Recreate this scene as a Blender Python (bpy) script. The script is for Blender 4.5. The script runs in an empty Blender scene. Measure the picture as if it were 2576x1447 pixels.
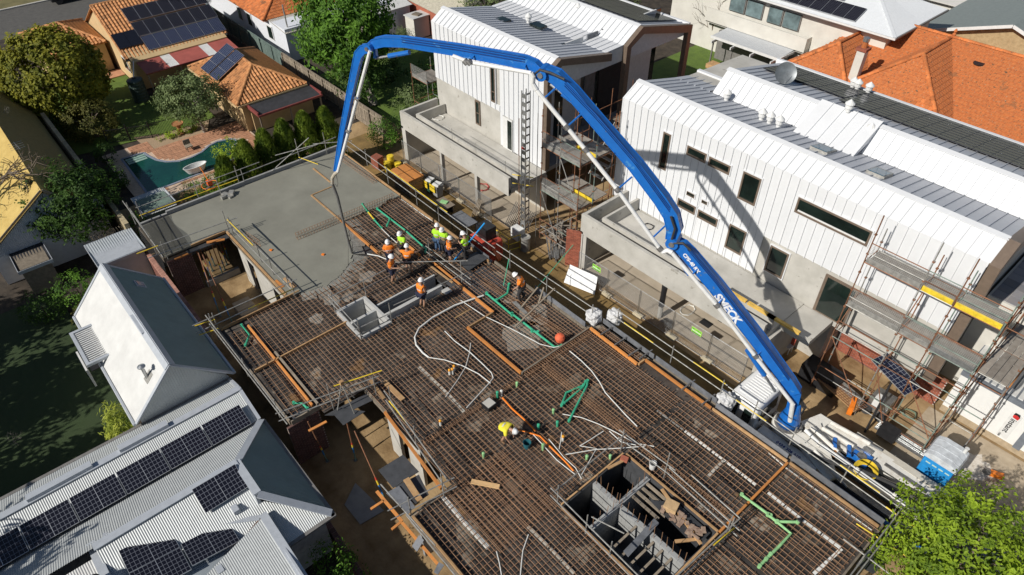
import bpy, bmesh, math, random
from mathutils import Vector as V, Matrix
random.seed(7)
R = math.radians
# ---------------------------------------------------------------- camera, sky, sun, exposure
scene = bpy.context.scene
COL = scene.collection
CAM = V((0.0, 0.0, 26.5))
PITCH, ROLL, YAW, FOC = R(41.58), R(-0.464), R(139.185), 1719.0
fw = V((math.cos(YAW)*math.cos(PITCH), math.sin(YAW)*math.cos(PITCH), -math.sin(PITCH)))
rt = fw.cross(V((0, 0, 1))).normalized(); up = rt.cross(fw)
r2 = math.cos(ROLL)*rt + math.sin(ROLL)*up; u2 = -math.sin(ROLL)*rt + math.cos(ROLL)*up
cd = bpy.data.cameras.new('camera'); cam = bpy.data.objects.new('camera', cd); COL.objects.link(cam)
mw = Matrix((r2, u2, -fw)).transposed().to_4x4(); mw.translation = CAM; cam.matrix_world = mw
cd.sensor_width = 36; cd.lens = 36*FOC/2576; cd.clip_end = 2000; cd.clip_start = 0.5
scene.camera = cam
SUN_AZ, SUN_EL = R(86+180), R(37)            # towards the sun
wd = bpy.data.worlds.new('World'); scene.world = wd; wd.use_nodes = True
nt = wd.node_tree; bg = nt.nodes['Background']
sk = nt.nodes.new('ShaderNodeTexSky'); sk.sky_type = 'NISHITA'; sk.sun_disc = False
sk.sun_elevation = SUN_EL; sk.sun_rotation = math.pi; sk.air_density = 1.0; sk.dust_density = 0.6
nt.links.new(sk.outputs[0], bg.inputs[0]); bg.inputs[1].default_value = 0.055
sl = bpy.data.lights.new('sun', 'SUN'); sl.energy = 4.6; sl.angle = R(0.53); sl.color = (1.0, 0.955, 0.88)
so = bpy.data.objects.new('sun', sl); COL.objects.link(so); so.location = (0, 0, 60)
sdir = V((math.cos(SUN_AZ)*math.cos(SUN_EL), math.sin(SUN_AZ)*math.cos(SUN_EL), math.sin(SUN_EL)))
so.rotation_euler = sdir.to_track_quat('Z', 'Y').to_euler()
vs = scene.view_settings; vs.view_transform = 'Standard'; vs.look = 'None'; vs.exposure = 0.0; vs.gamma = 1.0
scene.cycles.max_bounces = 6; scene.cycles.diffuse_bounces = 3; scene.cycles.transparent_max_bounces = 8

# survey points: read in the photograph at 2576 wide, set down at a real height / wall plane
def ray(px, py): return (px-1288)/FOC*r2 - (py-723.55)/FOC*u2 + fw
def at(px, py, z=0.0):
    d = ray(px, py); return CAM + d*((z-CAM.z)/d.z)
def atY(px, py, y):
    d = ray(px, py); return CAM + d*((y-CAM.y)/d.y)
def T(i, j, px, py, z=0.0): return at(644*i+px*.25, 361.6*j+py*.25, z)

# ---------------------------------------------------------------- materials
MATS = {}
def mat(name, c, rough=0.6, metal=0.0, var=0.12, scale=4.0, c2=None, mix=0.5, bump=0.0, bscale=40.0, rnd=0.0, spec=0.5,
        trans=0.0, stretch=None, contrast=None, detail=6.0, coat=0.0, spots=(), leaf=0.0):
    if name in MATS: return MATS[name]
    m = bpy.data.materials.new(name); m.use_nodes = True; t = m.node_tree; N = t.nodes; L = t.links
    b = N['Principled BSDF']
    b.inputs['Roughness'].default_value = rough; b.inputs['Metallic'].default_value = metal
    b.inputs['Specular IOR Level'].default_value = spec
    b.inputs['Transmission Weight'].default_value = trans
    b.inputs['Coat Weight'].default_value = coat
    geo = N.new('ShaderNodeNewGeometry')
    mp = N.new('ShaderNodeMapping'); L.new(geo.outputs['Position'], mp.inputs[0])
    if stretch: mp.inputs['Scale'].default_value = stretch
    nz = N.new('ShaderNodeTexNoise'); nz.inputs['Scale'].default_value = scale; nz.inputs['Detail'].default_value = detail
    nz.inputs['Roughness'].default_value = 0.65; L.new(mp.outputs[0], nz.inputs[0])
    c = tuple(c); d2 = tuple(c2) if c2 else tuple(max(0, x*(1-2.2*var)) for x in c)
    d1 = c if c2 else tuple(min(1, x*(1+1.2*var)) for x in c)
    rp = N.new('ShaderNodeValToRGB'); lo, hi = contrast if contrast else (0.3, 0.7)
    rp.color_ramp.elements[0].position = lo; rp.color_ramp.elements[1].position = hi
    rp.color_ramp.elements[0].color = (*d2, 1); rp.color_ramp.elements[1].color = (*d1, 1)
    L.new(nz.outputs['Fac'], rp.inputs[0]); out = rp.outputs[0]
    for sc_, th_, col_ in spots:
        n3 = N.new('ShaderNodeTexNoise'); n3.inputs['Scale'].default_value = sc_; n3.inputs['Detail'].default_value = 3; L.new(mp.outputs[0], n3.inputs[0])
        r3 = N.new('ShaderNodeMapRange'); r3.inputs[1].default_value = th_; r3.inputs[2].default_value = th_+.035; L.new(n3.outputs['Fac'], r3.inputs[0])
        x3 = N.new('ShaderNodeMix'); x3.data_type = 'RGBA'; x3.inputs[7].default_value = (*col_, 1); L.new(r3.outputs[0], x3.inputs[0]); L.new(out, x3.inputs[6]); out = x3.outputs[2]
    if rnd:
        oi = N.new('ShaderNodeObjectInfo'); mr = N.new('ShaderNodeMapRange')
        mr.inputs[3].default_value = 1-rnd; mr.inputs[4].default_value = 1+rnd
        L.new(oi.outputs['Random'], mr.inputs[0])
        mm = N.new('ShaderNodeVectorMath'); mm.operation = 'SCALE'
        L.new(out, mm.inputs[0]); L.new(mr.outputs[0], mm.inputs['Scale']); out = mm.outputs[0]
    L.new(out, b.inputs['Base Color'])
    if bump:
        n2 = N.new('ShaderNodeTexNoise'); n2.inputs['Scale'].default_value = bscale; n2.inputs['Detail'].default_value = 4
        L.new(mp.outputs[0], n2.inputs[0])
        bp = N.new('ShaderNodeBump'); bp.inputs['Strength'].default_value = bump; bp.inputs['Distance'].default_value = 0.03
        L.new(n2.outputs['Fac'], bp.inputs['Height']); L.new(bp.outputs[0], b.inputs['Normal'])
    if leaf:
        tr_ = N.new('ShaderNodeBsdfTranslucent'); L.new(out, tr_.inputs[0]); ms_ = N.new('ShaderNodeMixShader'); ms_.inputs[0].default_value = leaf
        L.new(b.outputs[0], ms_.inputs[1]); L.new(tr_.outputs[0], ms_.inputs[2]); L.new(ms_.outputs[0], N['Material Output'].inputs[0])
    MATS[name] = m; return m

# ---------------------------------------------------------------- mesh helpers
class MB:
    def __init__(s): s.v = []; s.f = []; s.m = []; s.cur = 0
    def mi(s, i): s.cur = i; return s
    def poly(s, pts, flip=False):
        b = len(s.v); s.v += [tuple(p) for p in pts]; i = list(range(b, b+len(pts)))
        s.f.append(i[::-1] if flip else i); s.m.append(s.cur); return s
    def raw(s, vs_, fs):
        b = len(s.v); s.v += [tuple(p) for p in vs_]
        for f in fs: s.f.append([b+k for k in f]); s.m.append(s.cur)
        return s
    def box(s, x0, x1, y0, y1, z0, z1):
        x0, x1 = sorted((x0, x1)); y0, y1 = sorted((y0, y1)); z0, z1 = sorted((z0, z1))
        return s.raw([(x0,y0,z0),(x1,y0,z0),(x1,y1,z0),(x0,y1,z0),(x0,y0,z1),(x1,y0,z1),(x1,y1,z1),(x0,y1,z1)],
                     [(3,2,1,0),(4,5,6,7),(0,1,5,4),(1,2,6,5),(2,3,7,6),(3,0,4,7)])
    def cbox(s, c, sx, sy, sz, rz=0.0, M=None):
        if M is None: M = Matrix.Rotation(rz, 3, 'Z')
        vs_ = [V(c)+M@V((a*sx/2, b*sy/2, d*sz/2)) for d in (-1, 1) for a, b in ((-1,-1),(1,-1),(1,1),(-1,1))]
        return s.raw(vs_, [(3,2,1,0),(4,5,6,7),(0,1,5,4),(1,2,6,5),(2,3,7,6),(3,0,4,7)])
    def beam(s, p, q, w, h, upv=(0, 0, 1)):     # rectangular bar p->q, w across, h along up
        p = V(p); q = V(q); d = (q-p)
        if d.length < 1e-6: return s
        d.normalize(); a = d.cross(V(upv))
        if a.length < 1e-4: a = d.cross(V((1, 0, 0)))
        a.normalize(); b = a.cross(d)
        vs_ = [o+a*(i*w/2)+b*(j*h/2) for o in (p, q) for i, j in ((-1,-1),(1,-1),(1,1),(-1,1))]
        return s.raw(vs_, [(0,1,2,3),(7,6,5,4),(4,5,1,0),(5,6,2,1),(6,7,3,2),(7,4,0,3)])
    def tube(s, pts, r, n=6, cap=True, radii=None):
        pts = [V(p) for p in pts]; b = len(s.v); prev = None
        for i, p in enumerate(pts):
            d = (pts[min(i+1, len(pts)-1)]-pts[max(i-1, 0)])
            if d.length < 1e-9: d = V((0, 0, 1))
            d.normalize()
            if prev is None:
                a = d.cross(V((0, 0, 1)))
                if a.length < 1e-3: a = d.cross(V((1, 0, 0)))
            else: a = prev-d*prev.dot(d)
            a.normalize(); prev = a; c = d.cross(a); rr = radii[i] if radii else r
            for k in range(n):
                t = 2*math.pi*k/n; s.v.append(tuple(p+a*(rr*math.cos(t))+c*(rr*math.sin(t))))
        for i in range(len(pts)-1):
            for k in range(n):
                k2 = (k+1) % n; o = b+i*n
                s.f.append([o+k, o+n+k, o+n+k2, o+k2]); s.m.append(s.cur)
        if cap:
            s.f.append([b+k for k in range(n)]); s.m.append(s.cur)
            o = b+(len(pts)-1)*n; s.f.append([o+k for k in range(n)][::-1]); s.m.append(s.cur)
        return s
    def lathe(s, c, prof, n=12):                # prof: (r, z) from the bottom up
        c = V(c); b = len(s.v)
        for r_, z in prof:
            for k in range(n):
                t = 2*math.pi*k/n; s.v.append((c.x+r_*math.cos(t), c.y+r_*math.sin(t), c.z+z))
        for i in range(len(prof)-1):
            for k in range(n):
                k2 = (k+1) % n; o = b+i*n
                s.f.append([o+k, o+k2, o+n+k2, o+n+k]); s.m.append(s.cur)
        s.f.append([b+k for k in range(n)][::-1]); s.m.append(s.cur)
        o = b+(len(prof)-1)*n; s.f.append([o+k for k in range(n)]); s.m.append(s.cur)
        return s
    def prism(s, pts, h):                       # polygon pts (3D, ccw from the tip of h) pushed along vector h
        pts = [V(p) for p in pts]; h = V(h); n = len(pts)
        return s.raw(pts+[p+h for p in pts], [tuple(range(n))[::-1], tuple(range(n, 2*n))]+[(i, (i+1) % n, n+(i+1) % n, n+i) for i in range(n)])
    def build(s, name, mats, parent=None, smooth=False, org=None, props=None):
        o0 = V(org) if org is not None else (V(parent['_o']) if parent is not None and '_o' in parent else V((0, 0, 0)))
        me = bpy.data.meshes.new(name)
        me.from_pydata([(p[0]-o0.x, p[1]-o0.y, p[2]-o0.z) for p in s.v], [], s.f)
        mats = mats if isinstance(mats, (list, tuple)) else [mats]
        for m_ in mats: me.materials.append(m_)
        if len(mats) > 1: me.polygons.foreach_set('material_index', [min(i, len(mats)-1) for i in s.m])
        if smooth: me.polygons.foreach_set('use_smooth', [True]*len(me.polygons))
        me.update()
        ob = bpy.data.objects.new(name, me); COL.objects.link(ob)
        if parent is not None: ob.parent = parent; ob['_o'] = tuple(o0)
        else: ob.location = o0; ob['_o'] = tuple(o0)
        if props:
            for k_, v_ in props.items(): ob[k_] = v_
        return ob
def tag(o, label=None, cat=None, group=None, kind=None):
    if label: o['label'] = label
    if cat: o['category'] = cat
    if group: o['group'] = group
    if kind: o['kind'] = kind
    return o
def thing(name, loc, label, cat, group=None):
    o = bpy.data.objects.new(name, None); COL.objects.link(o); o.location = V(loc); o['_o'] = tuple(V(loc)); o.empty_display_size = .2
    return tag(o, label, cat, group)
def struct(name, mb, m, **k):
    o = mb.build(name, m, **k); o['kind'] = 'structure'; return o
def inst(src, loc, rot=(0, 0, 0), parent=None, scale=None, name=None):   # a copy sharing mesh data
    c = src.copy(); COL.objects.link(c); c.location = loc; c.rotation_euler = rot
    if scale: c.scale = scale
    if name: c.name = name
    if parent is not None: c.parent = parent
    return c
def piece(me, name, parent, loc, rot=(0, 0, 0), scale=None):             # shared mesh piece placed in world coords under a root
    o = bpy.data.objects.new(name, me); COL.objects.link(o); o.parent = parent
    o0 = V(parent['_o']) if parent is not None else V((0, 0, 0))
    o.location = V(loc)-o0; o.rotation_euler = rot
    if scale: o.scale = scale
    return o
def mesh_of(mb, name, mats):
    o = mb.build(name, mats); me = o.data; bpy.data.objects.remove(o); return me
def one(mb, name, mats, label, cat, group=None, smooth=False, org=None):  # a thing that is one mesh, origin at its base centre
    if org is None:
        xs = [p[0] for p in mb.v]; ys = [p[1] for p in mb.v]; zs = [p[2] for p in mb.v]
        org = ((min(xs)+max(xs))/2, (min(ys)+max(ys))/2, min(zs))
    return tag(mb.build(name, mats, org=org, smooth=smooth), label, cat, group)
def lerp(a, b, t): return a+(b-a)*t
# ================================================================ materials in use
m_soil = mat('soil', (.055,.042,.03), .95, var=.3, scale=1.5, bump=.5, bscale=8)
m_sand = mat('sand', (.42,.29,.15), .95, c2=(.20,.125,.055), scale=.55, bump=.6, bscale=9, contrast=(.35,.62))
m_wetsand = mat('wet sand', (.30,.19,.065), .9, c2=(.13,.085,.03), scale=.8, bump=.5, bscale=7, contrast=(.3,.7))
m_lawn = mat('lawn', (.12,.19,.025), .9, c2=(.075,.125,.018), scale=1.2, bump=.8, bscale=60)
m_lawn2 = mat('shady lawn', (.03,.055,.014), .9, c2=(.03,.05,.015), scale=.9, bump=.8, bscale=50)  # darker copy of the lawn green, garden shade put into the colour
m_asphalt = mat('asphalt', (.11,.105,.095), .9, c2=(.075,.072,.068), scale=2.0, bump=.2, bscale=60)
m_concrete = mat('concrete', (.52,.50,.455), .85, c2=(.39,.375,.335), scale=.9, bump=.15, bscale=25, contrast=(.3,.65), spots=((3.0,.68,(.33,.31,.27)),))
m_concrete_d = mat('grey concrete', (.34,.34,.33), .85, c2=(.24,.24,.235), scale=1.3, bump=.2, bscale=25)
m_wet = mat('wet concrete', (.265,.26,.215), .6, c2=(.20,.195,.16), scale=.55, bump=.18, bscale=14, contrast=(.3,.7))
m_paver = mat('terracotta paver', (.47,.24,.14), .85, var=.12, scale=3, rnd=.12, bump=.2)
m_grout = mat('paver joint', (.62,.46,.34), .9)
m_brickred = mat('red brick', (.36,.115,.065), .9, c2=(.24,.07,.045), scale=6, rnd=.25, bump=.3)
m_brickdark = mat('dark brick', (.17,.085,.07), .9, c2=(.10,.055,.05), scale=6, rnd=.25, bump=.3)
m_brickstuff = mat('brick mass', (.25,.10,.075), .9, c2=(.14,.065,.055), scale=9, bump=.3)
m_mortar = mat('mortar', (.50,.45,.40), .95, var=.15)
m_timber = mat('timber', (.50,.31,.15), .8, c2=(.33,.19,.085), scale=4, stretch=(1,1,1), rnd=.2, bump=.15)
m_timberO = mat('orange form timber', (.70,.27,.06), .75, c2=(.48,.20,.06), scale=3, rnd=.2, bump=.1)
m_timberG = mat('weathered timber', (.30,.25,.19), .9, c2=(.17,.14,.105), scale=5, rnd=.25, bump=.2)
m_ply = mat('form plywood', (.085,.072,.06), .8, c2=(.028,.024,.022), scale=1.1, rnd=.45, bump=.15, contrast=(.36,.64), spots=((.9,.62,(.22,.19,.15)),(2.2,.66,(.025,.022,.02)),(.6,.66,(.20,.115,.05))))
m_plyblack = mat('black form ply', (.075,.078,.085), .55, c2=(.045,.047,.05), scale=2.5, rnd=.25)
m_plygrey = mat('grey form ply', (.20,.21,.23), .55, c2=(.11,.115,.125), scale=3, rnd=.2)
m_rebar = mat('rusty rebar', (.36,.205,.11), .75, c2=(.17,.09,.05), scale=3)
m_galv = mat('galvanised steel', (.56,.57,.57), .38, metal=.85, var=.15, scale=8)
m_galvdull = mat('dull galvanised', (.42,.41,.38), .55, metal=.5, var=.2, scale=6)
m_rust = mat('rusty tube', (.33,.14,.065), .75, metal=.2, c2=(.16,.085,.055), scale=9, rnd=.3)
m_yellow = mat('yellow paint', (.80,.58,.04), .5, var=.15)
m_black = mat('black plastic', (.02,.02,.022), .5, var=.2)
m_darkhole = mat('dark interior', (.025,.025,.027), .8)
m_white = mat('white cladding', (.70,.71,.725), .45, var=.018, scale=1.0, rnd=.012)
m_whitepaint = mat('white paint', (.70,.70,.685), .5, var=.05)
m_greyroof = mat('grey roof sheet', (.47,.49,.53), .45, metal=.0, var=.03, rnd=.015)
m_bronze = mat('bronze frame', (.22,.165,.125), .45, metal=.3, var=.08)
m_glass = mat('window glass', (.012,.022,.018), .06, var=.3, scale=.7, spec=.9)
m_glassblue = mat('skylight glass', (.02,.10,.17), .12, var=.2, spec=.25)
m_rubber = mat('rubber hose', (.045,.045,.047), .7, var=.2)
# ================================================================ ground
struct('ground', MB().poly([(-420,-260,-.05),(160,-260,-.05),(160,420,-.05),(-420,420,-.05)]), m_soil)
struct('site_ground', MB().poly([(-46,3.4,-.012),(40,3.4,-.012),(40,41,-.012),(-46,41,-.012)]), m_sand)
struct('site_lane', MB().poly([(-44,17.0,0),(-7,17.0,0),(-7,23.0,0),(-44,23.0,0)]), m_wetsand)
struct('driveway', MB().poly([(2.2,22.5,.0),(40,22.5,.0),(40,60,.0),(2.2,60,.0)]), m_concrete_d)
struct('street', MB().poly([(-93.6,-60,-.03),(-84.6,-60,-.03),(-84.6,60,-.03),(-93.6,60,-.03)]), m_asphalt)
k = MB().box(-93.9,-93.6,-60,60,-.05,.10); struct('street_kerb', k, m_concrete)
struct('verge', MB().poly([(-140,-60,-.02),(-93.9,-60,-.02),(-93.9,60,-.02),(-140,60,-.02)]), mat('dry verge', (.20,.17,.075), .95, c2=(.11,.10,.04), scale=.8))
struct('lawn', MB().poly([(-68.0,4.9,0),(-55.6,4.9,0),(-54.2,13.0,0),(-54.6,15.2,0),(-61,15.4,0),(-62,12.4,0),(-68.0,12.4,0)]), m_lawn)
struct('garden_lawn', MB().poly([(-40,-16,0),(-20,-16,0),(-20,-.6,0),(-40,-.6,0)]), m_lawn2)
struct('back_lawn', MB().poly([(-56,25.5,0),(-40,25.5,0),(-40,36,0),(-56,36,0)]), m_lawn)
struct('courtyard_lawn', MB().poly([(-37.5,44,0),(-30,44,0),(-30,58,0),(-37.5,58,0)]), m_lawn)
# ---- terrace by the house and pool surround in terracotta pavers
struct('terrace', MB().box(-69.3,-67.7,9.8,12.4,0,.08), m_paver)
struct('garden_bed_gravel', MB().poly([(-55.5,9.0,.003),(-52.7,9.2,.003),(-52.3,13.6,.003),(-54.4,14.6,.003),(-54.6,11,.003)]), mat('pale gravel', (.42,.30,.19), .95, var=.25, scale=20))
pool_xy = [(-52.75,7.2),(-52.6,8.75),(-51.9,8.85),(-50.9,9.1),(-50.1,9.6),(-49.55,10.4),(-49.5,11.2),(-49.75,12.1),(-50.3,12.9),(-50.5,13.6),(-50.2,14.6),(-49.2,15.1),(-48.0,14.8),(-47.2,13.6),(-46.95,12.4),(-46.8,8.6),(-46.9,7.0)]
pave = struct('pool_paving', MB().poly([(-54.2,6.2,.0),(-45.4,6.2,.0),(-45.4,16.3,.0),(-52.6,16.3,.0),(-52.6,9.6,.0),(-54.2,9.4,.0)]), m_grout)
def inpoly(x, y, P):
    c = False; n = len(P)
    for i in range(n):
        x1, y1 = P[i]; x2, y2 = P[i-1]
        if (y1 > y) != (y2 > y) and x < (x2-x1)*(y-y1)/(y2-y1)+x1: c = not c
    return c
tile_me = mesh_of(MB().box(-.142,.142,-.142,.142,0,.02), 'paver', m_paver)
def near_pool(x, y, d): return any(inpoly(x+a, y+b, pool_xy) for a, b in ((0,0),(d,0),(-d,0),(0,d),(0,-d)))
cnt = 0; rest = MB()
cand = [(-54.0+.3*i, 8.2+.3*j) for i in range(30) for j in range(27)]
cand = [(x, y) for x, y in cand if x < -46.2 and (x > -52.7 or y < 9.4) and not near_pool(x, y, .32)]
cand.sort(key=lambda p: abs(p[0]+51)+abs(p[1]-10.5))
for x, y in cand:
    if cnt < 280: piece(tile_me, 'paver', pave, (x, y, .004)); cnt += 1
    else: rest.box(x-.142, x+.142, y-.142, y+.142, .004, .02)
rest.build('paver_field', m_paver, pave, props={'kind': 'stuff'})
cop = MB()
for i, (x, y) in enumerate(pool_xy):
    x2, y2 = pool_xy[(i+1) % len(pool_xy)]; cop.beam((x, y, .025), (x2, y2, .025), .16, .05)
cop.build('coping', mat('pool edge tile', (.32,.34,.38), .5, c2=(.16,.2,.3), scale=18), pave)
m_water = mat('pool water', (.010,.075,.06), .05, c2=(.006,.045,.042), scale=.5, bump=.06, bscale=5, spec=.6)
struct('pool_water', MB().poly([(x, y, .012) for x, y in pool_xy][::-1]), m_water)
st = MB()
for i in range(3): st.box(-52.45+.32*i, -52.2+.32*i, 7.35, 8.7, .014, .03-.005*i)
st.build('pool_step', mat('pool step', (.28,.42,.36), .7), pave)
# ================================================================ the slab under construction
ZS = 3.0; ZD = 2.84            # top of pour, top of form deck
# holes in plan (x0,x1,y0,y1)
HOLES = [(-34.6,-27.2,3.0,8.2), (-19.95,-12.85,3.0,5.95), (-19.4,-12.95,5.9,7.95), (-24.5,-22.05,9.6,11.1), (-23.5,-22.25,11.1,14.9), (-9.35,-4.8,10.55,14.0)]
def outline_y(x):               # slab limits across at x
    lo = 4.65 if x < -19.95 else 5.95
    hi = 17.75 if x < -22.4 else (18.05 if x < -15.4 else 18.95)
    return lo, hi
def inhole(x, y, e=0.0): return any(a+e < x < b-e and c+e < y < d-e for a, b, c, d in HOLES)
deck = thing('form_deck', (-20, 11, 0), 'brown plywood form deck under the reinforcement of the unfinished floor', 'formwork')
sheet_me = {}
def rects_minus(x0, x1, y0, y1, holes):
    rs = [(x0, x1, y0, y1)]
    for a, b, c, d in holes:
        n = []
        for p0, p1, q0, q1 in rs:
            if b <= p0 or a >= p1 or d <= q0 or c >= q1: n.append((p0, p1, q0, q1)); continue
            if a > p0: n.append((p0, a, q0, q1))
            if b < p1: n.append((b, p1, q0, q1))
            m0, m1 = max(a, p0), min(b, p1)
            if c > q0: n.append((m0, m1, q0, c))
            if d < q1: n.append((m0, m1, d, q1))
        rs = n
    return rs
def low(x, y): return (x > -21.8 and x < -15.4 and y > (15.4 if x < -19.26 else 13.8))
k = 0
for i in range(0, 13):
    for j in range(0, 13):
        x0 = -27.6+2.4*i; x1 = min(x0+2.39, -.95)
        if x0 >= -1.2: continue
        lo, hi = outline_y((x0+x1)/2)
        y0 = max(lo, 4.2+1.2*j); y1 = min(hi, 4.2+1.2*j+1.192)
        if y1-y0 < .05: continue
        for a, b, c, d in rects_minus(x0, x1, y0, y1, HOLES):
            if b-a < .05 or d-c < .05: continue
            zz = ZD-.10 if low((a+b)/2, (c+d)/2) else ZD
            MB().box(a, b, c, d, zz-.02-.004*random.random(), zz+.006*random.random()).build('plywood_sheet', m_ply, deck)
for i in range(5):
    for j in range(4): 
        x0 = -31.0+.9*i; y0 = 13.75+1.0*j
        if x0 < -27.6: MB().box(x0, x0+.89, y0, min(y0+.99, 17.7), ZD-.02, ZD+.004*random.random()).build('plywood_sheet', m_ply, deck)
# wet concrete: one thick pour with an irregular leading edge
pour = [(-38.35,4.75),(-34.6,4.75),(-34.6,8.2),(-27.2,8.2)]
edge = [(-27.0,8.9),(-26.75,9.6),(-26.6,10.3),(-26.85,11.0),(-27.05,11.6),(-27.4,12.1),(-27.9,12.6),(-28.6,12.9),(-29.2,13.2),(-30.2,13.6),(-31.0,13.72)]
pour += edge + [(-30.9,14.6),(-31.05,15.4),(-30.8,16.2),(-31.1,17.0),(-30.95,17.72),(-38.35,17.72)]
random.seed(3)
def subdiv(P, n):
    out = []
    for i in range(len(P)):
        a = P[i]; b = P[(i+1) % len(P)]
        for t in range(n): out.append((lerp(a[0], b[0], t/n), lerp(a[1], b[1], t/n)))
    return out
pm = MB()
bt = [(x, y, 2.80) for x, y in pour]; tp = []
fine = []
for i, p in enumerate(pour):
    q = pour[(i+1) % len(pour)]; inner = 3 <= i <= 19
    n = 6 if inner else 1
    for t in range(n):
        w = .10 if inner and i > 3 and t else 0
        fine.append((lerp(p[0], q[0], t/n)+random.uniform(-w, w), lerp(p[1], q[1], t/n)+random.uniform(-w, w)))
pm.prism([(x, y, 2.80) for x, y in fine], (0, 0, .2))
slab = pm.build('wet_slab', m_wet)
slab['kind'] = 'structure'; slab['label'] = 'smooth grey freshly poured concrete at the far end of the floor'
# feathered slope of the pour running out between the bars
fe = MB()
for i in range(len(edge)-1):
    a = V((*edge[i], 0)); b = V((*edge[i+1], 0)); nrm = V((b.y-a.y, -(b.x-a.x), 0)).normalized()
    if nrm.x < 0 and nrm.y < 0: nrm = -nrm
    if nrm.x < -.2: nrm = -nrm
    w0 = .45+.5*random.random(); w1 = .45+.5*random.random()
    fe.poly([(a.x, a.y, 2.985), (a.x+nrm.x*w0, a.y+nrm.y*w0, 2.85), (b.x+nrm.x*w1, b.y+nrm.y*w1, 2.85), (b.x, b.y, 2.985)])
fe.build('pour_edge', mat('rough wet concrete', (.31,.30,.265), .8, c2=(.17,.165,.145), scale=5, bump=.9, bscale=16), slab)
# concrete splatter patches further along the deck
sp = MB()
for cx, cy, r_ in ((-25.6,9.9,.5),(-25.2,10.6,.35),(-26.0,12.2,.5),(-24.9,8.6,.4),(-25.6,14.3,.35),(-17.2,15.6,1.1),(-18.0,16.9,.9),(-20.2,16.9,.8)):
    n = 14; sp.poly([(cx+r_*random.uniform(.6,1.2)*math.cos(2*math.pi*q/n), cy+r_*random.uniform(.6,1.2)*math.sin(2*math.pi*q/n), (ZD-.10 if low(cx, cy) else ZD)+.012) for q in range(n)])
sp.build('concrete_splatter', mat('pale slurry', (.36,.34,.30), .9, c2=(.24,.225,.19), scale=4), deck, props={'kind': 'stuff'})
# ---------------------------------------------------------------- reinforcement, one mat for each bay
def bars_in(x0, x1, y0, y1, zb, sx, sy, name, label, rad=.013, hx=True):
    t = thing(name, ((x0+x1)/2, (y0+y1)/2, ZD), label, 'steel mesh', 'reinforcing mats in the bays')
    A = MB(); B = MB()
    def cut(lo, hi, spans):
        out = [(lo, hi)]
        for a, b in spans:
            n = []
            for p, q in out:
                if b <= p or a >= q: n.append((p, q)); continue
                if a > p: n.append((p, a))
                if b < q: n.append((b, q))
            out = n
        return [(p, q) for p, q in out if q-p > .15]
    y = y0+.06
    while y < y1:
        yy = y+random.uniform(-.022, .022)
        for p, q in cut(x0, x1, [(a-.06, b+.06) for a, b, c, d in HOLES if c-.05 < y < d+.05]):
            A.tube([(p+random.uniform(-.12,.1), yy+random.uniform(-.014,.014), zb+.012), (q+random.uniform(-.1,.12), yy+random.uniform(-.014,.014), zb+.012)], rad, 4)
        y += sy*1.16
    x = x0+.06
    while x < x1:
        xx = x+random.uniform(-.022, .022)
        for p, q in cut(y0, y1, [(c-.06, d+.06) for a, b, c, d in HOLES if a-.05 < x < b+.05]):
            B.tube([(xx+random.uniform(-.014,.014), p+random.uniform(-.1,.1), zb-.012), (xx+random.uniform(-.014,.014), q+random.uniform(-.1,.1), zb-.012)], rad, 4)
        x += sx*1.16
    A.build('lengthwise_bars', m_rebar, t, props={'kind': 'stuff'}); B.build('cross_bars', m_rebar, t, props={'kind': 'stuff'})
    return t
bays = [(-30.9,-25.45,13.8,17.65,2.95,.2,.2,'rusty bar mesh in the small bay beside the group of workers'),
        (-27.3,-23.6,5.95,15.3,2.95,.2,.2,'rusty bar mesh where the wet concrete is running out'),
        (-26.6,-20.0,4.8,5.85,2.93,.2,.22,'narrow strip of bar mesh outside the doubled orange boards'),
        (-23.5,-19.4,5.95,13.75,2.95,.2,.18,'rusty bar mesh beside the concrete shaft with the curved white conduit'),
        (-22.3,-15.4,13.9,18.0,2.87,.17,.17,'dense bar mesh in the sunken bay with the green drain and orange ball'),
        (-19.4,-15.4,7.95,13.7,2.95,.2,.16,'rusty bar mesh around the leaf shaped white conduit loop'),
        (-25.3,-22.4,15.4,17.7,2.95,.2,.2,'short bar mesh beside the parapet below the blue pole'),
        (-15.3,-9.5,7.5,18.15,2.95,.15,.2,'wide bar mesh around the stooping worker and green stub pipes'),
        (-12.8,-4.9,6.0,10.5,2.95,.2,.15,'bar mesh beside the fallen plank and the brick boundary wall'),
        (-9.4,-4.85,14.05,18.55,2.95,.17,.2,'bar mesh between the block shaft and the pump truck'),
        (-4.7,1.6,6.0,13.9,2.95,.2,.17,'bar mesh below the block shaft at the street end'),
        (-4.65,-1.0,14.1,18.9,2.93,.19,.19,'coarse bar mesh with the pale green pipe at the street end')]
for x0, x1, y0, y1, zb, sx, sy, lb in bays: bars_in(x0, x1, y0, y1, zb, sx, sy, 'reinforcement_mat', lb)
# second lower layer on parts of the deck
low2 = MB()
for i in range(44): low2.tube([(-15.2+.0, 7.7+.25*i, 2.875), (-9.6, 7.7+.25*i, 2.875)], .008, 4) if 7.7+.25*i < 18.1 else None
for i in range(46):
    y = 6.1+.25*i
    for p, q in ((-4.6, -1.0) if y > 14.0 else (-4.6, 1.5),): low2.tube([(p, y, 2.875), (q, y, 2.875)], .008, 4)
low2.build('bottom_bars', m_rebar, deck, props={'kind': 'stuff'})
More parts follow.
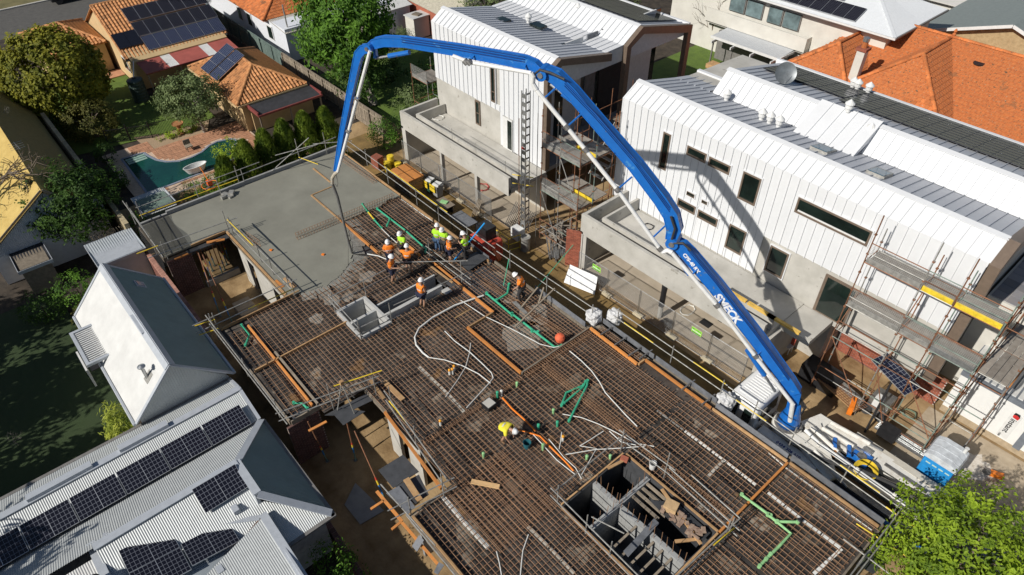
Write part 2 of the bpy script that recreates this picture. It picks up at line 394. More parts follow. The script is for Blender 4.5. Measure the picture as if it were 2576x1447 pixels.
# ================================================================ white standing-seam buildings
def panel_strip(me_cache, key, w, h):
    """flat pan w x h with one raised seam on its right edge; local x across, local y up the pan, z out"""
    if key in me_cache: return me_cache[key]
    b = MB().box(0, w, 0, h, -.03, 0); b.box(w-.022, w+.012, 0.0, h-.004, 0, .045)
    me_cache[key] = b; return b
PANEL = .46
def clad(root, x0, x1, y, z, dy, dz, m, name, holes=(), seam=.06, pw=PANEL):
    """panels side by side along x on the plane through (x, y, z) rising by (dy, dz); holes as (x0,x1,v0,v1), v in metres up the plane"""
    L = math.hypot(dy, dz); ang = math.atan2(dz, dy); n = max(1, round((x1-x0)/pw)); w = (x1-x0)/n
    rot = (ang, 0, 0); cache = {}
    for i in range(n):
        a = x0+w*i; rs = rects_minus(a, a+w, 0.0, L, holes)
        for p0, p1, q0, q1 in rs:
            if q1-q0 < .03 or p1-p0 < .02: continue
            last = p1 > a+w-.01; key = (round(p1-p0, 3), round(q1-q0, 3), last)
            if key not in cache:
                b = MB(); b.box(0, p1-p0-.001, 0, q1-q0, -.03, 0)
                if last: b.box(p1-p0-.03, p1-p0+.010, .004, q1-q0-.004, .0, seam)
                cache[key] = mesh_of(b, name, m)
            piece(cache[key], name, root, (p0, y+dy*q0/L, z+dz*q0/L), rot)
def window(root, x0, x1, z0, z1, y, fr=.09, mull=(), trans=(), surround=True, blind=None):
    f = MB(); d = .05
    for a, b, c, e in ((x0, x1, z0, z0+fr), (x0, x1, z1-fr, z1), (x0, x0+fr, z0+fr, z1-fr), (x1-fr, x1, z0+fr, z1-fr)): f.box(a, b, y-.075, y+.05, c, e)
    for t in mull: f.box(t-.025, t+.025, y-.05, y+.05, z0+fr, z1-fr)
    for t in trans: f.box(x0+fr, x1-fr, y-.05, y+.05, t-.025, t+.025)
    w = f.build('window_frame', m_bronze, root)
    MB().box(x0+fr, x1-fr, y-.012, y+.02, z0+fr, z1-fr).build('glass', m_glass, w)
    if surround:
        s_ = MB(); g = .05
        for a, b, c, e in ((x0-g, x1+g, z0-g, z0), (x0-g, x1+g, z1, z1+g), (x0-g, x0, z0, z1), (x1, x1+g, z0, z1)): s_.box(a, b, y-.055, y+.03, c, e)
        s_.build('flashing', m_white, w)
    return w
def cowl(c, label, group='roof ventilators', s=1.0, r=.19):
    b = MB().lathe(c, [(r*.62*s, 0), (r*.62*s, .17*s), (r*.98*s, .20*s), (r*1.0*s, .36*s), (r*.55*s, .40*s), (r*1.28*s, .42*s), (r*1.2*s, .47*s), (0.02, .66*s)], 12)
    return one(b, 'roof_ventilator', m_whitepaint, label, 'ventilator', group, org=c)
# ---------------------------------------------------------------- building beside the pump truck
WY2 = 27.55
b2 = thing('white_building', (-13, 33, 0), 'long white standing seam building that the boom shadow falls on', 'building')
X0, X1 = -22.4, -3.3
ZF, YR, ZR = 9.35, 28.65, 10.0          # fold, ridge
YV, ZV = 31.95, 9.2; YR2, ZR2 = 33.1, 10.25; YE, ZE = 38.9, 8.95
body = MB()                              # solid core behind the cladding
prof = [(WY2+.05, 0), (WY2+.05, ZF-.03), (YR+.02, ZR-.06), (YV, ZV-.06), (YV+1.2, ZV-.3), (YE, ZV-.6), (YE, 0)]
body.prism([(X0+.02, y, z) for y, z in prof], (-7.8-X0-.02, 0, 0)); body.build('wall', m_concrete, b2)
body = MB().prism([(-7.8, y, max(z, 2.7)) for y, z in prof], (X1+7.8-.02, 0, 0)); body.build('wall', m_concrete, b2); MB().box(-7.8, X1-.2, 29.3, 38.5, 0, 2.72).build('recessed_wall', m_concrete, b2)
body2 = MB(); prof2 = [(YV-.02, ZV-.3), (YR2+.02, ZR2-.06), (YE, ZE-.06), (YE, ZV-.7)]
body2.prism([(-19.7, y, z) for y, z in prof2], (X1+19.7-.03, 0, 0)); body2.build('upper_wall', m_whitepaint, b2)
wins = [(-19.38,-18.86,6.35,8.55),(-17.77,-16.53,7.88,8.42),(-16.38,-15.08,7.86,8.38),(-14.35,-13.32,6.88,8.45),(-17.28,-16.77,5.60,5.84),(-16.28,-15.93,5.60,5.79),(-17.76,-16.53,4.63,5.16),(-16.37,-15.08,4.6,5.12),(-14.37,-13.33,3.72,5.26),(-11.33,-7.72,7.62,8.45)]
def holes_for(z0): return [(a-.05, b+.05, c-.05-z0, d+.05-z0) for a, b, c, d in wins]
clad(b2, X0, -12.45, WY2, 3.06, 0, ZF-3.06, m_white, 'cladding_panel', holes_for(3.06))
clad(b2, -12.45, X1, WY2, 5.5, 0, ZF-5.5, m_white, 'cladding_panel', holes_for(5.5))
clad(b2, X0, X1, WY2, ZF, YR-WY2, ZR-ZF, m_white, 'cladding_panel')
clad(b2, X0, X1, YR, ZR-.02, YV-YR, ZV-ZR+.0, m_greyroof, 'roof_panel')
clad(b2, X0, -19.9, YV, ZV-.02, 2.4, -.5, m_greyroof, 'roof_panel')
clad(b2, -19.7, -14.1, YV, ZV, YR2-YV, ZR2-ZV, m_white, 'cladding_panel')
clad(b2, -10.9, X1, YV, ZV, YR2-YV, ZR2-ZV, m_white, 'cladding_panel')
clad(b2, -14.1, -10.9, YV, ZV, YR2-YV, ZR2-ZV, m_white, 'cladding_panel')
clad(b2, -19.7, X1, YR2, ZR2-.02, YE-YR2, ZE-ZR2, m_greyroof, 'roof_panel')
cap = MB(); cap.cbox(((X0+X1)/2, YR, ZR+.025), X1-X0+.06, .26, .05, M=Matrix.Rotation(R(15), 3, 'X')); cap.build('ridge_flashing', m_white, b2)
cap = MB(); cap.cbox(((-19.7+X1)/2, YR2, ZR2+.025), X1+19.7+.06, .26, .05, M=Matrix.Rotation(R(15), 3, 'X')); cap.build('ridge_flashing', m_white, b2)
cap = MB().box(-20.0, X1+.05, YE-.05, YE+.15, ZE-.35, ZE+.16); cap.box(-20.0,-19.75, YR2, YE, ZE-.6, ZE-.2); cap.build('parapet_flashing', m_white, b2)
cap = MB().box(-22.45,-19.8, 34.25, 34.5, 8.2, 8.95); cap.box(-22.55, -22.38, YR+.1, 34.4, 8.4, 8.7); cap.build('parapet_flashing', m_white, b2)
e1 = MB().prism([(X0-.03, WY2-.02, 3.0), (X0-.03, WY2-.02, ZF), (X0-.03, YR-.02, ZR+.03), (X0-.03, YR+.2, ZR+.03), (X0-.03, WY2+.2, ZF), (X0-.03, WY2+.2, 3.0)][::-1], (.08, 0, 0)); e1.build('corner_flashing', m_white, b2)
e1 = MB().prism([(X1-.02, WY2-.06, 2.6), (X1-.02, WY2-.06, ZF), (X1-.02, YR-.04, ZR+.05), (X1-.02, YV, ZV+.1), (X1-.02, YV, ZV-.4), (X1-.02, YR+.2, ZR-.5), (X1-.02, WY2+.35, ZF-.25), (X1-.02, WY2+.35, 2.6)][::-1], (.45, 0, 0)); e1.build('end_frame', m_bronze, b2)
# raised dormer box
dm = MB(); DZ = .35
dm.prism([(-14.1, YV-.9, ZV+.18), (-14.1, YR2+.15, ZR2+.18), (-14.1, YR2+.8, ZR2-.1), (-14.1, YV-.9, ZV-.0)][::-1], (3.2, 0, 0)); dm.build('dormer', m_white, b2)
clad(b2, -14.12, -10.88, YV-.92, ZV+.20, YR2+.15-YV+.9, ZR2-ZV, m_white, 'cladding_panel', pw=.65)
for w in wins[:4]+wins[6:9]: window(b2, *w, WY2-.01)
for w in wins[4:6]: window(b2, *w, WY2-.01, fr=.03)
wl = window(b2, *wins[9], WY2-.01)
ws = MB().box(-11.2,-7.85, WY2+.05-.09, WY2-.0, 7.71, 7.79); ws.build('window_sill', m_whitepaint, wl)
bx = MB().box(-10.0,-9.2,27.5,27.53,7.8,8.0); bx.mi(1).box(-9.15,-8.8,27.5,27.532,7.8,8.05)
window(b2, -11.92,-10.88,3.66,5.27, WY2-.0)
# concrete strip wall below the cladding and terrace door
MB().box(-12.45, X1, WY2+.025, WY2+.1, 2.6, 5.49).build('lower_wall', m_concrete, b2)
dr = MB().box(-8.9,-7.2, WY2-.1, WY2-.02, 3.0, 5.3).build('door', m_bronze, b2); MB().box(-8.75,-7.35, WY2-.13, WY2-.105, 3.1, 5.2).build('glass', m_glass, dr)
# skylights
def skylight(root, x0, x1, y0, y1):
    zf = lambda y: ZR-.02+(y-YR)*(ZV-ZR)/(YV-YR)
    f = MB()
    f.prism([(x0, y0, zf(y0)), (x1, y0, zf(y0)), (x1, y1, zf(y1)), (x0, y1, zf(y1))], (0, .03, .14)); s_ = f.build('skylight', m_galvdull, root)
    g = .06; MB().prism([(x0+g, y0+g, zf(y0)+.14), (x1-g, y0+g, zf(y0)+.14), (x1-g, y1-g, zf(y1)+.14), (x0+g, y1-g, zf(y1)+.14)], (0, .005, .02)).build('glass', m_glassblue, s_)
skylight(b2, -12.4,-11.5, 29.45, 30.5); skylight(b2, -9.57,-8.73, 29.42, 30.48)
# pv array on the far roof: dark frameless modules
m_pvblack = mat('black module', (.022,.022,.03), .16, c2=(.014,.016,.018), scale=.6, spec=.6)
m_pvline = mat('module frame', (.05,.055,.075), .4, metal=.4)
nx = 9; b = MB().box(0, 1.66, 0, 1.02, .0, .035); pv_me = mesh_of(b, 'module', m_pvblack)
def pv_group(name, label, org, x0, y0, z0, dy, dz, nx, ny, w, h, group, me):
    t = thing(name, org, label, 'solar panels', group); ang = math.atan2(dz, dy); L = math.hypot(dy, dz)
    for i in range(nx):
        for j in range(ny):
            piece(me, 'module', t, (x0+i*(w+.02), y0+dy/L*j*(h+.02), z0+dz/L*j*(h+.02)), (ang, 0, 0))
    return t
fz = lambda y: ZR2-.02+(y-YR2)*(ZE-ZR2)/(YE-YR2)
def pvset(nx_, x0, y0, rows, label):
    t = thing('solar_array', (x0, y0, fz(y0)), label, 'solar panels', 'dark arrays on the white buildings'); ang = math.atan2(ZE-ZR2, YE-YR2)
    for i in range(nx_):
        for j in range(rows):
            y = y0+j*1.04*math.cos(ang); o = piece(pv_me, 'module', t, (x0+1.68*i, y, fz(y)+.10), (ang, 0, 0))
    l = MB()
    for i in range(nx_*2+1):
        xx = x0+.84*i-.01; yb = y0+rows*1.04*math.cos(ang); l.beam((xx, y0, fz(y0)+.142), (xx, yb, fz(yb)+.142), .014, .01)
    for j in range(rows*2+1):
        y = y0+j*.52*math.cos(ang)-.01; l.beam((x0, y, fz(y)+.142), (x0+1.68*nx_, y, fz(y)+.142), .014, .01)
    l.build('frame_lines', m_pvline, t)
    return t
pvset(3, -19.0, 35.6, 3, 'dark solar modules behind the satellite dish'); pvset(6, -13.9, 34.75, 4, 'long dark array reaching the frame edge along the white roof')
# cowls on roof
gz = lambda y: ZR-.02+(y-YR)*(ZV-ZR)/(YV-YR)
for px, py, y, lb in ((1827,250,31.4,'lone white cowl low on the pale roof valley'),(1914,303,30.9,'first of three white cowls beside the dormer'),(1934,312,30.9,'middle one of three white cowls beside the dormer'),(1957,322,30.9,'last of three white cowls beside the dormer')):
    p = at(px, py, gz(y)); cowl((p.x, p.y, gz(p.y)), lb)
cowl((-12.6, 33.0, 10.4), 'white cowl standing on the dormer'); p = at(2187, 333, 9.9); cowl((p.x, p.y, 9.75), 'white cowl on the sloping white roof beyond the skylight')
for px, py, lb in ((2145,217,'white cowl at the parapet next to the square duct'),(2156,222,'middle white cowl at the far parapet'),(2184,230,'white cowl at the far parapet over the panels')):
    p = at(px, py, 9.2); cowl((p.x, p.y, 9.1), lb)
# satellite dish
p = at(1965, 222, 9.7); dc = V((p.x, p.y, p.z)); dish = thing('satellite_dish', dc, 'grey satellite dish on the white roof ridge', 'satellite dish')
bw = MB(); n = 24; rings = [(0.0, .0), (.25, .025), (.45, .08), (.58, .14)]
aim = V((.62, -.60, .50)).normalized(); Mx = aim.to_track_quat('Z', 'Y').to_matrix(); cc = dc+V((0, 0, .85))
vs0 = []; fs0 = []
for r_, h_ in rings:
    for q in range(n): vs0.append(cc+Mx@V((r_*math.cos(2*math.pi*q/n), r_*math.sin(2*math.pi*q/n), h_)))
for i in range(len(rings)-1):
    for q in range(n): fs0.append((i*n+q, i*n+(q+1) % n, (i+1)*n+(q+1) % n, (i+1)*n+q))
vs1 = [v-aim*.02 for v in vs0]; o_ = len(vs0)
bw.raw(vs0+vs1, fs0+[tuple(o_+k for k in f[::-1]) for f in fs0]); bw.build('reflector', mat('dish grey', (.25,.27,.28), .4, metal=.5), dish, smooth=True)
MB().tube([dc, cc-aim*.05], .03, 6).build('post', m_galv, dish); MB().tube([cc+Mx@V((0,-.55,.12)), cc+aim*.5], .012, 5).build('feed_arm', m_galv, dish)
fx = MB().tube([dc+V((.35,0,.02)), cc-aim*.05-V((0,0,.3))], .015, 5).tube([dc+V((-.3,.2,.02)), cc-aim*.05-V((0,0,.3))], .015, 5); fx.build('brace', m_galv, dish)
# ---------------------------------------------------------------- deck over the garage, building beside the truck
def deck_block(name, label, x0, x1, yf, yb, zt, cols, wall_y):
    t = thing(name, ((x0+x1)/2, (yf+yb)/2, 0), label, 'building')
    MB().box(x0, x1, yf+.02, yb, 2.72, 2.99).build('deck', m_concrete, t)
    MB().box(x0, x1, yf, yf+.2, 2.55, zt).build('parapet', m_concrete, t)
    MB().box(x0+.003, x0+.2, yf+.2, yb, 2.72, zt-.02).build('parapet', m_concrete, t)
    MB().box(x0+.9, x1, yf+.75, yf+.9, 2.99, zt-.15).build('planter_wall', m_concrete, t)
    MB().box(x0+.9, x0+1.05, yf+.9, yb, 2.99, zt-.15).build('planter_wall', m_concrete, t)
    MB().box(x0+.2, x1, yf+.2, yf+.75, 2.995, 3.1).build('planter_soil', m_concrete_d, t)
    MB().box(x0, x0+.2, yf, yb, 0, 2.72).build('side_wall', m_concrete, t)
    MB().box(x0+.2, x1, wall_y, wall_y+.2, 0, 2.72).build('back_wall', m_concrete, t)
    for a, b in cols: MB().box(a, b, yf, yf+.25, 0, 2.55).build('column', m_concrete, t)
    MB().box(x0+.2, x1, yf+.1, wall_y, .0, .03).build('garage_floor', mat('garage floor', (.50,.43,.34), .9, c2=(.40,.34,.26), scale=1.0), t)
    return t
g2 = deck_block('garage_deck', 'pale concrete terrace and garage under the boom beside the lane', -21.4, -9.4, 23.75, 27.5, 3.9, [(-21.15,-20.9),(-9.3,-9.0)], 27.3)
MB().box(-9.4,-7.8,25.4,27.5,2.62,2.93).build('balcony_slab', m_concrete, g2); MB().box(-9.4,-9.2,23.95,27.3,0,2.7).build('side_wall', m_concrete, g2)
MB().box(-17.2,-17.0,26.4,27.3,0,2.7).build('garage_pier', m_concrete, g2)
# ---------------------------------------------------------------- the other white building, behind the boom
WY1 = 26.35
b1 = thing('white_building', (-33, 33, 0), 'white standing seam building behind the top of the boom', 'building')
X0, X1 = -38.65, -27.45; D1 = WY1-WY2
ZF1, YR1, ZR1 = 9.4, 27.35, 10.05; YVa, ZVa = 31.7, 9.15; YVb, ZVb = 33.2, 9.2; YRb, ZRb = 34.6, 10.1; YEb, ZEb = 39.8, 8.9
prof = [(WY1+.05, 0), (WY1+.05, ZF1-.03), (YR1+.02, ZR1-.06), (YVa, ZVa-.06), (YVb, ZVb-.06), (YRb, ZRb-.06), (YEb, ZEb-.06), (YEb, 0)]
MB().prism([(X0+.02, y, z) for y, z in prof], (8.2, 0, 0)).build('wall', m_concrete, b1)
MB().prism([(X0+8.22, y, z) for y, z in [(WY1+.05, 8.2), (WY1+.05, ZF1-.03), (YR1+.02, ZR1-.06), (YVa, ZVa-.06), (YVb, ZVb-.06), (YRb, ZRb-.06), (YEb, ZEb-.06), (YEb, 8.2)]], (X1-X0-8.24, 0, 0)).build('roof_core', m_whitepaint, b1)
win1 = [(-32.38,-31.94,5.9,8.45),(-31.25,-30.3,2.99,5.25)]
hs = [(a-.05, b+.05, c-.05-5.42, d+.05-5.42) for a, b, c, d in win1[:1]]
clad(b1, X0, -31.55, WY1, 5.42, 0, ZF1-5.42, m_white, 'cladding_panel', [(-32.43,-31.55,5.85-5.42,8.5-5.42)])
clad(b1, -31.55, X1, WY1, 3.0, 0, ZF1-3.0, m_white, 'cladding_panel', [(-32.43,-31.9,2.85,5.5),(-31.3,-30.25,0,2.3)])
clad(b1, X0, X1, WY1, ZF1, YR1-WY1, ZR1-ZF1, m_white, 'cladding_panel')
clad(b1, X0, X1, YR1, ZR1-.02, YVa-YR1, ZVa-ZR1, m_greyroof, 'roof_panel')
clad(b1, X0, X1, YVa, ZVa, YVb-YVa, ZVb-ZVa, m_white, 'cladding_panel')
clad(b1, X0, X1, YVb, ZVb, YRb-YVb, ZRb-ZVb, m_white, 'cladding_panel')
clad(b1, X0, X1, YRb, ZRb-.02, YEb-YRb, ZEb-ZRb, m_greyroof, 'roof_panel')
for yy, zz in ((YR1, ZR1), (YRb, ZRb)):
    MB().cbox(((X0+X1)/2, yy, zz+.025), X1-X0+.06, .26, .05, M=Matrix.Rotation(R(15), 3, 'X')).build('ridge_flashing', m_white, b1)
MB().box(X0, X1+.1, YEb-.05, YEb+.12, ZEb-.3, ZEb+.12).build('parapet_flashing', m_white, b1)
def frame_end(root, x, pts, inner):
    MB().prism([(x, y, z) for y, z in pts+inner[::-1]], (.35, 0, 0)).build('end_frame', m_bronze, root)
frame_end(b1, X1-.02, [(WY1-.05, 3.0), (WY1-.05, ZF1), (YR1-.02, ZR1+.04), (YVa+.1, ZVa+.02)], [(WY1+.32, 3.0), (WY1+.32, ZF1-.12), (YR1+.12, ZR1-.4), (YVa+.1, ZVa-.45)])
frame_end(b1, X1-.02, [(YVb, 3.0), (YVb, ZVb+.02), (YRb-.02, ZRb+.04), (YEb+.1, ZEb+.04), (YEb+.1, 3.0)], [(YVb+.4, 3.0), (YVb+.4, ZVb-.15), (YRb+.12, ZRb-.45), (YEb-.3, ZEb-.4), (YEb-.3, 3.0)])
# recessed end walls behind the frames: white panels, dark glass, a sheet coloured as interior shade
for y0, y1, mm, nm in ((26.7,28.4,m_glass,'glass'),(28.4,29.4,m_whitepaint,'end_panel'),(29.4,30.2,m_glass,'glass'),(30.2,31.8,m_whitepaint,'end_panel'),(32.2,33.2,m_plygrey,'end_panel'),(33.6,36.0,m_darkhole,'shade_sheet'),(36.0,36.4,m_glass,'glass'),(36.4,39.0,m_whitepaint,'end_panel'),(39.0,39.5,m_glass,'glass')):
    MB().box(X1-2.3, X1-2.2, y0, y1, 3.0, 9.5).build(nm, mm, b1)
MB().box(X1-2.4, X1+.2, WY1+.05, YEb, 2.75, 3.02).build('end_floor', m_concrete_d, b1)
MB().box(X0+8.2, X1-2.25, WY1+.1, WY1+.3, 3.0, 8.2).build('wall', m_concrete, b1)
window(b1, *win1[0], WY1-.01, trans=(6.6,)); window(b1, -34.18,-33.68,3.54,5.32, WY1+.03, trans=(4.4,), surround=False)
dr = MB().box(-31.25,-30.3, WY1-.06, WY1+.0, 3.0, 5.25).build('door', m_whitepaint, b1); MB().box(-30.75,-30.35, WY1-.09, WY1-.065, 3.1, 5.15).build('glass', m_glass, dr)
for px, py, y, lb in ((1329,54,31.0,'white cowl on the pale roof beside a skylight'),(1453,38,33.5,'white cowl partway up the second white slope'),(1454,18,35.6,'first of a pair of tall white cowls near the top edge'),(1464,16,35.6,'second of a pair of tall white cowls near the top edge')):
    p = at(px, py, 9.4); cowl((p.x, p.y, 9.3 if y < 33 else 9.55), lb)
fz1 = lambda y: ZRb-.02+(y-YRb)*(ZEb-ZRb)/(YEb-YRb)
t = thing('solar_array', (-33, 37, 9.6), 'dark solar modules on the white roof at the top edge', 'solar panels', 'dark arrays on the white buildings'); ang = math.atan2(ZEb-ZRb, YEb-YRb)
for i in range(4):
    for j in range(4):
        y = 35.3+j*1.03; piece(pv_me, 'module', t, (-34.9+1.68*i, y, fz1(y)+.1), (ang, 0, 0))
f = MB().box(-35.6,-34.7,29.5,30.1,9.45,9.62); f = one(f, 'roof_skylight', m_glass, 'flat dark skylight between two cowls on the pale roof', 'skylight')
p = at(1354, 65, 9.5); f = MB().cbox((p.x, p.y, 9.52), 1.1, .6, .14); one(f, 'roof_skylight', m_glass, 'greenish skylight beside a white cowl behind the boom top', 'skylight')
g1 = deck_block('garage_deck', 'pale concrete terrace and garage beside the timber pallets', -38.75, -27.0, 23.1, 26.3, 3.85, [(-38.55,-38.3),(-34.2,-34.0),(-30.4,-30.15)], 26.2)
# ================================================================ neighbouring houses
m_corr = mat('zincalume sheet', (.50,.52,.52), .5, metal=.15, var=.04, scale=2)
m_corrw = mat('pale corrugated', (.60,.60,.585), .5, var=.06, scale=1.2)
m_corrshade = mat('shaded corrugated', (.17,.245,.24), .5, var=.06, scale=1.5)  # for roof sides facing away from the sun, their shade put into the colour
m_corrred = mat('red corrugated', (.36,.095,.075), .55, var=.1, scale=1.5)
m_corrblack = mat('black corrugated', (.035,.035,.04), .6, var=.2, scale=2)
m_trim = mat('grey flashing', (.46,.49,.53), .45, metal=.1, var=.05)
m_tileA = mat('terracotta tile', (.58,.27,.10), .8, c2=(.38,.165,.065), scale=5, rnd=.3, bump=.25, bscale=20, spots=((9,.66,(.07,.05,.035)),))
m_tileAs = mat('terracotta tile field', (.58,.27,.10), .8, c2=(.33,.145,.055), scale=4.5, bump=.25, bscale=20, spots=((9,.66,(.07,.05,.035)),))
SP = ((7,.64,(.14,.09,.05)),(11,.66,(.42,.33,.22)),(1.1,.66,(.34,.13,.05)))
m_tileB = mat('orange tile', (.64,.20,.055), .85, c2=(.46,.135,.04), scale=4, rnd=.24, bump=.4, bscale=30, spots=SP)
m_tileBs = mat('orange tile field', (.62,.195,.055), .85, c2=(.40,.12,.04), scale=5, bump=.4, bscale=30, spots=SP)
m_tilegrey = mat('replacement tile', (.42,.40,.38), .8, rnd=.15)
m_cream = mat('cream render', (.62,.45,.24), .9, c2=(.52,.37,.19), scale=1.5, bump=.1)
m_palewall = mat('pale render', (.66,.64,.58), .9, c2=(.56,.54,.49), scale=1.0, bump=.1)
m_bluewhite = mat('white boards', (.68,.70,.74), .8, var=.05)
m_guttermat = mat('gutter', (.20,.19,.18), .5)
m_maroon = mat('maroon gutter', (.24,.06,.055), .5)
def corr(name, m, parent, O, u, v, U, vlo, vhi, per=.078, amp=.012, seg=4, props=None):
    """corrugated sheet: u across the corrugations, v along them; vlo/vhi numbers or functions of u"""
    O = V(O); u = V(u).normalized(); v = V(v).normalized(); n = u.cross(v).normalized()
    if n.z < 0 and abs(n.z) > .05: n = -n
    lo = vlo if callable(vlo) else (lambda _: vlo); hi = vhi if callable(vhi) else (lambda _: vhi)
    N = max(2, int(U/per*seg)); vs_ = []; fs = []
    for i in range(N+1):
        a = U*i/N; h = amp*math.sin(2*math.pi*a/per); b0, b1 = lo(a), hi(a)
        if b1 < b0: b1 = b0
        vs_ += [O+u*a+v*b0+n*h, O+u*a+v*b1+n*h]
    for i in range(N): fs.append((2*i, 2*i+2, 2*i+3, 2*i+1))
    return MB().raw(vs_, fs).build(name, m, parent, smooth=True, props=props)
def gridmat(name, nx, ny, cell, line, lw=.045, rough=.18):
    m = bpy.data.materials.new(name); m.use_nodes = True; t = m.node_tree; N = t.nodes; L = t.links; b = N['Principled BSDF']
    tc = N.new('ShaderNodeTexCoord'); sp = N.new('ShaderNodeSeparateXYZ'); L.new(tc.outputs['Generated'], sp.inputs[0])
    prev = None
    for ax, cnt in ((0, nx), (1, ny)):
        mu = N.new('ShaderNodeMath'); mu.operation = 'MULTIPLY'; mu.inputs[1].default_value = cnt; L.new(sp.outputs[ax], mu.inputs[0])
        fr = N.new('ShaderNodeMath'); fr.operation = 'FRACT'; L.new(mu.outputs[0], fr.inputs[0])
        su = N.new('ShaderNodeMath'); su.operation = 'SUBTRACT'; su.inputs[1].default_value = .5; L.new(fr.outputs[0], su.inputs[0])
        ab = N.new('ShaderNodeMath'); ab.operation = 'ABSOLUTE'; L.new(su.outputs[0], ab.inputs[0])
        gt = N.new('ShaderNodeMath'); gt.operation = 'GREATER_THAN'; gt.inputs[1].default_value = .5-lw; L.new(ab.outputs[0], gt.inputs[0])
        if prev is None: prev = gt
        else:
            mx = N.new('ShaderNodeMath'); mx.operation = 'MAXIMUM'; L.new(prev.outputs[0], mx.inputs[0]); L.new(gt.outputs[0], mx.inputs[1]); prev = mx
    mc = N.new('ShaderNodeMix'); mc.data_type = 'RGBA'; mc.inputs[6].default_value = (*cell, 1); mc.inputs[7].default_value = (*line, 1)
    L.new(prev.outputs[0], mc.inputs[0]); L.new(mc.outputs[2], b.inputs['Base Color']); b.inputs['Roughness'].default_value = rough
    return m
m_pvcell = gridmat('solar cells half cut', 12, 6, (.010,.010,.017), (.16,.17,.20), .05)
m_pvcellb = gridmat('solar cells blue', 6, 10, (.012,.018,.05), (.18,.20,.26), .05)
m_pvcellk = gridmat('solar cells black', 6, 10, (.008,.008,.013), (.09,.09,.11), .045)
m_alu = mat('aluminium', (.70,.71,.72), .35, metal=.7, var=.04)
def module_mesh(w, h, m, split=False):
    b = MB(); b.box(.012, w-.012, .012, h-.012, .02, .036); b.mi(1)
    for a, c, d, e in ((0, w, 0, .012), (0, w, h-.012, h), (0, .012, .012, h-.012), (w-.012, w, .012, h-.012)): b.box(a, c, d, e, .0, .04)
    if split: b.box(w/2-.01, w/2+.01, .012, h-.012, .03, .04)
    return mesh_of(b, 'module', [m, m_alu])
def place_modules(t, me, O, u, v, w, h, nu, nv, gu=.015, gv=.015, lift=.08, skip=()):
    O = V(O); u = V(u).normalized(); v = V(v).normalized(); n = u.cross(v); rot = Matrix((u, v, n)).transposed().to_euler()
    for i in range(nu):
        for j in range(nv):
            if (i, j) in skip: continue
            piece(me, 'module', t, O+u*(i*(w+gu))+v*(j*(h+gv))+n*lift, rot)
TILE_S = []
def tile_mesh(kind, w, l, m):
    b = MB()
    if kind == 'barrel':
        P = [(0, .0), (.18, .015), (.36, .06), (.55, .085), (.75, .06), (.92, .012), (1.0, .0)]
    else: P = [(0, .03), (.1, .045), (.5, .04), (.85, .045), (1.0, .02)]
    P = [(p*w, z) for p, z in P]; vs_ = []; fs = []
    for x, z in P: vs_ += [(x, 0, z+.03), (x, l, z)]
    for x, z in P: vs_.append((x, 0, z-.02))
    k_ = len(P)
    for i in range(k_-1): fs += [(2*i, 2*i+2, 2*i+3, 2*i+1), (2*k_+i, 2*k_+i+1, 2*i+2, 2*i)]
    return MB().raw(vs_, fs), fs
def tile_roof(root, O, u, v, poly, kind, w, l, m, ms, cap=290, skip=None, grey=None, black=None):
    """courses of tiles on the plane O + u*a + v*b where (a, b) lies in poly"""
    O = V(O); u = V(u).normalized(); v = V(v).normalized(); n = u.cross(v).normalized(); M = Matrix((u, v, n)).transposed(); rot = M.to_euler()
    tb, fs = tile_mesh(kind, w*1.0, l*1.12, m); me = mesh_of(tb, 'roof_tile', m)
    amax = max(p[0] for p in poly); bmax = max(p[1] for p in poly); amin = min(p[0] for p in poly); bmin = min(p[1] for p in poly)
    spots = []
    j = 0; b = bmin
    while b < bmax:
        a = amin+(w/2 if j % 2 and kind != 'barrel' else 0)
        while a < amax:
            if inpoly(a+w/2, b+l/2, poly) and not (skip and skip(a+w/2, b+l/2)): spots.append((a, b))
            a += w
        b += l; j += 1
    spots.sort(key=lambda s_: (O+u*s_[0]+v*s_[1]-CAM).length)
    rest = MB(); meg = None
    for i, (a, b) in enumerate(spots):
        p = O+u*a+v*b+n*.02
        if i < cap:
            o = piece(me, 'roof_tile', root, p+n*random.uniform(0, .008), (rot[0]+random.uniform(-.015,.015), rot[1], rot[2]+random.uniform(-.012,.012)))
            if grey and grey(a, b):
                o.data = me.copy() if meg is None else meg
                if meg is None: meg = o.data; meg.materials.clear(); meg.materials.append(m_tilegrey)
        else: rest.raw([p+M@V(q) for q in tb.v], fs)
    if rest.v: rest.build('tile_field', ms, root, props={'kind': 'stuff'})
    amid = [O+u*a+v*b-n*.015 for a, b in poly]
    MB().prism(amid, n*-.06).build('roof_base', ms, root)
def ridge_caps(root, p, q, m, r=.11, l=.38):
    p = V(p); q = V(q); n = max(1, int((q-p).length/l)); d = (q-p)/n
    me = None
    b = MB(); K = 6
    for i, t in enumerate((0, 1.06)):
        for k_ in range(K+1):
            a = math.pi*k_/K; b.v.append((d.length*t, r*1.15*math.cos(a), r*math.sin(a)*(1.0 if i else 1.12)))
    for k_ in range(K): b.f.append([k_, k_+1, K+2+k_, K+1+k_]); b.m.append(0)
    me = mesh_of(b, 'ridge_tile', m); u = d.normalized(); s_ = V((0, 0, 1)).cross(u).normalized(); nn = u.cross(s_)
    rot = Matrix((u, s_, nn)).transposed().to_euler()
    for i in range(n): piece(me, 'ridge_tile', root, p+d*i, rot)
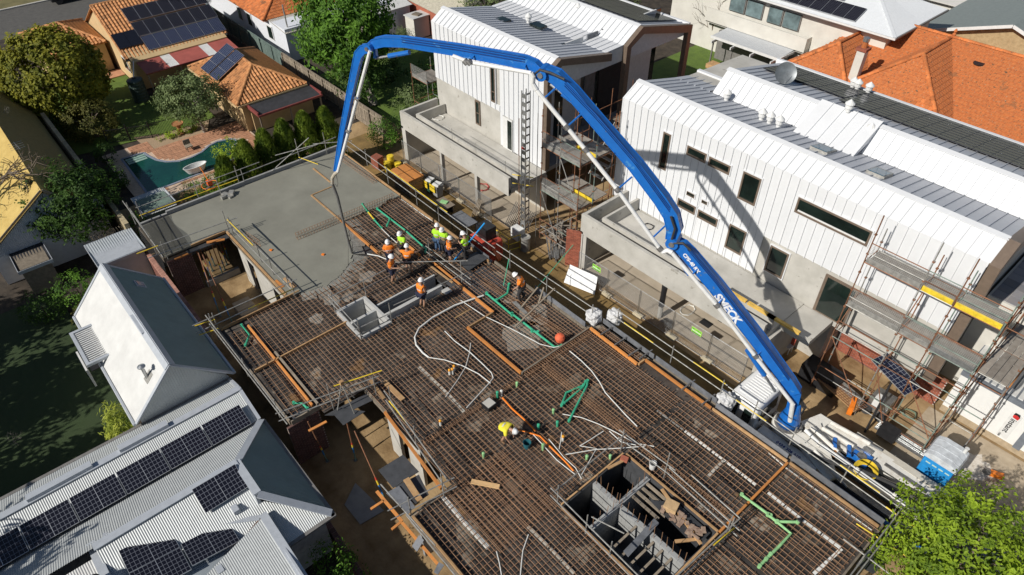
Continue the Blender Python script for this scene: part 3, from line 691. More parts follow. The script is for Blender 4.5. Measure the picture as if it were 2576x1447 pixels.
# ---------------------------------------------------------------- gabled shed-roofed cottage beside the slab
gh = thing('gabled_cottage', (-28.5, 1.75, 0), 'steep gabled cottage with one sunlit and one shaded roof side beside the slab', 'house')
gx0, gx1, gy0, gyr, gy1, gze, gzr = -33.0, -24.15, -.38, 1.75, 3.95, 2.9, 5.05
MB().prism([(gx0+.12, gy0+.2, 0), (gx0+.12, gy1-.25, 0), (gx0+.12, gy1-.25, gze), (gx0+.12, gyr, gzr-.12), (gx0+.12, gy0+.2, gze)][::-1], (gx1-gx0-.3, 0, 0)).build('wall', mat('cottage wall', (.45,.46,.46), .8), gh)
sl_ = math.hypot(gyr-gy0, gzr-gze)
corr('roof_sheet', m_corrw, gh, (gx0, gy0, gze), (1, 0, 0), (0, gyr-gy0, gzr-gze), gx1-gx0, 0, sl_)
corr('roof_sheet', m_corrshade, gh, (gx0, gy1, gze), (1, 0, 0), (0, gyr-gy1, gzr-gze), gx1-gx0, 0, math.hypot(gyr-gy1, gzr-gze))
rg = MB().beam((gx0-.03, gyr-.12, gzr-.02), (gx1+.03, gyr-.12, gzr-.02), .30, .03, (0, -.7, .7)); rg.beam((gx0-.03, gyr+.12, gzr-.02), (gx1+.03, gyr+.12, gzr-.02), .30, .03, (0, .7, .7)); rg.build('ridge_cap', m_trim, gh)
for s_, ye in ((-1, gy0), (1, gy1)):
    MB().beam((gx1, ye, gze+.02), (gx1, gyr, gzr+.02), .16, .06, (0, s_*.7, .7)).build('barge_cap', m_trim, gh)
    MB().beam((gx0, ye, gze+.02), (gx0, gyr, gzr+.02), .14, .06, (0, s_*.7, .7)).build('barge_cap', m_trim, gh)
corr('gable_sheet', m_corr, gh, (gx1-.16, gy0+.2, 2.4), (0, 1, 0), (0, 0, 1), gy1-gy0-.4, 0, lambda a: .35+ (1-abs(a-(gyr-gy0-.2))/2.0)*2.15, per=.1)
MB().tube([(gx0, gy1+.07, gze-.03), (gx1, gy1+.07, gze-.03)], .07, 6).build('gutter', m_trim, gh); MB().tube([(gx0, gy0-.07, gze-.03), (gx1, gy0-.07, gze-.03)], .07, 6).build('gutter', m_trim, gh)
sk_ = MB().cbox((-31.6, 2.75, 4.08), .55, .5, .09, M=Matrix.Rotation(R(-43.5), 3, 'X')).build('skylight', m_trim, gh); MB().cbox((-31.6, 2.79, 4.125), .42, .36, .03, M=Matrix.Rotation(R(-43.5), 3, 'X')).build('glass', mat('sky pane', (.25,.33,.42), .08), sk_)
MB().cbox((-27.55, 1.62, 5.05), 1.5, .16, .09).build('ridge_vent', m_trim, gh)
fl = MB().lathe((-25.1, .85, 3.98), [(.07, 0), (.07, .75), (.085, .78), (.05, .80), (.17, .84), (.17, .87), (.03, .93)], 12).build('flue', m_galv, gh)
MB().cbox((-25.05, .9, 4.2), .42, .5, .02, M=Matrix.Rotation(R(45), 3, 'X')).build('flue_flashing', m_galvdull, gh)
pg = MB()
for a, b, c, d in ((-31.3,-28.55,-.95,-.80),(-31.3,-28.55,.15,.30),(-31.3,-31.15,-.8,.15),(-28.7,-28.55,-.8,.15)): pg.box(a, b, c, d, 3.2, 3.34)
pgo = pg.build('pergola_frame', m_trim, gh)
for i in range(16): MB().box(-31.1+.15*i, -31.04+.15*i, -.8, .15, 3.24, 3.30).build('pergola_slat', m_whitepaint, pgo)
MB().box(-31.2,-28.7,-.9,.2,2.75,2.8).build('pergola_base', m_black, pgo)
wf = MB().box(-30.6,-29.0,-1.1,-1.02,1.6,2.7); wf.build('bay_window', m_whitepaint, gh); MB().box(-30.5,-29.1,-1.13,-1.105,1.7,2.6).build('glass', m_glass, gh)
# ---------------------------------------------------------------- corrugated house with the long row of solar modules
hl = thing('corrugated_house', (-18, -2, 0), 'grey corrugated house with rows of solar modules in the corner', 'house')
YL = -9.5
MB().box(-23.9,-15.3,YL,3.5,0,2.5).build('wall', mat('house wall', (.40,.40,.40), .8), hl)
def slope(name, x0, z0, x1, z1, y0, y1, m=m_corr):   # slope along x between y0..y1
    return corr(name, m, hl, (x0, y0, z0), (0, 1, 0), (x1-x0, 0, z1-z0), y1-y0, 0, math.hypot(x1-x0, z1-z0))
slope('roof_sheet', -24.2, 2.6, -22.85, 3.2, YL, 3.72); slope('roof_sheet', -21.15, 2.62, -22.75, 3.2, YL, 3.72)
MB().beam((-22.8, YL, 3.235), (-22.8, 3.75, 3.235), .30, .05).build('ridge_cap', m_trim, hl)
for y0, y1 in ((-4.75,-2.4),(-1.35,.62)):
    MB().box(-23.02,-22.72, y0, y1, 3.26, 3.42).build('ridge_vent', m_trim, hl)
MB().box(-24.34,-24.2,YL,3.8,2.52,2.62).build('gutter', m_guttermat, hl); MB().box(-21.17,-20.98,YL,3.76,2.55,2.60).build('valley_gutter', m_guttermat, hl)
vb = MB().beam((-24.2,3.72,2.64),(-22.8,3.72,3.24),.14,.06).beam((-22.8,3.72,3.24),(-21.1,3.72,2.68),.14,.06); vb.build('barge_cap', m_trim, hl)
ZT = 3.95
# far slope of the hipped part, cut by the hip towards the slab
dxr = -18.6+21.05; ls = math.hypot(dxr, ZT-2.6)
corr('roof_sheet', m_corr, hl, (-21.05, YL, 2.6), (0, 1, 0), (dxr, 0, ZT-2.6), 3.75-YL, 0, lambda a: ls*min(1, max(0, (3.75-YL-a)/1.83)))
lh = math.hypot(1.85, ZT-2.6)
corr('roof_sheet', m_corrshade, hl, (-21.06, 3.78, 2.6), (1, 0, 0), (0, -1.85, ZT-2.6), 5.95, 0, lambda a: lh*min(1, a/2.46, max(0, (5.95-a)/1.75)))
lb_ = math.hypot(3.5, ZT-2.6)
corr('roof_sheet', m_corr, hl, (-15.1, -3.3, 2.6), (0, 1, 0), (-3.5, 0, ZT-2.6), 7.1, lambda a: max(0., (2.75-.56*a)) if a < 4.9 else 0, lambda a: lb_ if a < 5.25 else lb_*max(0, .52*(7.1-a)/1.85))
MB().beam((-18.6,-3.35,ZT+.03),(-18.6,1.95,ZT+.03),.32,.05).build('ridge_cap', m_trim, hl)
MB().beam((-18.7,1.93,ZT+.0),(-16.85,1.93,ZT-.02),.30,.05).build('ridge_cap', m_trim, hl)
MB().prism([(-18.6,1.82,ZT),(-18.6,1.80,ZT-.12),(-16.85,1.80,3.2),(-16.85,1.82,ZT)][::-1],(0,.12,0)).build('step_flashing', m_trim, hl)
MB().beam((-16.8,1.93,ZT-.03),(-15.1,3.8,2.66),.3,.05).build('hip_cap', m_trim, hl); MB().beam((-18.6,1.93,ZT),(-21.06,3.76,2.64),.3,.05).build('hip_cap', m_trim, hl)
MB().box(-21.0,-15.0,3.76,3.92,2.5,2.6).build('gutter', m_guttermat, hl); MB().box(-15.1,-14.95,1.9,3.9,2.5,2.6).build('gutter', m_guttermat, hl)
# lower wing with a ridge towards the frame edge
corr('roof_sheet', m_corrgrey2 if False else mat('shaded zincalume', (.36,.40,.43), .5, var=.05), hl, (-19.0,-3.4,3.62), (1, 0, 0), (0, 5.2, -.95), 5.0, 0, lambda a: 5.2*min(1, .15+a/2.7) if a < 2.6 else max(.2, 5.25-(a-2.6)*2.9))  # slope turned from the sun, its blue-grey shade put into the sheet colour
MB().beam((-19.1,-3.4,3.68),(-12,-3.4,3.68),.3,.06).build('ridge_cap', m_trim, hl)
corr('roof_sheet', mat('pale dull sheet', (.46,.48,.48), .5, metal=.0, var=.05), hl, (-16.3,1.7,3.22), (0, -1, 0), (1, 0, -.12), 4.5, lambda a: .28*a, 8.0)
MB().beam((-16.4,1.75,3.26),(-8.2,1.75,2.28),.30,.07).build('ridge_cap', m_trim, hl); MB().box(-16.2,-8.5,1.70,1.78,1.5,3.1).build('wall', m_trim, hl)
MB().beam((-16.35,1.62,3.12),(-15.3,-1.2,2.95),.10,.05).build('valley_gutter', mat('rusted gutter', (.12,.06,.04), .8), hl)
MB().beam((-19.05,-3.0,3.72),(-16.4,1.6,3.15),.22,.03).build('valley_flashing', m_trim, hl)
corr('roof_sheet', m_corrw, hl, (-18.4,-8.5,3.7), (0, 1, 0), (1,0,-.25), 5.0, 0, 4)
mod = module_mesh(1.68, 1.06, m_pvcell, True); modp = module_mesh(1.66, 1.02, m_pvcell, True)
mod2 = mod
t = thing('solar_array', (-21.9, -1, 3.0), 'long single row of solar modules on the corrugated house', 'solar panels')
d_ = V((-1.6, 0, .58)).normalized()
place_modules(t, mod, (-21.02,3.38-8*1.73,2.70), (0, 1, 0), (-1.0, 0, .36), 1.68, 1.06, 8, 1, gu=.05, lift=.10)
t = thing('solar_array', (-18.1, 1, 3.5), 'pair of solar modules near the grey roof ridge', 'solar panels')
place_modules(t, mod, (-17.55,.15,3.57), (0, 1, 0), (-1.0, 0, .386), 1.68, 1.06, 1, 1, lift=.10)
t = thing('solar_array', (-17, -2, 3.2), 'solar modules half in shade on the lower grey roof', 'solar panels')
place_modules(t, mod, (-16.98,-2.8,3.45), (0, 1, -.18), (-1, 0, .0), 1.68, 1.06, 1, 1, lift=.3); place_modules(t, mod, (-15.9,-2.8,3.45), (0, 1, -.18), (-1, 0, .0), 1.68, 1.06, 1, 1, lift=.3)
t = thing('solar_array', (-16.5, -.3, 3.0), 'separate solar module beside the rusted valley gutter', 'solar panels')
place_modules(t, mod, (-16.0,-1.08,3.12), (0, 1, -.18), (-1, 0, 0), 1.55, 1.06, 1, 1, lift=.34)
for x, y, z, lb in ((-17.1,1.05,3.35,'small grey box under the pair of modules'),(-15.5,-.35,2.95,'small grey box beside the valley gutter')):
    one(MB().cbox((x, y, z+.1), .32, .22, .2), 'junction_box', m_trim, lb, 'junction box')
one(MB().lathe((-17.3,-3.7,3.66), [(.12,0),(.14,.25),(.24,.28),(.24,.42),(.12,.55)], 14), 'roof_ventilator', m_black, 'dark whirlybird vent at the frame bottom', 'ventilator')
# ---------------------------------------------------------------- yellow roofed house
yh = thing('yellow_roofed_house', (-50, 1, 0), 'house with yellow corrugated roof striped by bare tree shadow', 'house')
m_ycorr = mat('yellow sheet', (.58,.42,.13), .7, c2=(.45,.31,.08), scale=1.5, stretch=(1,1,1))
ox0, ox1, oyr, ozr = -62, -42.4, 1.25, 5.0
MB().prism([(ox0, -2.6, 0), (ox0, 3.7, 0), (ox0, 3.7, 2.4), (ox0, oyr, ozr-.15), (ox0, -2.6, 2.4)][::-1], (ox1-ox0-.1, 0, 0)).build('wall', m_bluewhite, yh)
corr('roof_sheet', m_ycorr, yh, (ox0, -3.0, 2.1), (1, 0, 0), (0, oyr+3.0, ozr-2.1), ox1-ox0+.2, 0, math.hypot(oyr+3, ozr-2.1), per=.15)
corr('roof_sheet', mat('shaded yellow sheet', (.30,.22,.08), .8, var=.1), yh, (ox0, 3.85, 2.35), (1, 0, 0), (0, oyr-3.85, ozr-2.35), ox1-ox0-4.6, 0, math.hypot(oyr-3.85, ozr-2.35), per=.15)  # yellow sheet darkened to brown: shade of the sunless side painted in
corr('roof_sheet', m_ycorr, yh, (ox1-4.6, 3.85, 2.35), (1, 0, 0), (0, oyr-3.85, ozr-2.35), 4.8, 0, math.hypot(oyr-3.85, ozr-2.35), per=.15)
corr('gable_sheet', mat('pale blue sheet', (.46,.50,.56), .5, var=.05), yh, (ox1-.05, -2.6, 1.9), (0, 1, 0), (0, 0, 1), 6.4, 0, lambda a: .45+2.45*(1-abs(a-3.85)/3.85), per=.1)
MB().beam((ox1+.12, -3.0, 2.12), (ox1+.12, oyr, ozr), .05, .22, (0, -.55, .8)).build('barge_board', m_timberG, yh); MB().beam((ox1+.12, 3.85, 2.36), (ox1+.12, oyr, ozr), .05, .22, (0, .7, .7)).build('barge_board', m_timberG, yh)
aer = thing('roof_aerial', (-47, 1.3, 5.0), 'bare metal aerial on the dark yellow roof slope', 'aerial')
pa = V((-46.6, 1.35, 4.95)); MB().tube([pa, pa+V((0,0,1.1))], .015, 5).build('mast', m_galv, aer); MB().tube([pa+V((-.6,0,1.05)), pa+V((.6,.1,1.05))], .012, 5).build('boom', m_galv, aer)
for k_ in range(4): MB().tube([pa+V((-.45+.3*k_,-.35,1.06)), pa+V((-.45+.3*k_,.4,1.06))], .009, 4).build('element', m_galv, aer)
pwl = thing('boundary_wall', (-49, 4.1, 0), 'long pale limestone boundary wall beside the yellow roofed house', 'wall')
for i in range(36):
    MB().box(-58.6+.52*i, -58.6+.52*i+.505, 4.12, 4.38, 0, 2.55+.03*random.random()).build('stone_block', mat('limestone', (.42,.35,.22), .95, c2=(.28,.23,.14), scale=5, rnd=.2, bump=.5), pwl)
MB().box(-58.6,-39.9,4.15,4.35,0,2.5).build('wall_core', m_mortar, pwl)
one(MB().box(-57.2,-55.0,3.2,3.26,0,2.4), 'garden_screen', mat('teal sheet', (.07,.30,.24), .6), 'teal sheet screen beside the limestone wall', 'screen')
rs = thing('red_shed', (-62, 1.0, 0), 'small dark red shed roof with one skylight at the frame edge', 'shed')
MB().box(-64,-60.4,-.8,2.8,0,2.2).build('wall', m_brickdark, rs); MB().prism([(-64.2,-1,2.2),(-60.2,-1,2.2),(-60.2,3,2.2),(-64.2,3,2.2)],(0,0,.25)).build('roof', mat('red sheet', (.33,.055,.035), .6), rs)
MB().box(-62.4,-61.4,.9,1.8,2.46,2.52).build('skylight', m_pvcellb, rs)
# ---------------------------------------------------------------- small sheds
def shed(name, label, x0, x1, y0, y1, z, m, wallm, axis='x', per=.16, amp=.02, tilt=.12):
    t = thing(name, ((x0+x1)/2, (y0+y1)/2, 0), label, 'shed')
    MB().box(x0+.15, x1-.15, y0+.12, y1-.12, 0, z-.05).build('wall', wallm, t)
    corr('roof_sheet', m, t, (x0, y0, z), (0, 1, 0), (1, 0, -tilt/(x1-x0)), y1-y0, 0, x1-x0, per=per, amp=amp)
    e = MB()
    for a, b, c, d in ((x0-.03, x0, y0, y1), (x1, x1+.03, y0, y1), (x0-.03, x1+.03, y0-.03, y0), (x0-.03, x1+.03, y1, y1+.03)): e.box(a, b, c, d, z-.2, z+.01)
    e.build('fascia', m_trim, t); return t
shed('garden_shed', 'flat ribbed grey shed roof beside the netted corner of the slab', -39.9,-37.35,1.75,4.35,2.2, mat('ribbed grey sheet', (.50,.54,.57), .4, metal=.3, var=.04), m_trim, per=.13, amp=.02)
shed('garden_shed', 'pale corrugated shed roof between the pool and scaffold rails', -43.05,-40.95,5.45,7.45,2.2, m_corr, mat('green shed wall', (.16,.22,.18), .7), per=.10, amp=.015, tilt=.3)
shed('garden_shed', 'black flat shed roof in the shady garden', -43.0,-40.3,-1.75,0.0,1.9, m_corrblack, m_timberG)
tr = thing('slat_gate', (-40.6, 3.2, 0), 'dark slatted timber gate behind the ribbed grey shed', 'gate')
for i in range(11): MB().box(-41.6,-40.1,2.35+.16*i,2.40+.16*i,1.55,1.6).build('slat', m_timberG, tr)
# ---------------------------------------------------------------- tiled house with solar modules, red verandah, porch
th = thing('tiled_house', (-69, 17, 0), 'terracotta tiled house with a large block of solar modules', 'house')
ex, ez, rx, rz_ = -64.0, 2.6, -69.9, 5.6; ty0, ty1 = 12.2, 21.1
uu = V((0, 1, 0)); vv = V((rx-ex, 0, rz_-ez)); Lr = vv.length
tile_roof(th, (ex, ty0, ez), uu, vv, [(0, 0), (ty1-ty0, 0), (ty1-ty0, Lr), (0, Lr)], 'barrel', .30, .37, m_tileA, m_tileAs, skip=lambda a, b: a > 2.6 and b > .3 and b < Lr-1.5)
MB().prism([(ex+.5, ty0+.25, 0), (2*rx-ex-.5, ty0+.25, 0), (2*rx-ex-.5, ty0+.25, ez-.1), (rx, ty0+.25, rz_-.3), (ex+.5, ty0+.25, ez-.1)], (0, ty1-ty0-.5, 0)).build('wall', m_cream, th)
MB().prism([(rx, ty0, rz_), (2*rx-ex, ty0, ez), (2*rx-ex, ty1, ez), (rx, ty1, rz_)], (0, 0, -.05)).build('rear_roof', m_tileAs, th)
ridge_caps(th, (rx, ty0-.05, rz_), (rx, ty1, rz_), m_tileA); ridge_caps(th, (ex, ty0, ez+.02), (rx, ty0, rz_), m_tileA, r=.08)
MB().beam((ex, ty0-.03, ez-.06), (rx, ty0-.03, rz_-.06), .04, .2, (.45, 0, .9)).build('barge_board', m_cream, th); MB().box(ex-.02, ex+.12, ty0, ty1, ez-.1, ez).build('gutter', m_guttermat, th)
for z0 in (1.0,): 
    wn = MB().box(-66.6,-65.2,ty0+.2,ty0+.26,z0,2.2).build('window', m_whitepaint, th); MB().box(-66.45,-65.35,ty0+.17,ty0+.195,z0+.12,2.08).build('glass', m_glass, wn)
MB().lathe((-69.2,17.3,5.2), [(.1,0),(.1,.4),(.2,.45),(.2,.6),(.05,.7)], 10).build('roof_vent', m_maroon, th)
mk = module_mesh(1.0, 1.62, m_pvcellk); mb_ = module_mesh(.98, 1.62, m_pvcellb)
t = thing('solar_array', (-66, 18, 4), 'three rows of solar modules covering the tiled house roof', 'solar panels')
nv_ = vv.normalized()
place_modules(t, mb_, V((ex, ty0+2.05, ez))+nv_*.25, uu, vv, .98, 1.62, 7, 1, lift=.16)
place_modules(t, mk, V((ex, ty0+2.0, ez))+nv_*1.95, uu, vv, 1.0, 1.62, 7, 1, lift=.16); place_modules(t, mk, V((ex, ty0+2.0, ez))+nv_*3.75, uu, vv, 1.0, 1.62, 7, 1, lift=.16)
t = thing('solar_water_heater', (-65.5, 13, 3), 'two dark solar water collectors on the lower tiled roof', 'solar collector')
cm = mesh_of(MB().box(0,.98,0,1.7,0,.1), 'collector', mat('collector glass', (.012,.013,.02), .1, var=.1, spec=.7))
for i in range(2): piece(cm, 'collector', t, V((ex, ty0+.0+.02+1.0*i, ez))+nv_*1.1+V((.0,0,.1)), Matrix((uu, nv_, uu.cross(nv_))).transposed().to_euler())
# red corrugated verandah with two translucent strips
vr = thing('verandah', (-62.7, 16.7, 0), 'dark red corrugated verandah roof with two white strips', 'verandah')
y = 12.75
for wdt, mm, nm in ((2.0,m_corrred,'roof_sheet'),(.8,m_corrw,'clear_sheet'),(2.6,m_corrred,'roof_sheet'),(.8,m_corrw,'clear_sheet'),(1.9,m_corrred,'roof_sheet')):
    corr(nm, mm, vr, (-64.0, y, 2.45), (0, 1, 0), (2.85, 0, -.3), wdt, 0, 2.87); y += wdt
for yy in (12.8, 15.5, 18.2, 20.7): MB().box(-61.25,-61.15,yy,yy+.1,0,2.15).build('post', m_timberG, vr)
MB().box(-64,-63.9,12.8,20.8,0,2.3).build('back_wall', m_brickdark, vr); MB().box(-61.2,-61.12,12.7,20.85,2.08,2.2).build('gutter', m_maroon, vr)
tk = thing('water_tank', (-62.3, 11.6, 0), 'dark green ribbed round water tank beside the red verandah', 'water tank')
pr = [(.62, 0)]
for i in range(14): pr += [(.62+.02*(i % 2), .13*i+.02), (.62+.02*(i % 2), .13*i+.11)]
pr += [(.60, 1.86), (.1, 1.98)]; MB().lathe((-61.6,11.75,0), pr, 20).build('tank_body', mat('tank green', (.045,.07,.06), .5), tk); MB().lathe((-61.6,11.75,1.97), [(.16,0),(.16,.06)], 12).build('lid', m_black, tk)
MB().tube([(-61.6,11.75,1.95),(-62.2,12.1,2.4),(-63.6,12.6,2.5)], .045, 6).build('inlet_pipe', m_whitepaint, tk)
pc = thing('porch_wing', (-72, 9.5, 0), 'low hipped terracotta wing beside the tiled house', 'house')
pa_ = V((-73.0, 9.6, 3.9)); c_ = [(-69.3,6.8),(-69.3,12.2),(-76.5,12.2),(-76.5,6.8)]
MB().box(-76.1,-69.8,7.1,12.1,0,2.55).build('wall', m_cream, pc)
tile_roof(pc, (-69.3,6.8,2.6), (0,1,0), (-3.7,0,1.3), [(0,0),(5.4,0),(2.8,3.92)], 'barrel', .30, .37, m_tileA, m_tileAs, cap=120)
tile_roof(pc, (-76.5,6.8,2.6), (1,0,0), (0,2.8,1.3), [(0,0),(7.2,0),(3.5,3.08)], 'barrel', .30, .37, m_tileA, m_tileAs, cap=120)
tile_roof(pc, (-69.3,12.2,2.6), (-1,0,0), (0,-2.6,1.3), [(0,0),(7.2,0),(3.7,2.9)], 'barrel', .30, .37, m_tileA, m_tileAs, cap=0)
for q in c_[:3]+[c_[3]]: ridge_caps(pc, (q[0], q[1], 2.68), pa_+V((0,0,.05)), m_tileA)
pw_ = MB().box(-69.83,-69.77,9.6,10.9,1.0,2.2).build('window', m_bronze, pc); MB().box(-69.77,-69.75,9.7,10.8,1.1,2.1).build('glass', m_glass, pc)
# pavilion
pv = thing('pavilion', (-54, 18.6, 0), 'small hipped terracotta pavilion with tilted solar modules by the pool', 'house')
P0, P1, Q0, Q1 = -59.3, -49.85, 15.65, 21.55; zr_ = 4.0; ra = V((-56.4, 18.6, zr_)); rb = V((-52.7, 18.6, zr_))
MB().box(P0+.5, P1-.5, Q0+.5, Q1-.5, 0, 2.45).build('wall', m_cream, pv)
tile_roof(pv, (P0,Q0,2.5), (1,0,0), (0,2.95,1.5), [(0,0),(P1-P0,0),(rb.x-P0,3.31),(ra.x-P0,3.31)], 'barrel', .28, .34, m_tileA, m_tileAs, cap=290, skip=lambda a, b: 2.0 < a < 5.2 and b < 2.8 and b > .4)
tile_roof(pv, (P1,Q0,2.5), (0,1,0), (rb.x-P1,0,1.5), [(0,0),(Q1-Q0,0),(2.95,3.22)], 'barrel', .28, .34, m_tileA, m_tileAs, cap=120)
tile_roof(pv, (P1,Q1,2.5), (-1,0,0), (0,-2.95,1.5), [(0,0),(P1-P0,0),(P1-ra.x,3.31),(P1-rb.x,3.31)], 'barrel', .28, .34, m_tileAs, m_tileAs, cap=0)
tile_roof(pv, (P0,Q1,2.5), (0,-1,0), (ra.x-P0,0,1.5), [(0,0),(Q1-Q0,0),(2.95,3.26)], 'barrel', .28, .34, m_tileA, m_tileAs, cap=60)
ridge_caps(pv, ra+V((0,0,.05)), rb+V((0,0,.05)), m_tileA)
for a, b in (((P1,Q0),rb),((P0,Q0),ra),((P1,Q1),rb),((P0,Q1),ra)): ridge_caps(pv, (a[0],a[1],2.58), b+V((0,0,.05)), m_tileA)
MB().box(P0,P1,Q0-.1,Q0,2.38,2.5).build('gutter', m_cream, pv); MB().box(P1,P1+.1,Q0,Q1,2.38,2.5).build('gutter', m_cream, pv)
t = thing('solar_array', (-56, 16.8, 3), 'two tilted stacks of solar modules on the pavilion roof', 'solar panels')
vp = V((0,2.95,1.5)); m8 = module_mesh(1.55, .98, m_pvcellb)
place_modules(t, m8, V((-57.4,15.85,2.6))+vp.normalized()*.35, (1,0,0), vp, 1.62, .98, 2, 3, gu=.12, lift=.2)
cpv = thing('carport', (-49.3, 19, 0), 'low black corrugated carport with maroon edge beside the pavilion', 'carport')
corr('roof_sheet', m_corrblack, cpv, (-50.2,16.5,2.4), (0,1,0), (2.2,0,-.25), 5.2, 0, 2.2)
MB().box(-48.05,-47.93,16.4,21.8,2.05,2.2).build('gutter', m_maroon, cpv); MB().box(-50.3,-48,16.38,16.5,2.1,2.4).build('gutter', m_maroon, cpv); MB().box(-50.3,-48,21.7,21.8,2.1,2.4).build('gutter', m_maroon, cpv)
for yy in (16.5, 19, 21.6): MB().box(-48.2,-48.1,yy,yy+.1,0,2.1).build('post', m_timberG, cpv)
MB().box(-50,-49.9,16.6,21.7,0,2.3).build('back_wall', m_cream, cpv)
# ---------------------------------------------------------------- fences
def paling(name, label, x0, x1, y, h, m, pwid=.15, step=2.4, group=None):
    t = thing(name, ((x0+x1)/2, y, 0), label, 'fence', group); n = int((x1-x0)/pwid)
    me = mesh_of(MB().box(0, pwid-.008, -.012, .012, .05, 1.0), 'paling', m)
    for i in range(n): piece(me, 'paling', t, (x0+pwid*i, y+random.uniform(-.01,.01), 0), (random.uniform(-.012,.012),0,0), (1,1,h*random.uniform(.985,1.01)))
    x = x0
    while x < x1: MB().box(x-.05, x+.05, y-.12, y-.02, 0, h).build('post', m, t); x += step
    for z in (.4, h-.35): MB().box(x0, x1, y-.06, y-.02, z, z+.09).build('rail', m, t)
    MB().box(x0, x1, y-.06, y+.05, h, h+.04).build('capping', m, t); return t
paling('timber_fence', 'weathered grey timber paling fence running past the pavilion', -58.5,-42.2,23.6,1.8,m_timberG)
paling('timber_fence', 'green painted fence beside the white house wall', -75,-58.5,23.6,1.8,mat('green fence paint', (.14,.19,.17), .7, rnd=.1), pwid=.2)
pf = thing('pool_fence', (-54.8, 11, 0), 'black metal pool fence between the lawn and pool', 'fence')
pts = [V((-55.8,7.2,0)), V((-54.45,10.1,0)), V((-54.2,14.5,0))]; bal = mesh_of(MB().box(-.011,.011,-.011,.011,.06,1.18), 'baluster', m_black)
for a, b in zip(pts, pts[1:]):
    n = int((b-a).length/.11)
    for i in range(n): piece(bal, 'baluster', pf, a.lerp(b, i/n))
    for z in (.1, 1.1): MB().beam(a+V((0,0,z)), b+V((0,0,z)), .035, .035).build('rail', m_black, pf)
    for f_ in (0, .5): q = a.lerp(b, f_); MB().box(q.x-.035,q.x+.035,q.y-.035,q.y+.035,0,1.4).build('post', m_black, pf)
# ---------------------------------------------------------------- white boarded house with orange roof at the top
wh = thing('boarded_house', (-66, 28, 0), 'white boarded house with orange tiled roof behind the big tree', 'house')
MB().box(-80,-60.2,25.0,36,0,3.0).build('wall', m_bluewhite, wh)
tile_roof(wh, (-80,24.5,3.0), (1,0,0), (0,5.0,2.4), [(0,0),(16.6,0),(12,5.5),(0,5.5)], 'flat', .30, .36, m_tileB, m_tileBs, cap=260)
tile_roof(wh, (-63.4,24.5,3.0), (0,1,0), (-4.6,0,2.4), [(0,0),(9.5,0),(9.5,5.2),(5,5.2)], 'flat', .30, .36, m_tileB, m_tileBs, cap=100)
ridge_caps(wh, (-63.4,24.5,3.08), (-68,29.5,5.45), m_tileB)
corr('lean_to_roof', mat('old sheet', (.42,.39,.34), .7, var=.12), wh, (-63.3,24.9,3.05), (0,1,0), (3.3,0,-.35), 8, 0, 3.3, per=.16, amp=.02)
for a, b in ((-70.6,-69.6),(-68.4,-67.4),(-64.0,-62.9)):
    w_ = MB().box(a, b, 24.92, 24.99, 1.2, 2.5).build('window', m_whitepaint, wh); MB().box(a+.1, b-.1, 24.90, 24.925, 1.3, 2.4).build('glass', m_glass, wh)
MB().tube([(-60.6,25.5,2.7),(-60.6,25.5,5.0)], .07, 8).build('flue', m_galvdull, wh)
oh = thing('white_outbuilding', (-60, 37, 0), 'long white outbuilding wall behind the big tree', 'shed')
MB().box(-62,-59.3,31,38,0,2.5).build('wall', mat('shaded white wall', (.62,.63,.66), .8, var=.05), oh); corr('roof_sheet', m_corrw, oh, (-62.4,31,3.1), (0,1,0), (3.4,0,-.6), 7.2, 0, 3.4, per=.12)
rsd = thing('red_brick_shed', (-57, 40, 0), 'small red brick shed with cream flat roof at the top edge', 'shed')
MB().box(-60.5,-55.2,38.6,43.5,0,2.45).build('wall', m_brickred, rsd); corr('roof_sheet', mat('cream sheet', (.68,.62,.48), .6), rsd, (-60.8,38.4,2.65), (0,1,0), (5.9,0,-.2), 5.4, 0, 5.9, per=.2); MB().box(-55.22,-55.15,39.6,40.1,1.4,1.9).build('vent', m_black, rsd)
ot = thing('outhouse', (-57, 37.5, 0), 'old white outhouse with broken grey roof', 'shed')
MB().box(-58.3,-56.8,36.7,38.5,0,1.95).build('wall', m_palewall, ot); MB().box(-58.4,-56.7,36.6,38.6,1.95,2.05).build('roof', m_corrw, ot); MB().cbox((-57.5,37.6,2.1), .8, .7, .1, .3).build('rubble', m_timberG, ot)
# ---------------------------------------------------------------- top right: pergola house with hipped white roof
wr = thing('white_roofed_house', (-27, 60, 0), 'two storey house with white hipped roof and solar modules', 'house')
m_wr = mat('pale roof sheet', (.68,.70,.72), .45, var=.02)
ey, ezz = 55.4, 6.1; ax_, ay_, az_ = -24.2, 60.0, 8.0
MB().box(-41,-20.4,56.2,64,0,5.95).build('wall', m_palewall, wr)
MB().poly([(-44,ey,ezz),(-19.6,ey,ezz),(ax_,ay_,az_),(-44,ay_,az_)]).poly([(-19.6,ey,ezz),(-19.6,64.5,ezz),(ax_,ay_,az_)]).poly([(-19.6,64.5,ezz),(-44,64.5,ezz),(-44,ay_,az_),(ax_,ay_,az_)]).build('roof', m_wr, wr)
corr('roof_sheet', m_wr, wr, (-44,ey,ezz+.02), (1,0,0), (0,ay_-ey,az_-ezz), 24.4, 0, lambda a: math.hypot(ay_-ey,az_-ezz)*min(1,(24.4-a)/4.6), per=.11)
corr('roof_sheet', m_wr, wr, (-19.6,ey,ezz+.02), (0,1,0), (ax_+19.6,0,az_-ezz), 9.1, 0, lambda a: math.hypot(4.6,az_-ezz)*min(a/4.6,(9.1-a)/4.5), per=.11)
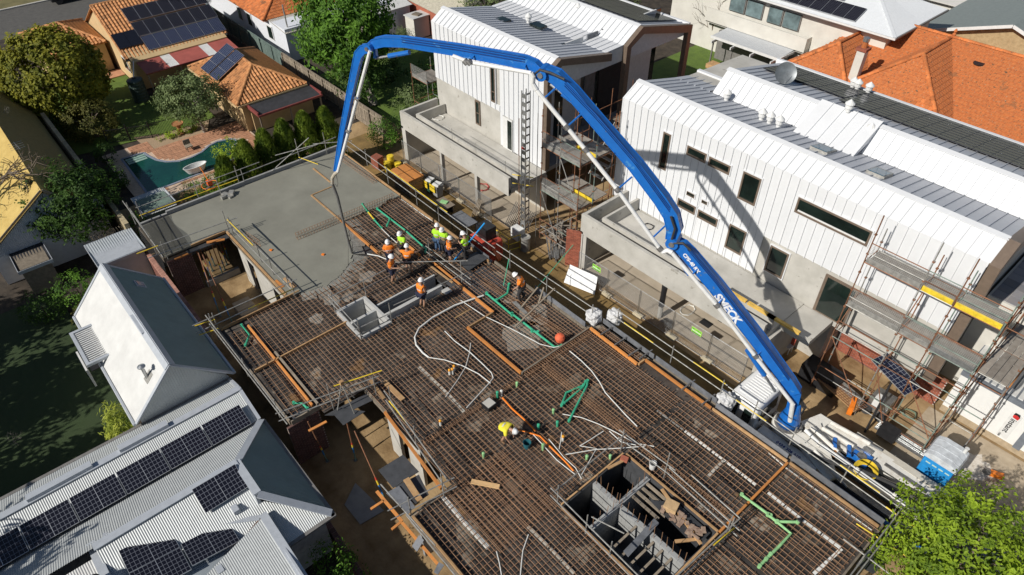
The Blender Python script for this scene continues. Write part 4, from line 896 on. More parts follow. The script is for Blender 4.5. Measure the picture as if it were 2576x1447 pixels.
ridge = MB().beam((-19.6,ey,ezz+.06),(ax_,ay_,az_+.06),.25,.05); ridge.build('hip_cap', m_wr, wr); MB().box(-44,-19.5,ey-.12,ey,ezz-.12,ezz+.02).build('gutter', m_whitepaint, wr); MB().box(-19.6,-19.48,ey,64.5,ezz-.12,ezz+.02).build('gutter', m_guttermat, wr)
for i, (a, b) in enumerate(((-34.6,-33.0),(-32.9,-31.2),(-30.7,-29.3),(-29.2,-27.6))):
    w_ = MB().box(a, b, 56.05, 56.15, 4.15, 5.5).build('window', m_guttermat, wr); MB().box(a+.08, b-.08, 56.0, 56.045, 4.2, 5.45).build('glass', mat('pale glass', (.16,.22,.23), .1, var=.3, scale=.8), w_)
MB().box(-36.5,-26.3,55.4,55.6,2.9,4.05).build('balcony_wall', m_palewall, wr); MB().box(-36.5,-26.3,55.6,56.2,2.7,2.9).build('balcony_floor', m_concrete, wr); MB().box(-26.45,-26.3,55.6,56.2,2.9,4.05).build('balcony_wall', m_palewall, wr)
t = thing('solar_array', (-29, 57, 7), 'row of solar modules along the white hipped roof eave', 'solar panels'); vw = V((0,ay_-ey,az_-ezz))
mw_ = module_mesh(1.0, 1.62, m_pvcellk)
place_modules(t, mw_, V((-35.2,ey,ezz))+vw.normalized()*.35, (1,0,0), vw, 1.0, 1.62, 12, 1, lift=.12); place_modules(t, mw_, V((-31.2,ey,ezz))+vw.normalized()*2.15, (1,0,0), vw, 1.0, 1.62, 6, 1, lift=.12)
pgl = thing('pergola', (-30.5, 54.5, 0), 'ribbed grey flat pergola roof below the pale balcony wall', 'pergola')
corr('roof_sheet', mat('pergola sheet', (.50,.52,.54), .5, var=.04), pgl, (-34.0,53.2,2.72), (1,0,0), (0,2.6,.16), 6.8, 0, 2.6, per=.2, amp=.02)
MB().box(-34.05,-27.2,53.1,53.22,2.55,2.75).build('fascia', m_whitepaint, pgl); MB().box(-27.25,-27.13,53.1,55.5,2.55,2.75).build('fascia', m_whitepaint, pgl)
for i in range(4):
    MB().box(-33.6+2.0*i,-33.5+2.0*i,52.6,54.6,2.3,2.52).build('rafter', m_whitepaint, pgl); MB().box(-33.6+2.0*i,-33.5+2.0*i,52.9,53.0,0,2.3).build('post', m_guttermat, pgl)
MB().box(-34.5,-27.5,55.0,55.3,0,2.6).build('back_wall', m_guttermat, pgl)
one(MB().box(-33.3,-32.0,52.0,53.0,.35,.72), 'garden_table', m_timber, 'brown garden table beside the pergola', 'table')
bs = thing('beige_cottage', (-40, 60, 0), 'beige boarded cottage with white door and window', 'house')
for i in range(14): MB().box(-43,-36.4,59.0-.006*(i % 2),59.2,.21*i,.21*i+.205).build('weatherboard', mat('beige board', (.50,.37,.24), .85, rnd=.06), bs)
MB().box(-43,-36.4,59.2,64,0,2.95).build('wall', m_cream, bs); MB().prism([(-43.4,58.6,2.9),(-36.0,58.6,2.9),(-36.0,64,4.2),(-43.4,64,4.2)],(0,0,.08)).build('roof', mat('slate blue sheet', (.16,.19,.22), .6, var=.08), bs)
w_ = MB().box(-42.6,-40.6,58.9,58.99,1.1,2.3).build('window', m_whitepaint, bs); MB().box(-42.5,-41.65,58.86,58.9,1.2,2.2).build('glass', m_glassblue, w_); MB().box(-41.55,-40.7,58.86,58.9,1.2,2.2).build('glass', m_glassblue, w_)
d_o = MB().box(-38.4,-37.4,58.9,58.99,0,2.2).build('door', m_whitepaint, bs); MB().box(-38.2,-37.6,58.86,58.9,1.1,2.0).build('glass', m_glass, d_o)
# orange tiled house
og = thing('orange_tiled_house', (-16, 57, 0), 'house with lichen spotted orange tiled hip roof and chimney', 'house')
MB().box(-26,6,52.6,66,0,3.0).build('wall', m_palewall, og)
zt_, yt_, pt = 6.0, 59.0, .5
# main slope towards the camera side
tile_roof(og, (-26,51.5,2.6), (1,0,0), (0,7.5,3.4), [(0,0),(34,0),(34,8.23),(3.5,8.23)], 'flat', .30, .36, m_tileB, m_tileBs, cap=290, grey=None)
MB().poly([(-22.5,59,6.02),(8,59,6.02),(8,66.5,2.6),(-26,66.5,2.6)]).build('rear_roof', m_tileBs, og)
def wing(xr, yap, zr_w, half, yfoot, cap=140, grey=None):
    z0 = 2.2; dz = zr_w-z0
    run = dz/.72
    # hip face
    tile_roof(og, (xr-run, yap-run, z0), (1,0,0), (0,run,dz), [(0,0),(2*run,0),(run,math.hypot(run,dz))], 'flat', .30, .36, m_tileB, m_tileBs, cap=cap, grey=grey)
    Ls = math.hypot(run, dz)
    tile_roof(og, (xr+run, yap-run, z0), (0,1,0), (-run,0,dz), [(0,0),(run,Ls),(run+4.6,Ls),(run-.2,0)], 'flat', .30, .36, m_tileB, m_tileBs, cap=60)
    tile_roof(og, (xr-run, yap+5, z0), (0,-1,0), (run,0,dz), [(5-.2,0),(5+run,0),(5,Ls),(.4,Ls)], 'flat', .30, .36, m_tileB, m_tileBs, cap=60)
    ridge_caps(og, (xr, yap, zr_w+.07), (xr, yap+4.7, zr_w+.07), m_tileB); ridge_caps(og, (xr+run, yap-run, z0+.07), (xr, yap, zr_w+.07), m_tileB, r=.14); ridge_caps(og, (xr-run, yap-run, z0+.07), (xr, yap, zr_w+.07), m_tileB, r=.14)
wing(-16.9, 54.3, 6.0, 4, 50, grey=lambda a, b: False); wing(-22.6, 53.0, 5.45, 3, 50, cap=80)
ridge_caps(og, (-22.5,59,6.08), (7,59,6.08), m_tileB, r=.13)
MB().lathe((-16.8,59,6.1), [(.13,0),(.15,.2),(.07,.3),(.14,.42),(.05,.6)], 10).build('finial', m_tileB, og)
ch = MB().box(-20.4,-19.8,51.3,51.9,3.6,6.1).build('chimney', m_palewall, og); MB().box(-20.5,-19.7,51.2,52.0,6.1,6.3).build('chimney_cap', m_brickred, ch); MB().lathe((-20.1,51.6,6.3), [(.22,0),(.2,.45)], 10).build('chimney_pot', m_tileB, ch); MB().lathe((-20.1,51.6,6.75), [(.24,0),(.24,.25),(.05,.35)], 10).build('cowl', m_galv, ch)
MB().lathe((-14.0,57.4,5.35), [(.38,0),(.38,.08)], 14).build('roof_vent', m_black, og)
gr_ = thing('grey_roofed_house', (-14, 70, 0), 'stone walled house with grey green gable roof in the corner', 'house')
m_stone = mat('tan stone', (.48,.36,.20), .95, c2=(.32,.23,.12), scale=3, bump=.6, bscale=6); m_gg = mat('grey green sheet', (.22,.25,.24), .6, var=.07)
MB().prism([(-21.5,66,0),(-8,66,0),(-8,66,3.4),(-14.8,66,5.6),(-21.5,66,3.4)][::1],(0,12,0)).build('wall', m_stone, gr_)
MB().prism([(-22,65.5,3.3),(-14.8,65.5,5.75),(-14.8,65.5,5.9),(-22,65.5,3.45)][::-1],(0,14,0)).build('roof', m_gg, gr_); MB().prism([(-14.8,65.5,5.75),(-7.5,65.5,3.3),(-7.5,65.5,3.45),(-14.8,65.5,5.9)][::-1],(0,14,0)).build('roof', m_gg, gr_)
MB().beam((-22,65.4,3.4),(-14.8,65.4,5.83),.06,.25).build('barge_board', m_whitepaint, gr_); MB().beam((-14.8,65.4,5.83),(-7.5,65.4,3.4),.06,.25).build('barge_board', m_whitepaint, gr_)
bk = thing('pale_roofed_house', (-20, 85, 0), 'large pale sheet roof behind the white hipped roof', 'house')
MB().box(-34,-8,76,92,0,3).build('wall', m_palewall, bk); MB().prism([(-35,75.5,3),(-7,75.5,3),(-7,93,6.5),(-35,93,6.5)],(0,0,.1)).build('roof', mat('warm pale sheet', (.58,.56,.53), .6, var=.04), bk)
# ================================================================ concrete pump truck with its boom
m_blue = mat('pump blue', (.012,.16,.56), .38, c2=(.010,.115,.42), scale=2.5, coat=.25, contrast=(.25,.75), spots=((3.5,.66,(.06,.24,.55)),(6,.70,(.16,.17,.18)),(1.7,.72,(.01,.07,.25))))
m_truckwhite = mat('truck white', (.72,.70,.65), .5, c2=(.52,.46,.38), scale=3.5, contrast=(.22,.5))
m_pipewhite = mat('pipe white', (.78,.78,.76), .45, var=.06)
m_steel = mat('bare steel', (.30,.29,.28), .45, metal=.6, var=.25)
m_bluetext = mat('navy letter', (.02,.03,.20), .6); m_lettwhite = mat('letter white', (.80,.82,.86), .6); m_lettpale = mat('letter pale', (.35,.42,.58), .6)
TUR = V((-6.15, 21.5, 0)); TIP = at(885.25, 636.6, 3.05)
bd = V((TIP.x-TUR.x, TIP.y-TUR.y, 0)).normalized(); bn = V((-bd.y, bd.x, 0))     # boom plane; bn faces the camera side
def onplane(px, py, off=0.0):
    o = TUR+bn*off; r_ = ray(px, py); return CAM+r_*((o-CAM).dot(bn)/r_.dot(bn))
truck = thing('concrete_pump_truck', (-4.5, 21.6, 0), 'white concrete pump truck parked in the lane with raised blue boom', 'pump truck')
def arm(path, deps, wid, name, off=0.0):
    """box girder along pixel path in the boom plane; deps = depth at each point"""
    P = [onplane(x, y, off) for x, y in path]; b = MB(); rings = []
    for i, p in enumerate(P):
        t_ = (P[min(i+1, len(P)-1)]-P[max(i-1, 0)]).normalized(); nrm = bn.cross(t_)
        h = deps[i]/2; w = wid/2*(1 if i else 1)
        rings.append([p+nrm*h+bn*w, p+nrm*h-bn*w, p-nrm*h-bn*w, p-nrm*h+bn*w])
    vs_ = [q for r_ in rings for q in r_]; fs = []
    for i in range(len(P)-1):
        for k_ in range(4): fs.append((4*i+k_, 4*i+(k_+1) % 4, 4*i+4+(k_+1) % 4, 4*i+4+k_))
    fs += [(0,1,2,3), tuple(4*(len(P)-1)+k_ for k_ in (3,2,1,0))]
    b.raw(vs_, fs)
    # edge lips like the welded flanges
    for e in (0, 1, 2, 3):
        for i in range(len(P)-1): b.beam(rings[i][e], rings[i+1][e], .035, .035)
    o = b.build(name, m_blue, truck); return o, P
A1 = [(2003,985),(1985,960),(1905,850),(1800,716),(1735,640),(1715,620),(1700,610)]
A2 = [(1690,600),(1698,575),(1690,540),(1665,500),(1600,415),(1500,300),(1440,230),(1400,192),(1376,180)]
A3 = [(1362,182),(1345,168),(1320,157),(1290,150),(1150,125),(1020,105),(968,103),(945,108),(935,116)]
A4 = [(930,120),(915,123),(904,136),(898,160),(881,240),(863,330),(850,410),(846,430)]
s1, P1_ = arm(A1, [.42,.52,.56,.54,.50,.48,.36], .40, 'boom_section')
s2, P2_ = arm(A2, [.4,.56,.56,.54,.50,.46,.46,.5,.4], .36, 'boom_section')
s3, P3_ = arm(A3, [.4,.48,.46,.42,.38,.34,.36,.36,.3], .30, 'boom_section', -.05)
s4, P4_ = arm(A4, [.28,.34,.34,.30,.26,.22,.20,.16], .22, 'boom_section', .05)
# knuckles: pins and link plates
for (x, y), r_ in (((1695,605),.26),((1368,182),.24),((934,117),.2)):
    p = onplane(x, y); MB().tube([p-bn*.32, p+bn*.32], r_, 14).build('knuckle_pin', m_blue, truck); MB().tube([p+bn*.32, p+bn*.36], r_*.45, 10).build('pin_cap', m_steel, truck)
def cyl(a, b, r_, frac=.6, off=.0):
    p = onplane(*a, off); q = onplane(*b, off); m_ = p.lerp(q, frac)
    c = MB().tube([p, m_], r_, 10).build('hydraulic_cylinder', m_blue, truck); MB().tube([m_, q], r_*.55, 8).build('piston_rod', m_galv, c)
cyl((1030,132),(945,147),.10); cyl((1452,262),(1385,212),.12,.55); cyl((1735,690),(1690,625),.12,.6); cyl((1880,880),(1950,985),.12,.6)
MB().beam(onplane(943,120), onplane(946,146), .14, .14, bn).build('link', m_blue, truck)
# hoses and cable runs on the girders
for path, off in (([(1985,955),(1900,838),(1800,708),(1730,625)],.24),([(1685,530),(1600,412),(1500,296),(1420,212)],.2),([(1320,152),(1150,122),(1010,102)],.12)):
    for k_ in (-.06, .03, .12):
        MB().tube([onplane(x, y, off)+V((0,0,k_)) for x, y in path], .018, 5).build('hydraulic_line', mat('dark blue hose', (.01,.05,.22), .5), truck)
for path in ([(1340,190),(1358,176),(1386,184),(1420,200)],[(1688,545),(1698,575),(1690,602)],[(1695,612),(1718,612),(1738,630)]):
    MB().tube([onplane(x, y, .30) for x, y in path], .05, 6).build('hose_bundle', m_rubber, truck)
# delivery pipe on the camera side of the boom
PO = .42
pp = [(1994,1016),(1900,896),(1803,768),(1690,636)]; MB().tube([onplane(x, y, PO) for x, y in pp], .085, 10).build('delivery_pipe', m_pipewhite, truck)
pp = [(1657,622),(1553,477),(1473,377),(1349,226)]; MB().tube([onplane(x, y, PO) for x, y in pp], .085, 10).build('delivery_pipe', m_pipewhite, truck)
pp = [(1349,226),(1340,210),(1341,193),(1336,184)]; MB().tube([onplane(x, y, PO) for x, y in pp], .10, 10).build('pipe_elbow', m_pipewhite, truck)
pp = [(1690,636),(1680,630),(1668,634),(1657,622)]; MB().tube([onplane(x, y, PO) for x, y in pp], .10, 10).build('pipe_elbow', m_pipewhite, truck)
pp = [(1336,184),(1181,157),(1140,141)]; MB().tube([onplane(x, y, PO-.05) for x, y in pp], .075, 10).build('delivery_pipe', m_pipewhite, truck)
pp = [(931,128),(899,247),(869,361),(850,432)]; MB().tube([onplane(x, y, .33) for x, y in pp], .075, 10).build('delivery_pipe', m_pipewhite, truck)
for x, y in ((1900,896),(1803,768),(1553,477),(1473,377),(1425,320),(1181,157),(1172,156),(899,247),(877,330),(1660,626)):
    p = onplane(x, y, PO if x > 950 else .33); a_ = p-bd*.07-V((0,0,.06)); MB().tube([a_, p+bd*.07+V((0,0,.06))], .125, 10).build('pipe_coupling', m_steel, truck)
for a, b in (((1553,477),(1590,445)),((1425,320),(1468,282)),((1366,250),(1402,218)),((1640,600),(1676,566)),((1803,768),(1825,745)),((1900,896),(1920,880)),((1181,157),(1192,140)),((1316,182),(1322,163)),((899,247),(890,247)),((1737,695),(1760,672))):
    MB().beam(onplane(*a, PO), onplane(*b, .12), .05, .05).build('pipe_bracket', m_blue, truck)
hose = MB().tube([onplane(x, y, .3) for x, y in ((850,432),(842,438),(836,448),(836,462))], .085, 10).build('pipe_elbow', mat('slurry crust', (.52,.46,.36), .9, c2=(.34,.30,.24), scale=8), truck)
pth = [(836,462),(841,475),(849,496),(855,520),(862,549),(874,599),(885.25,636.6)]; nh = len(pth)
MB().tube([onplane(x, y, .3*(1-i/(nh-1))) for i, (x, y) in enumerate(pth)], .07, 10, radii=[.075,.08,.078,.07,.07,.07,.07]).build('end_hose', mat('grey hose', (.10,.10,.10), .7, c2=(.19,.185,.17), scale=5), truck)
MB().tube([onplane(x, y, .32) for x, y in ((846,440),(850,462),(848,470),(842,462))], .018, 5).build('safety_chain', m_steel, truck)
# ---- lettering on the first section
def lettering(txt, o, xd, yd, size, m, name, parent, space=1.0, bold=.012):
    cu = bpy.data.curves.new(name, 'FONT'); cu.body = txt; cu.size = size; cu.space_character = space; cu.offset = bold; cu.extrude = .004; cu.align_y = 'CENTER'
    tmp = bpy.data.objects.new(name, cu); COL.objects.link(tmp); me = bpy.data.meshes.new_from_object(tmp); bpy.data.objects.remove(tmp); bpy.data.curves.remove(cu)
    me.materials.clear(); me.materials.append(m); ob = bpy.data.objects.new(name, me); COL.objects.link(ob)
    xd = V(xd).normalized(); yd = (V(yd)-xd*V(yd).dot(xd)).normalized(); z = xd.cross(yd)
    M4 = Matrix((xd, yd, z)).transposed().to_4x4(); o0 = V(parent['_o']) if parent is not None else V((0,0,0)); M4.translation = V(o)-o0
    ob.matrix_local = M4
    if parent is not None: ob.parent = parent
    return ob
ax = (P1_[0]-P1_[-1]).normalized(); nv = bn.cross(ax); nv = nv if nv.z > 0 else -nv
mid = lambda t_: P1_[4].lerp(P1_[1], t_)
lettering('SMECK', mid(.28)+bn*.222-nv*.05, ax, nv, .50, m_lettwhite, 'lettering', truck, 1.0, .022)
lettering('CPS-40 RX', mid(-.03)+bn*.222-nv*.06, ax, nv, .22, m_lettwhite, 'lettering', truck, 1.0, .01)
ydir = -bn; zt_n = ax.cross(ydir)
lettering('SMECK', mid(.16)+nv*.30-bn*.02, ax, ydir if zt_n.dot(nv) > 0 else bn, .34, m_lettpale, 'lettering', truck, 2.6, .012)
# ---- turret, cab, chassis
MB().lathe((TUR.x, TUR.y, 0), [(.62,1.25),(.66,1.5),(.64,1.62),(.60,1.64)], 28).build('slew_base', m_truckwhite, truck, smooth=False)
MB().lathe((TUR.x, TUR.y, 0), [(.58,1.64),(.58,1.76),(.52,1.77)], 28).build('slew_ring', m_steel, truck)
for k_ in range(26): a = 2*math.pi*k_/26; MB().lathe((TUR.x+.55*math.cos(a), TUR.y+.55*math.sin(a), 1.76), [(.03,0),(.03,.04)], 6).build('bolt', m_steel, truck)
MB().lathe((TUR.x, TUR.y, 0), [(.50,1.77),(.44,2.1),(.34,2.5),(.26,2.9),(.2,3.1)], 24).build('turret', m_blue, truck, smooth=True)
MB().beam(TUR+V((0,0,2.7))+bd*.1, P1_[0]+V((0,0,-.1)), .34, .45).build('turret_head', m_blue, truck)
MB().tube([TUR+bn*.35+V((0,0,2.25)), onplane(1994,1016,PO)], .1, 10).build('pipe_elbow', m_pipewhite, truck)
for k_ in range(4): MB().tube([TUR+V((.25,.1+.06*k_,2.0)), TUR+V((.35,.1+.07*k_,2.9)), P1_[1]+V((.1,.05*k_-.1,-.1))], .025, 5).build('hydraulic_line', m_rubber, truck)
def rbox(x0, x1, y0, y1, z0, z1, bev, name, m, parent, taper=None, seg=3):
    bm_ = bmesh.new(); bmesh.ops.create_cube(bm_, size=1)
    for v in bm_.verts:
        v.co.x = lerp(x0, x1, v.co.x+.5); v.co.y = lerp(y0, y1, v.co.y+.5); top = v.co.z > 0; v.co.z = lerp(z0, z1, v.co.z+.5)
        if taper and top:
            v.co.x += taper[0] if v.co.x < (x0+x1)/2 else taper[1]; v.co.y += taper[2] if v.co.y < (y0+y1)/2 else taper[3]
    bmesh.ops.bevel(bm_, geom=bm_.edges[:], offset=bev, segments=seg, affect='EDGES', profile=.6)
    o0 = V(parent['_o']); bmesh.ops.translate(bm_, verts=bm_.verts[:], vec=-o0)
    me = bpy.data.meshes.new(name); bm_.to_mesh(me); bm_.free(); me.materials.append(m); me.polygons.foreach_set('use_smooth', [True]*len(me.polygons))
    ob = bpy.data.objects.new(name, me); COL.objects.link(ob); ob.parent = parent; ob['_o'] = tuple(o0); return ob
m_cab = mat('cab white', (.78,.78,.77), .3, var=.03, coat=.4)
cab = rbox(-8.75,-7.05,20.0,22.4,.75,2.95,.16,'cab', m_cab, truck, taper=(.28,-.03,.12,-.12))
for i in range(11): MB().box(-8.25+.0,-7.2,20.42+.16*i,20.48+.16*i,2.955,2.985).build('roof_rib', m_cab, cab)
MB().prism([(-8.77,20.25,1.75),(-8.77,22.15,1.75),(-8.55,22.05,2.65),(-8.55,20.35,2.65)],(-.03,0,.0)).build('windscreen', m_glass, cab)
MB().prism([(-8.55,19.995,1.75),(-7.95,19.995,1.75),(-7.95,20.09,2.55),(-8.4,20.09,2.55)],(0,-.02,0)).build('side_window', m_glass, cab)
MB().prism([(-7.65,19.995,1.85),(-7.25,19.995,1.85),(-7.25,20.08,2.5),(-7.65,20.08,2.5)],(0,-.02,0)).build('side_window', m_glass, cab)
MB().prism([(-7.045,20.5,1.8),(-7.045,21.9,1.8),(-7.07,21.8,2.5),(-7.07,20.6,2.5)][::-1],(.02,0,0)).build('rear_window', m_glass, cab)
MB().box(-8.6,-7.2,19.94,19.99,.85,1.45).build('door_stripe', mat('navy panel', (.02,.04,.12), .4), cab)
for x in (-8.1,): 
    w_ = MB().tube([(x,20.05,.5),(x,20.35,.5)], .5, 20).build('wheel', m_rubber, truck); MB().tube([(x,20.03,.5),(x,20.06,.5)], .25, 14).build('rim', m_steel, w_)
for x in (-3.2,-1.9):
    w_ = MB().tube([(x,20.5,.5),(x,20.9,.5)], .5, 20).build('wheel', m_rubber, truck); MB().tube([(x,20.48,.5),(x,20.51,.5)], .25, 14).build('rim', m_steel, w_)
MB().box(-8.4,1.6,20.9,21.2,.8,1.15).build('chassis_rail', m_steel, truck); MB().box(-8.4,1.6,21.9,22.2,.8,1.15).build('chassis_rail', m_steel, truck)
MB().box(-6.9,-4.1,20.35,20.62,1.0,1.42).build('side_beam', m_truckwhite, truck); MB().box(-6.9,-3.4,20.64,20.85,1.15,1.38).build('side_beam', m_truckwhite, truck)
lettering('0434 306 610', (-6.0,20.47,1.426), (1,0,0), (0,1,0), .2, m_bluetext, 'lettering', truck, 1.05, .006)
MB().prism([(-5.6,21.0,1.55),(-5.2,22.6,1.55),(-3.3,20.9,1.2),(-3.5,20.4,1.2)],(0,0,.14)).build('outrigger_arm', m_truckwhite, truck)
MB().prism([(-5.9,22.0,1.55),(-5.5,23.2,1.55),(.9,23.55,1.38),(.9,23.0,1.38)][::-1],(0,0,-.3)).build('outrigger_arm', m_truckwhite, truck)
MB().box(-3.9,.95,23.25,23.6,1.0,1.46).build('outrigger_beam', mat('dusty white steel', (.60,.56,.48), .7, c2=(.48,.44,.37), scale=4), truck)
MB().prism([(-6.0,20.8,1.5),(-5.4,20.8,1.5),(-4.3,21.6,1.35),(-4.7,22.0,1.35)],(0,0,.16)).build('outrigger_arm', m_truckwhite, truck)
for a, b, r_ in (((-5.3,21.9,1.9),(-3.9,21.75,1.7),.09),((-5.0,22.3,1.8),(-3.6,22.5,1.7),.1),((-4.6,21.1,1.65),(-3.2,20.75,1.5),.09),((-4.9,22.9,1.75),(-3.2,23.2,1.65),.1)):
    MB().tube([a, b], r_, 10).build('hydraulic_cylinder', m_truckwhite, truck); MB().tube([b, V(b)+(V(b)-V(a))*.3], r_*.5, 8).build('piston_rod', m_galv, truck)
MB().tube([(-5.4,21.6,1.85),(-4.6,21.4,1.85),(.5,21.4,1.75),(1.6,21.4,1.6)], .085, 10).build('delivery_pipe', m_pipewhite, truck)
for x in (-4.6,-2.9,-1.3): MB().tube([(x-.06,21.4,1.82),(x+.06,21.4,1.82)], .13, 10).build('pipe_coupling', m_truckwhite, truck)
MB().tube([(-5.2,20.9,1.6),(-4.0,20.9,1.7),(-2.8,21.5,1.85),(-1.5,21.9,1.8),(-.4,22.25,1.75),(.1,22.6,1.7),(-.3,22.75,1.68)], .075, 8).build('rubber_hose', m_rubber, truck)
MB().box(-4.0,1.4,20.55,20.62,1.05,1.2).build('side_rail', m_blue, truck); MB().box(-3.9,1.5,20.62,21.1,.7,1.0).build('side_tray', m_black, truck)
MB().box(-3.9,1.4,21.55,23.2,1.0,1.12).build('deck_plate', mat('grimy deck', (.17,.155,.135), .8, c2=(.07,.065,.06), scale=3), truck)
pb = rbox(-3.5,-2.75,22.25,22.75,1.15,1.6,.05,'cooler_box', m_blue, truck); MB().lathe((-3.12,22.4,1.6), [(.2,0),(.2,.03)], 18).build('fan_grille', m_steel, pb)
MB().box(-3.3,-2.9,22.72,22.95,1.55,1.66).build('cooler_top', m_galv, pb)
for sx, sy in ((-2.55,21.85),(-2.5,21.2)):
    pass
coil = MB()
for k_ in range(7):
    pts_ = [(-2.65+(.34+.02*k_)*math.cos(a*math.pi/12), 21.7+(.42+.02*k_)*math.sin(a*math.pi/12), 1.66+.03*k_) for a in range(25)]
    coil.tube(pts_, .02, 5, cap=False)
coil.build('hose_coil', mat('yellow hose', (.72,.52,.04), .5), truck)
coil = MB()
for k_ in range(5): coil.tube([(.35+(.34+.015*k_)*math.cos(a*math.pi/12), 22.1+(.3+.02*k_)*math.sin(a*math.pi/12), 1.47+.02*k_) for a in range(25)], .014, 5, cap=False)
coil.build('cable_coil', mat('brown cable', (.22,.12,.08), .7), truck)
MB().box(-.35,1.3,21.65,22.7,1.1,1.46).build('rear_locker', m_truckwhite, truck); MB().box(1.3,2.3,20.9,22.6,.4,1.3).build('hopper', m_steel, truck)
MB().box(-2.3,-.5,22.8,22.95,1.15,1.5).build('frame_tube', m_steel, truck); MB().box(-2.4,-.6,21.95,22.2,1.15,1.3).build('corrugated_hose', m_rubber, truck)
for x, y in ((-3.6,22.1),(-4.2,22.0)): MB().cbox((x, y, 1.75), .14, .55, .16, .5).build('control_valve', m_blue, truck)
MB().cbox((-3.95,21.6,1.72), .1, .4, .1, .4).build('control_lever', m_timberO, truck)
# ================================================================ walls under and around the slab
def brick_wall(t, o, ux, uz_rows, length, m, ms, bl=.23, bh=.076, gap=.012, thick=.11, cap=280, facing=(1,0,0), ragged=0):
    """running-bond bricks from point o along ux (unit), rows up; nearest ones as pieces, the rest joined"""
    o = V(o); ux = V(ux).normalized(); f = V(facing); spots = []
    for r_ in range(uz_rows):
        a = -(bl/2 if r_ % 2 else 0)
        while a < length-.02:
            a0 = max(0, a); a1 = min(length-random.random()*ragged, a+bl)
            if a1-a0 > .05: spots.append((r_, a0, a1))
            a += bl+gap
    full = mesh_of(MB().box(0, bl, -thick/2, thick/2, 0, bh), 'brick', m); ang = math.atan2(ux.y, ux.x)
    spots.sort(key=lambda s_: -s_[0]); rest = MB(); n = 0
    for r_, a0, a1 in spots:
        p = o+ux*a0+V((0,0,r_*(bh+gap)))+f*random.uniform(0,.006)
        if n < cap: piece(full, 'brick', t, p, (0,0,ang), ((a1-a0)/bl,1,1)); n += 1
        else: rest.cbox(p+ux*(a1-a0)/2+V((0,0,bh/2)), a1-a0, thick, bh, ang)
    if rest.v: rest.build('brick_field', ms, t, props={'kind': 'stuff'})
    q = o+ux*length-f*.01; MB().beam(o+V((0,0,uz_rows*(bh+gap)/2-.01))-f*.012, q+V((0,0,uz_rows*(bh+gap)/2-.01)), thick-.02, uz_rows*(bh+gap)-.02).build('mortar', m_mortar, t)
bw = thing('brick_pier', (-34.6, 5.3, 0), 'dark brick wall end below the netted corner of the slab', 'wall')
brick_wall(bw, (-34.62,4.7,0), (0,1,0), 30, 1.35, m_brickdark, m_brickstuff)
bw = thing('brick_pier', (-19.9, 5.3, 0), 'dark brick wall end beside the black ply platform', 'wall')
brick_wall(bw, (-19.9,4.4,0), (0,1,0), 30, 1.5, m_brickdark, m_brickstuff)
bw = thing('brick_wall_end', (-21.6, 23.6, 0), 'red brick wall end beside the leaning white board', 'wall')
brick_wall(bw, (-22.1,23.35,0), (.86,.5,0), 30, .95, m_brickred, m_brickstuff, facing=(.5,-.86,0))
bw = thing('boundary_brick_wall', (-14, 3.3, 0), 'low broken brick boundary wall beside the corrugated house', 'wall')
brick_wall(bw, (-21.5,4.0,0), (1,-.045,0), 9, 14.5, m_brickdark, m_brickstuff, thick=.23, cap=180, facing=(0,-1,0), ragged=.1)
bw = thing('boundary_brick_wall', (-33, 4.2, 0), 'pink brick boundary wall behind the gabled cottage', 'wall')
brick_wall(bw, (-38.5,4.35,0), (1,0,0), 20, 9.5, mat('pink brick', (.46,.25,.19), .9, rnd=.2, c2=(.34,.16,.12), scale=6), m_brickstuff, thick=.23, cap=150, facing=(0,-1,0))  # courses added to the height so the wall shades the courtyard floor
def wallbox(name, label, boxes, m=m_concrete, cat='wall'):
    t = thing(name, ((boxes[0][0]+boxes[0][1])/2, (boxes[0][2]+boxes[0][3])/2, 0), label, cat)
    for b in boxes: MB().box(*b).build('wall_panel', m, t)
    return t
wallbox('concrete_wall', 'pale concrete wall with openings along the deep courtyard', [(-33.4,-32.4,8.25,8.4,0,2.6),(-31.5,-29.2,8.25,8.4,0,2.6),(-28.4,-27.4,8.25,8.4,0,2.6),(-33.4,-27.4,8.26,8.39,2.25,2.62)])
wallbox('concrete_wall', 'pale concrete wall along the second courtyard by the tower of tubes', [(-17.7,-16.9,8.0,8.15,0,2.6),(-16.2,-15.2,8.0,8.15,0,2.6),(-17.7,-15.2,8.01,8.14,2.2,2.62)])
wallbox('inner_wall', 'dark inner walls below the far slab', [(-38.2,-38.0,4.8,17.6,0,2.75),(-38.2,-31,17.45,17.65,0,2.75),(-34.6,-34.4,6.2,8.2,0,.4),(-30.9,-.95,17.6,17.75,0,2.7),(-27.1,-27.0,4.9,9.5,0,2.4),(-12.7,-12.55,6.1,9,0,2.7),(-1.1,-.98,6,18.9,0,2.7)], m_concrete_d)
fa = thing('slab_edge_form', (-20, 11, 2.5), 'dark timber edge bearers below the rim of the slab', 'formwork')
for a, b, c, d in ((-38.45,-34.6,4.6,4.68),(-34.68,-34.6,4.65,8.2),(-34.6,-27.2,8.2,8.26),(-27.28,-27.2,4.65,8.2),(-27.2,-19.95,4.58,4.65),(-19.95,-19.88,4.65,7.95),(-19.9,-15.3,7.95,8.02),(-12.85,-12.78,5.95,8),(-12.8,1.6,5.85,5.93),(-38.45,-22.4,17.78,17.86),(-38.5,-38.4,4.65,17.8),(-22.4,-15.4,18.08,18.16),(-15.4,-.95,19.0,19.07),(-.95,-.88,6,19)):
    MB().box(a, b, c, d, 2.62, 2.9).build('edge_bearer', m_timberG, fa)
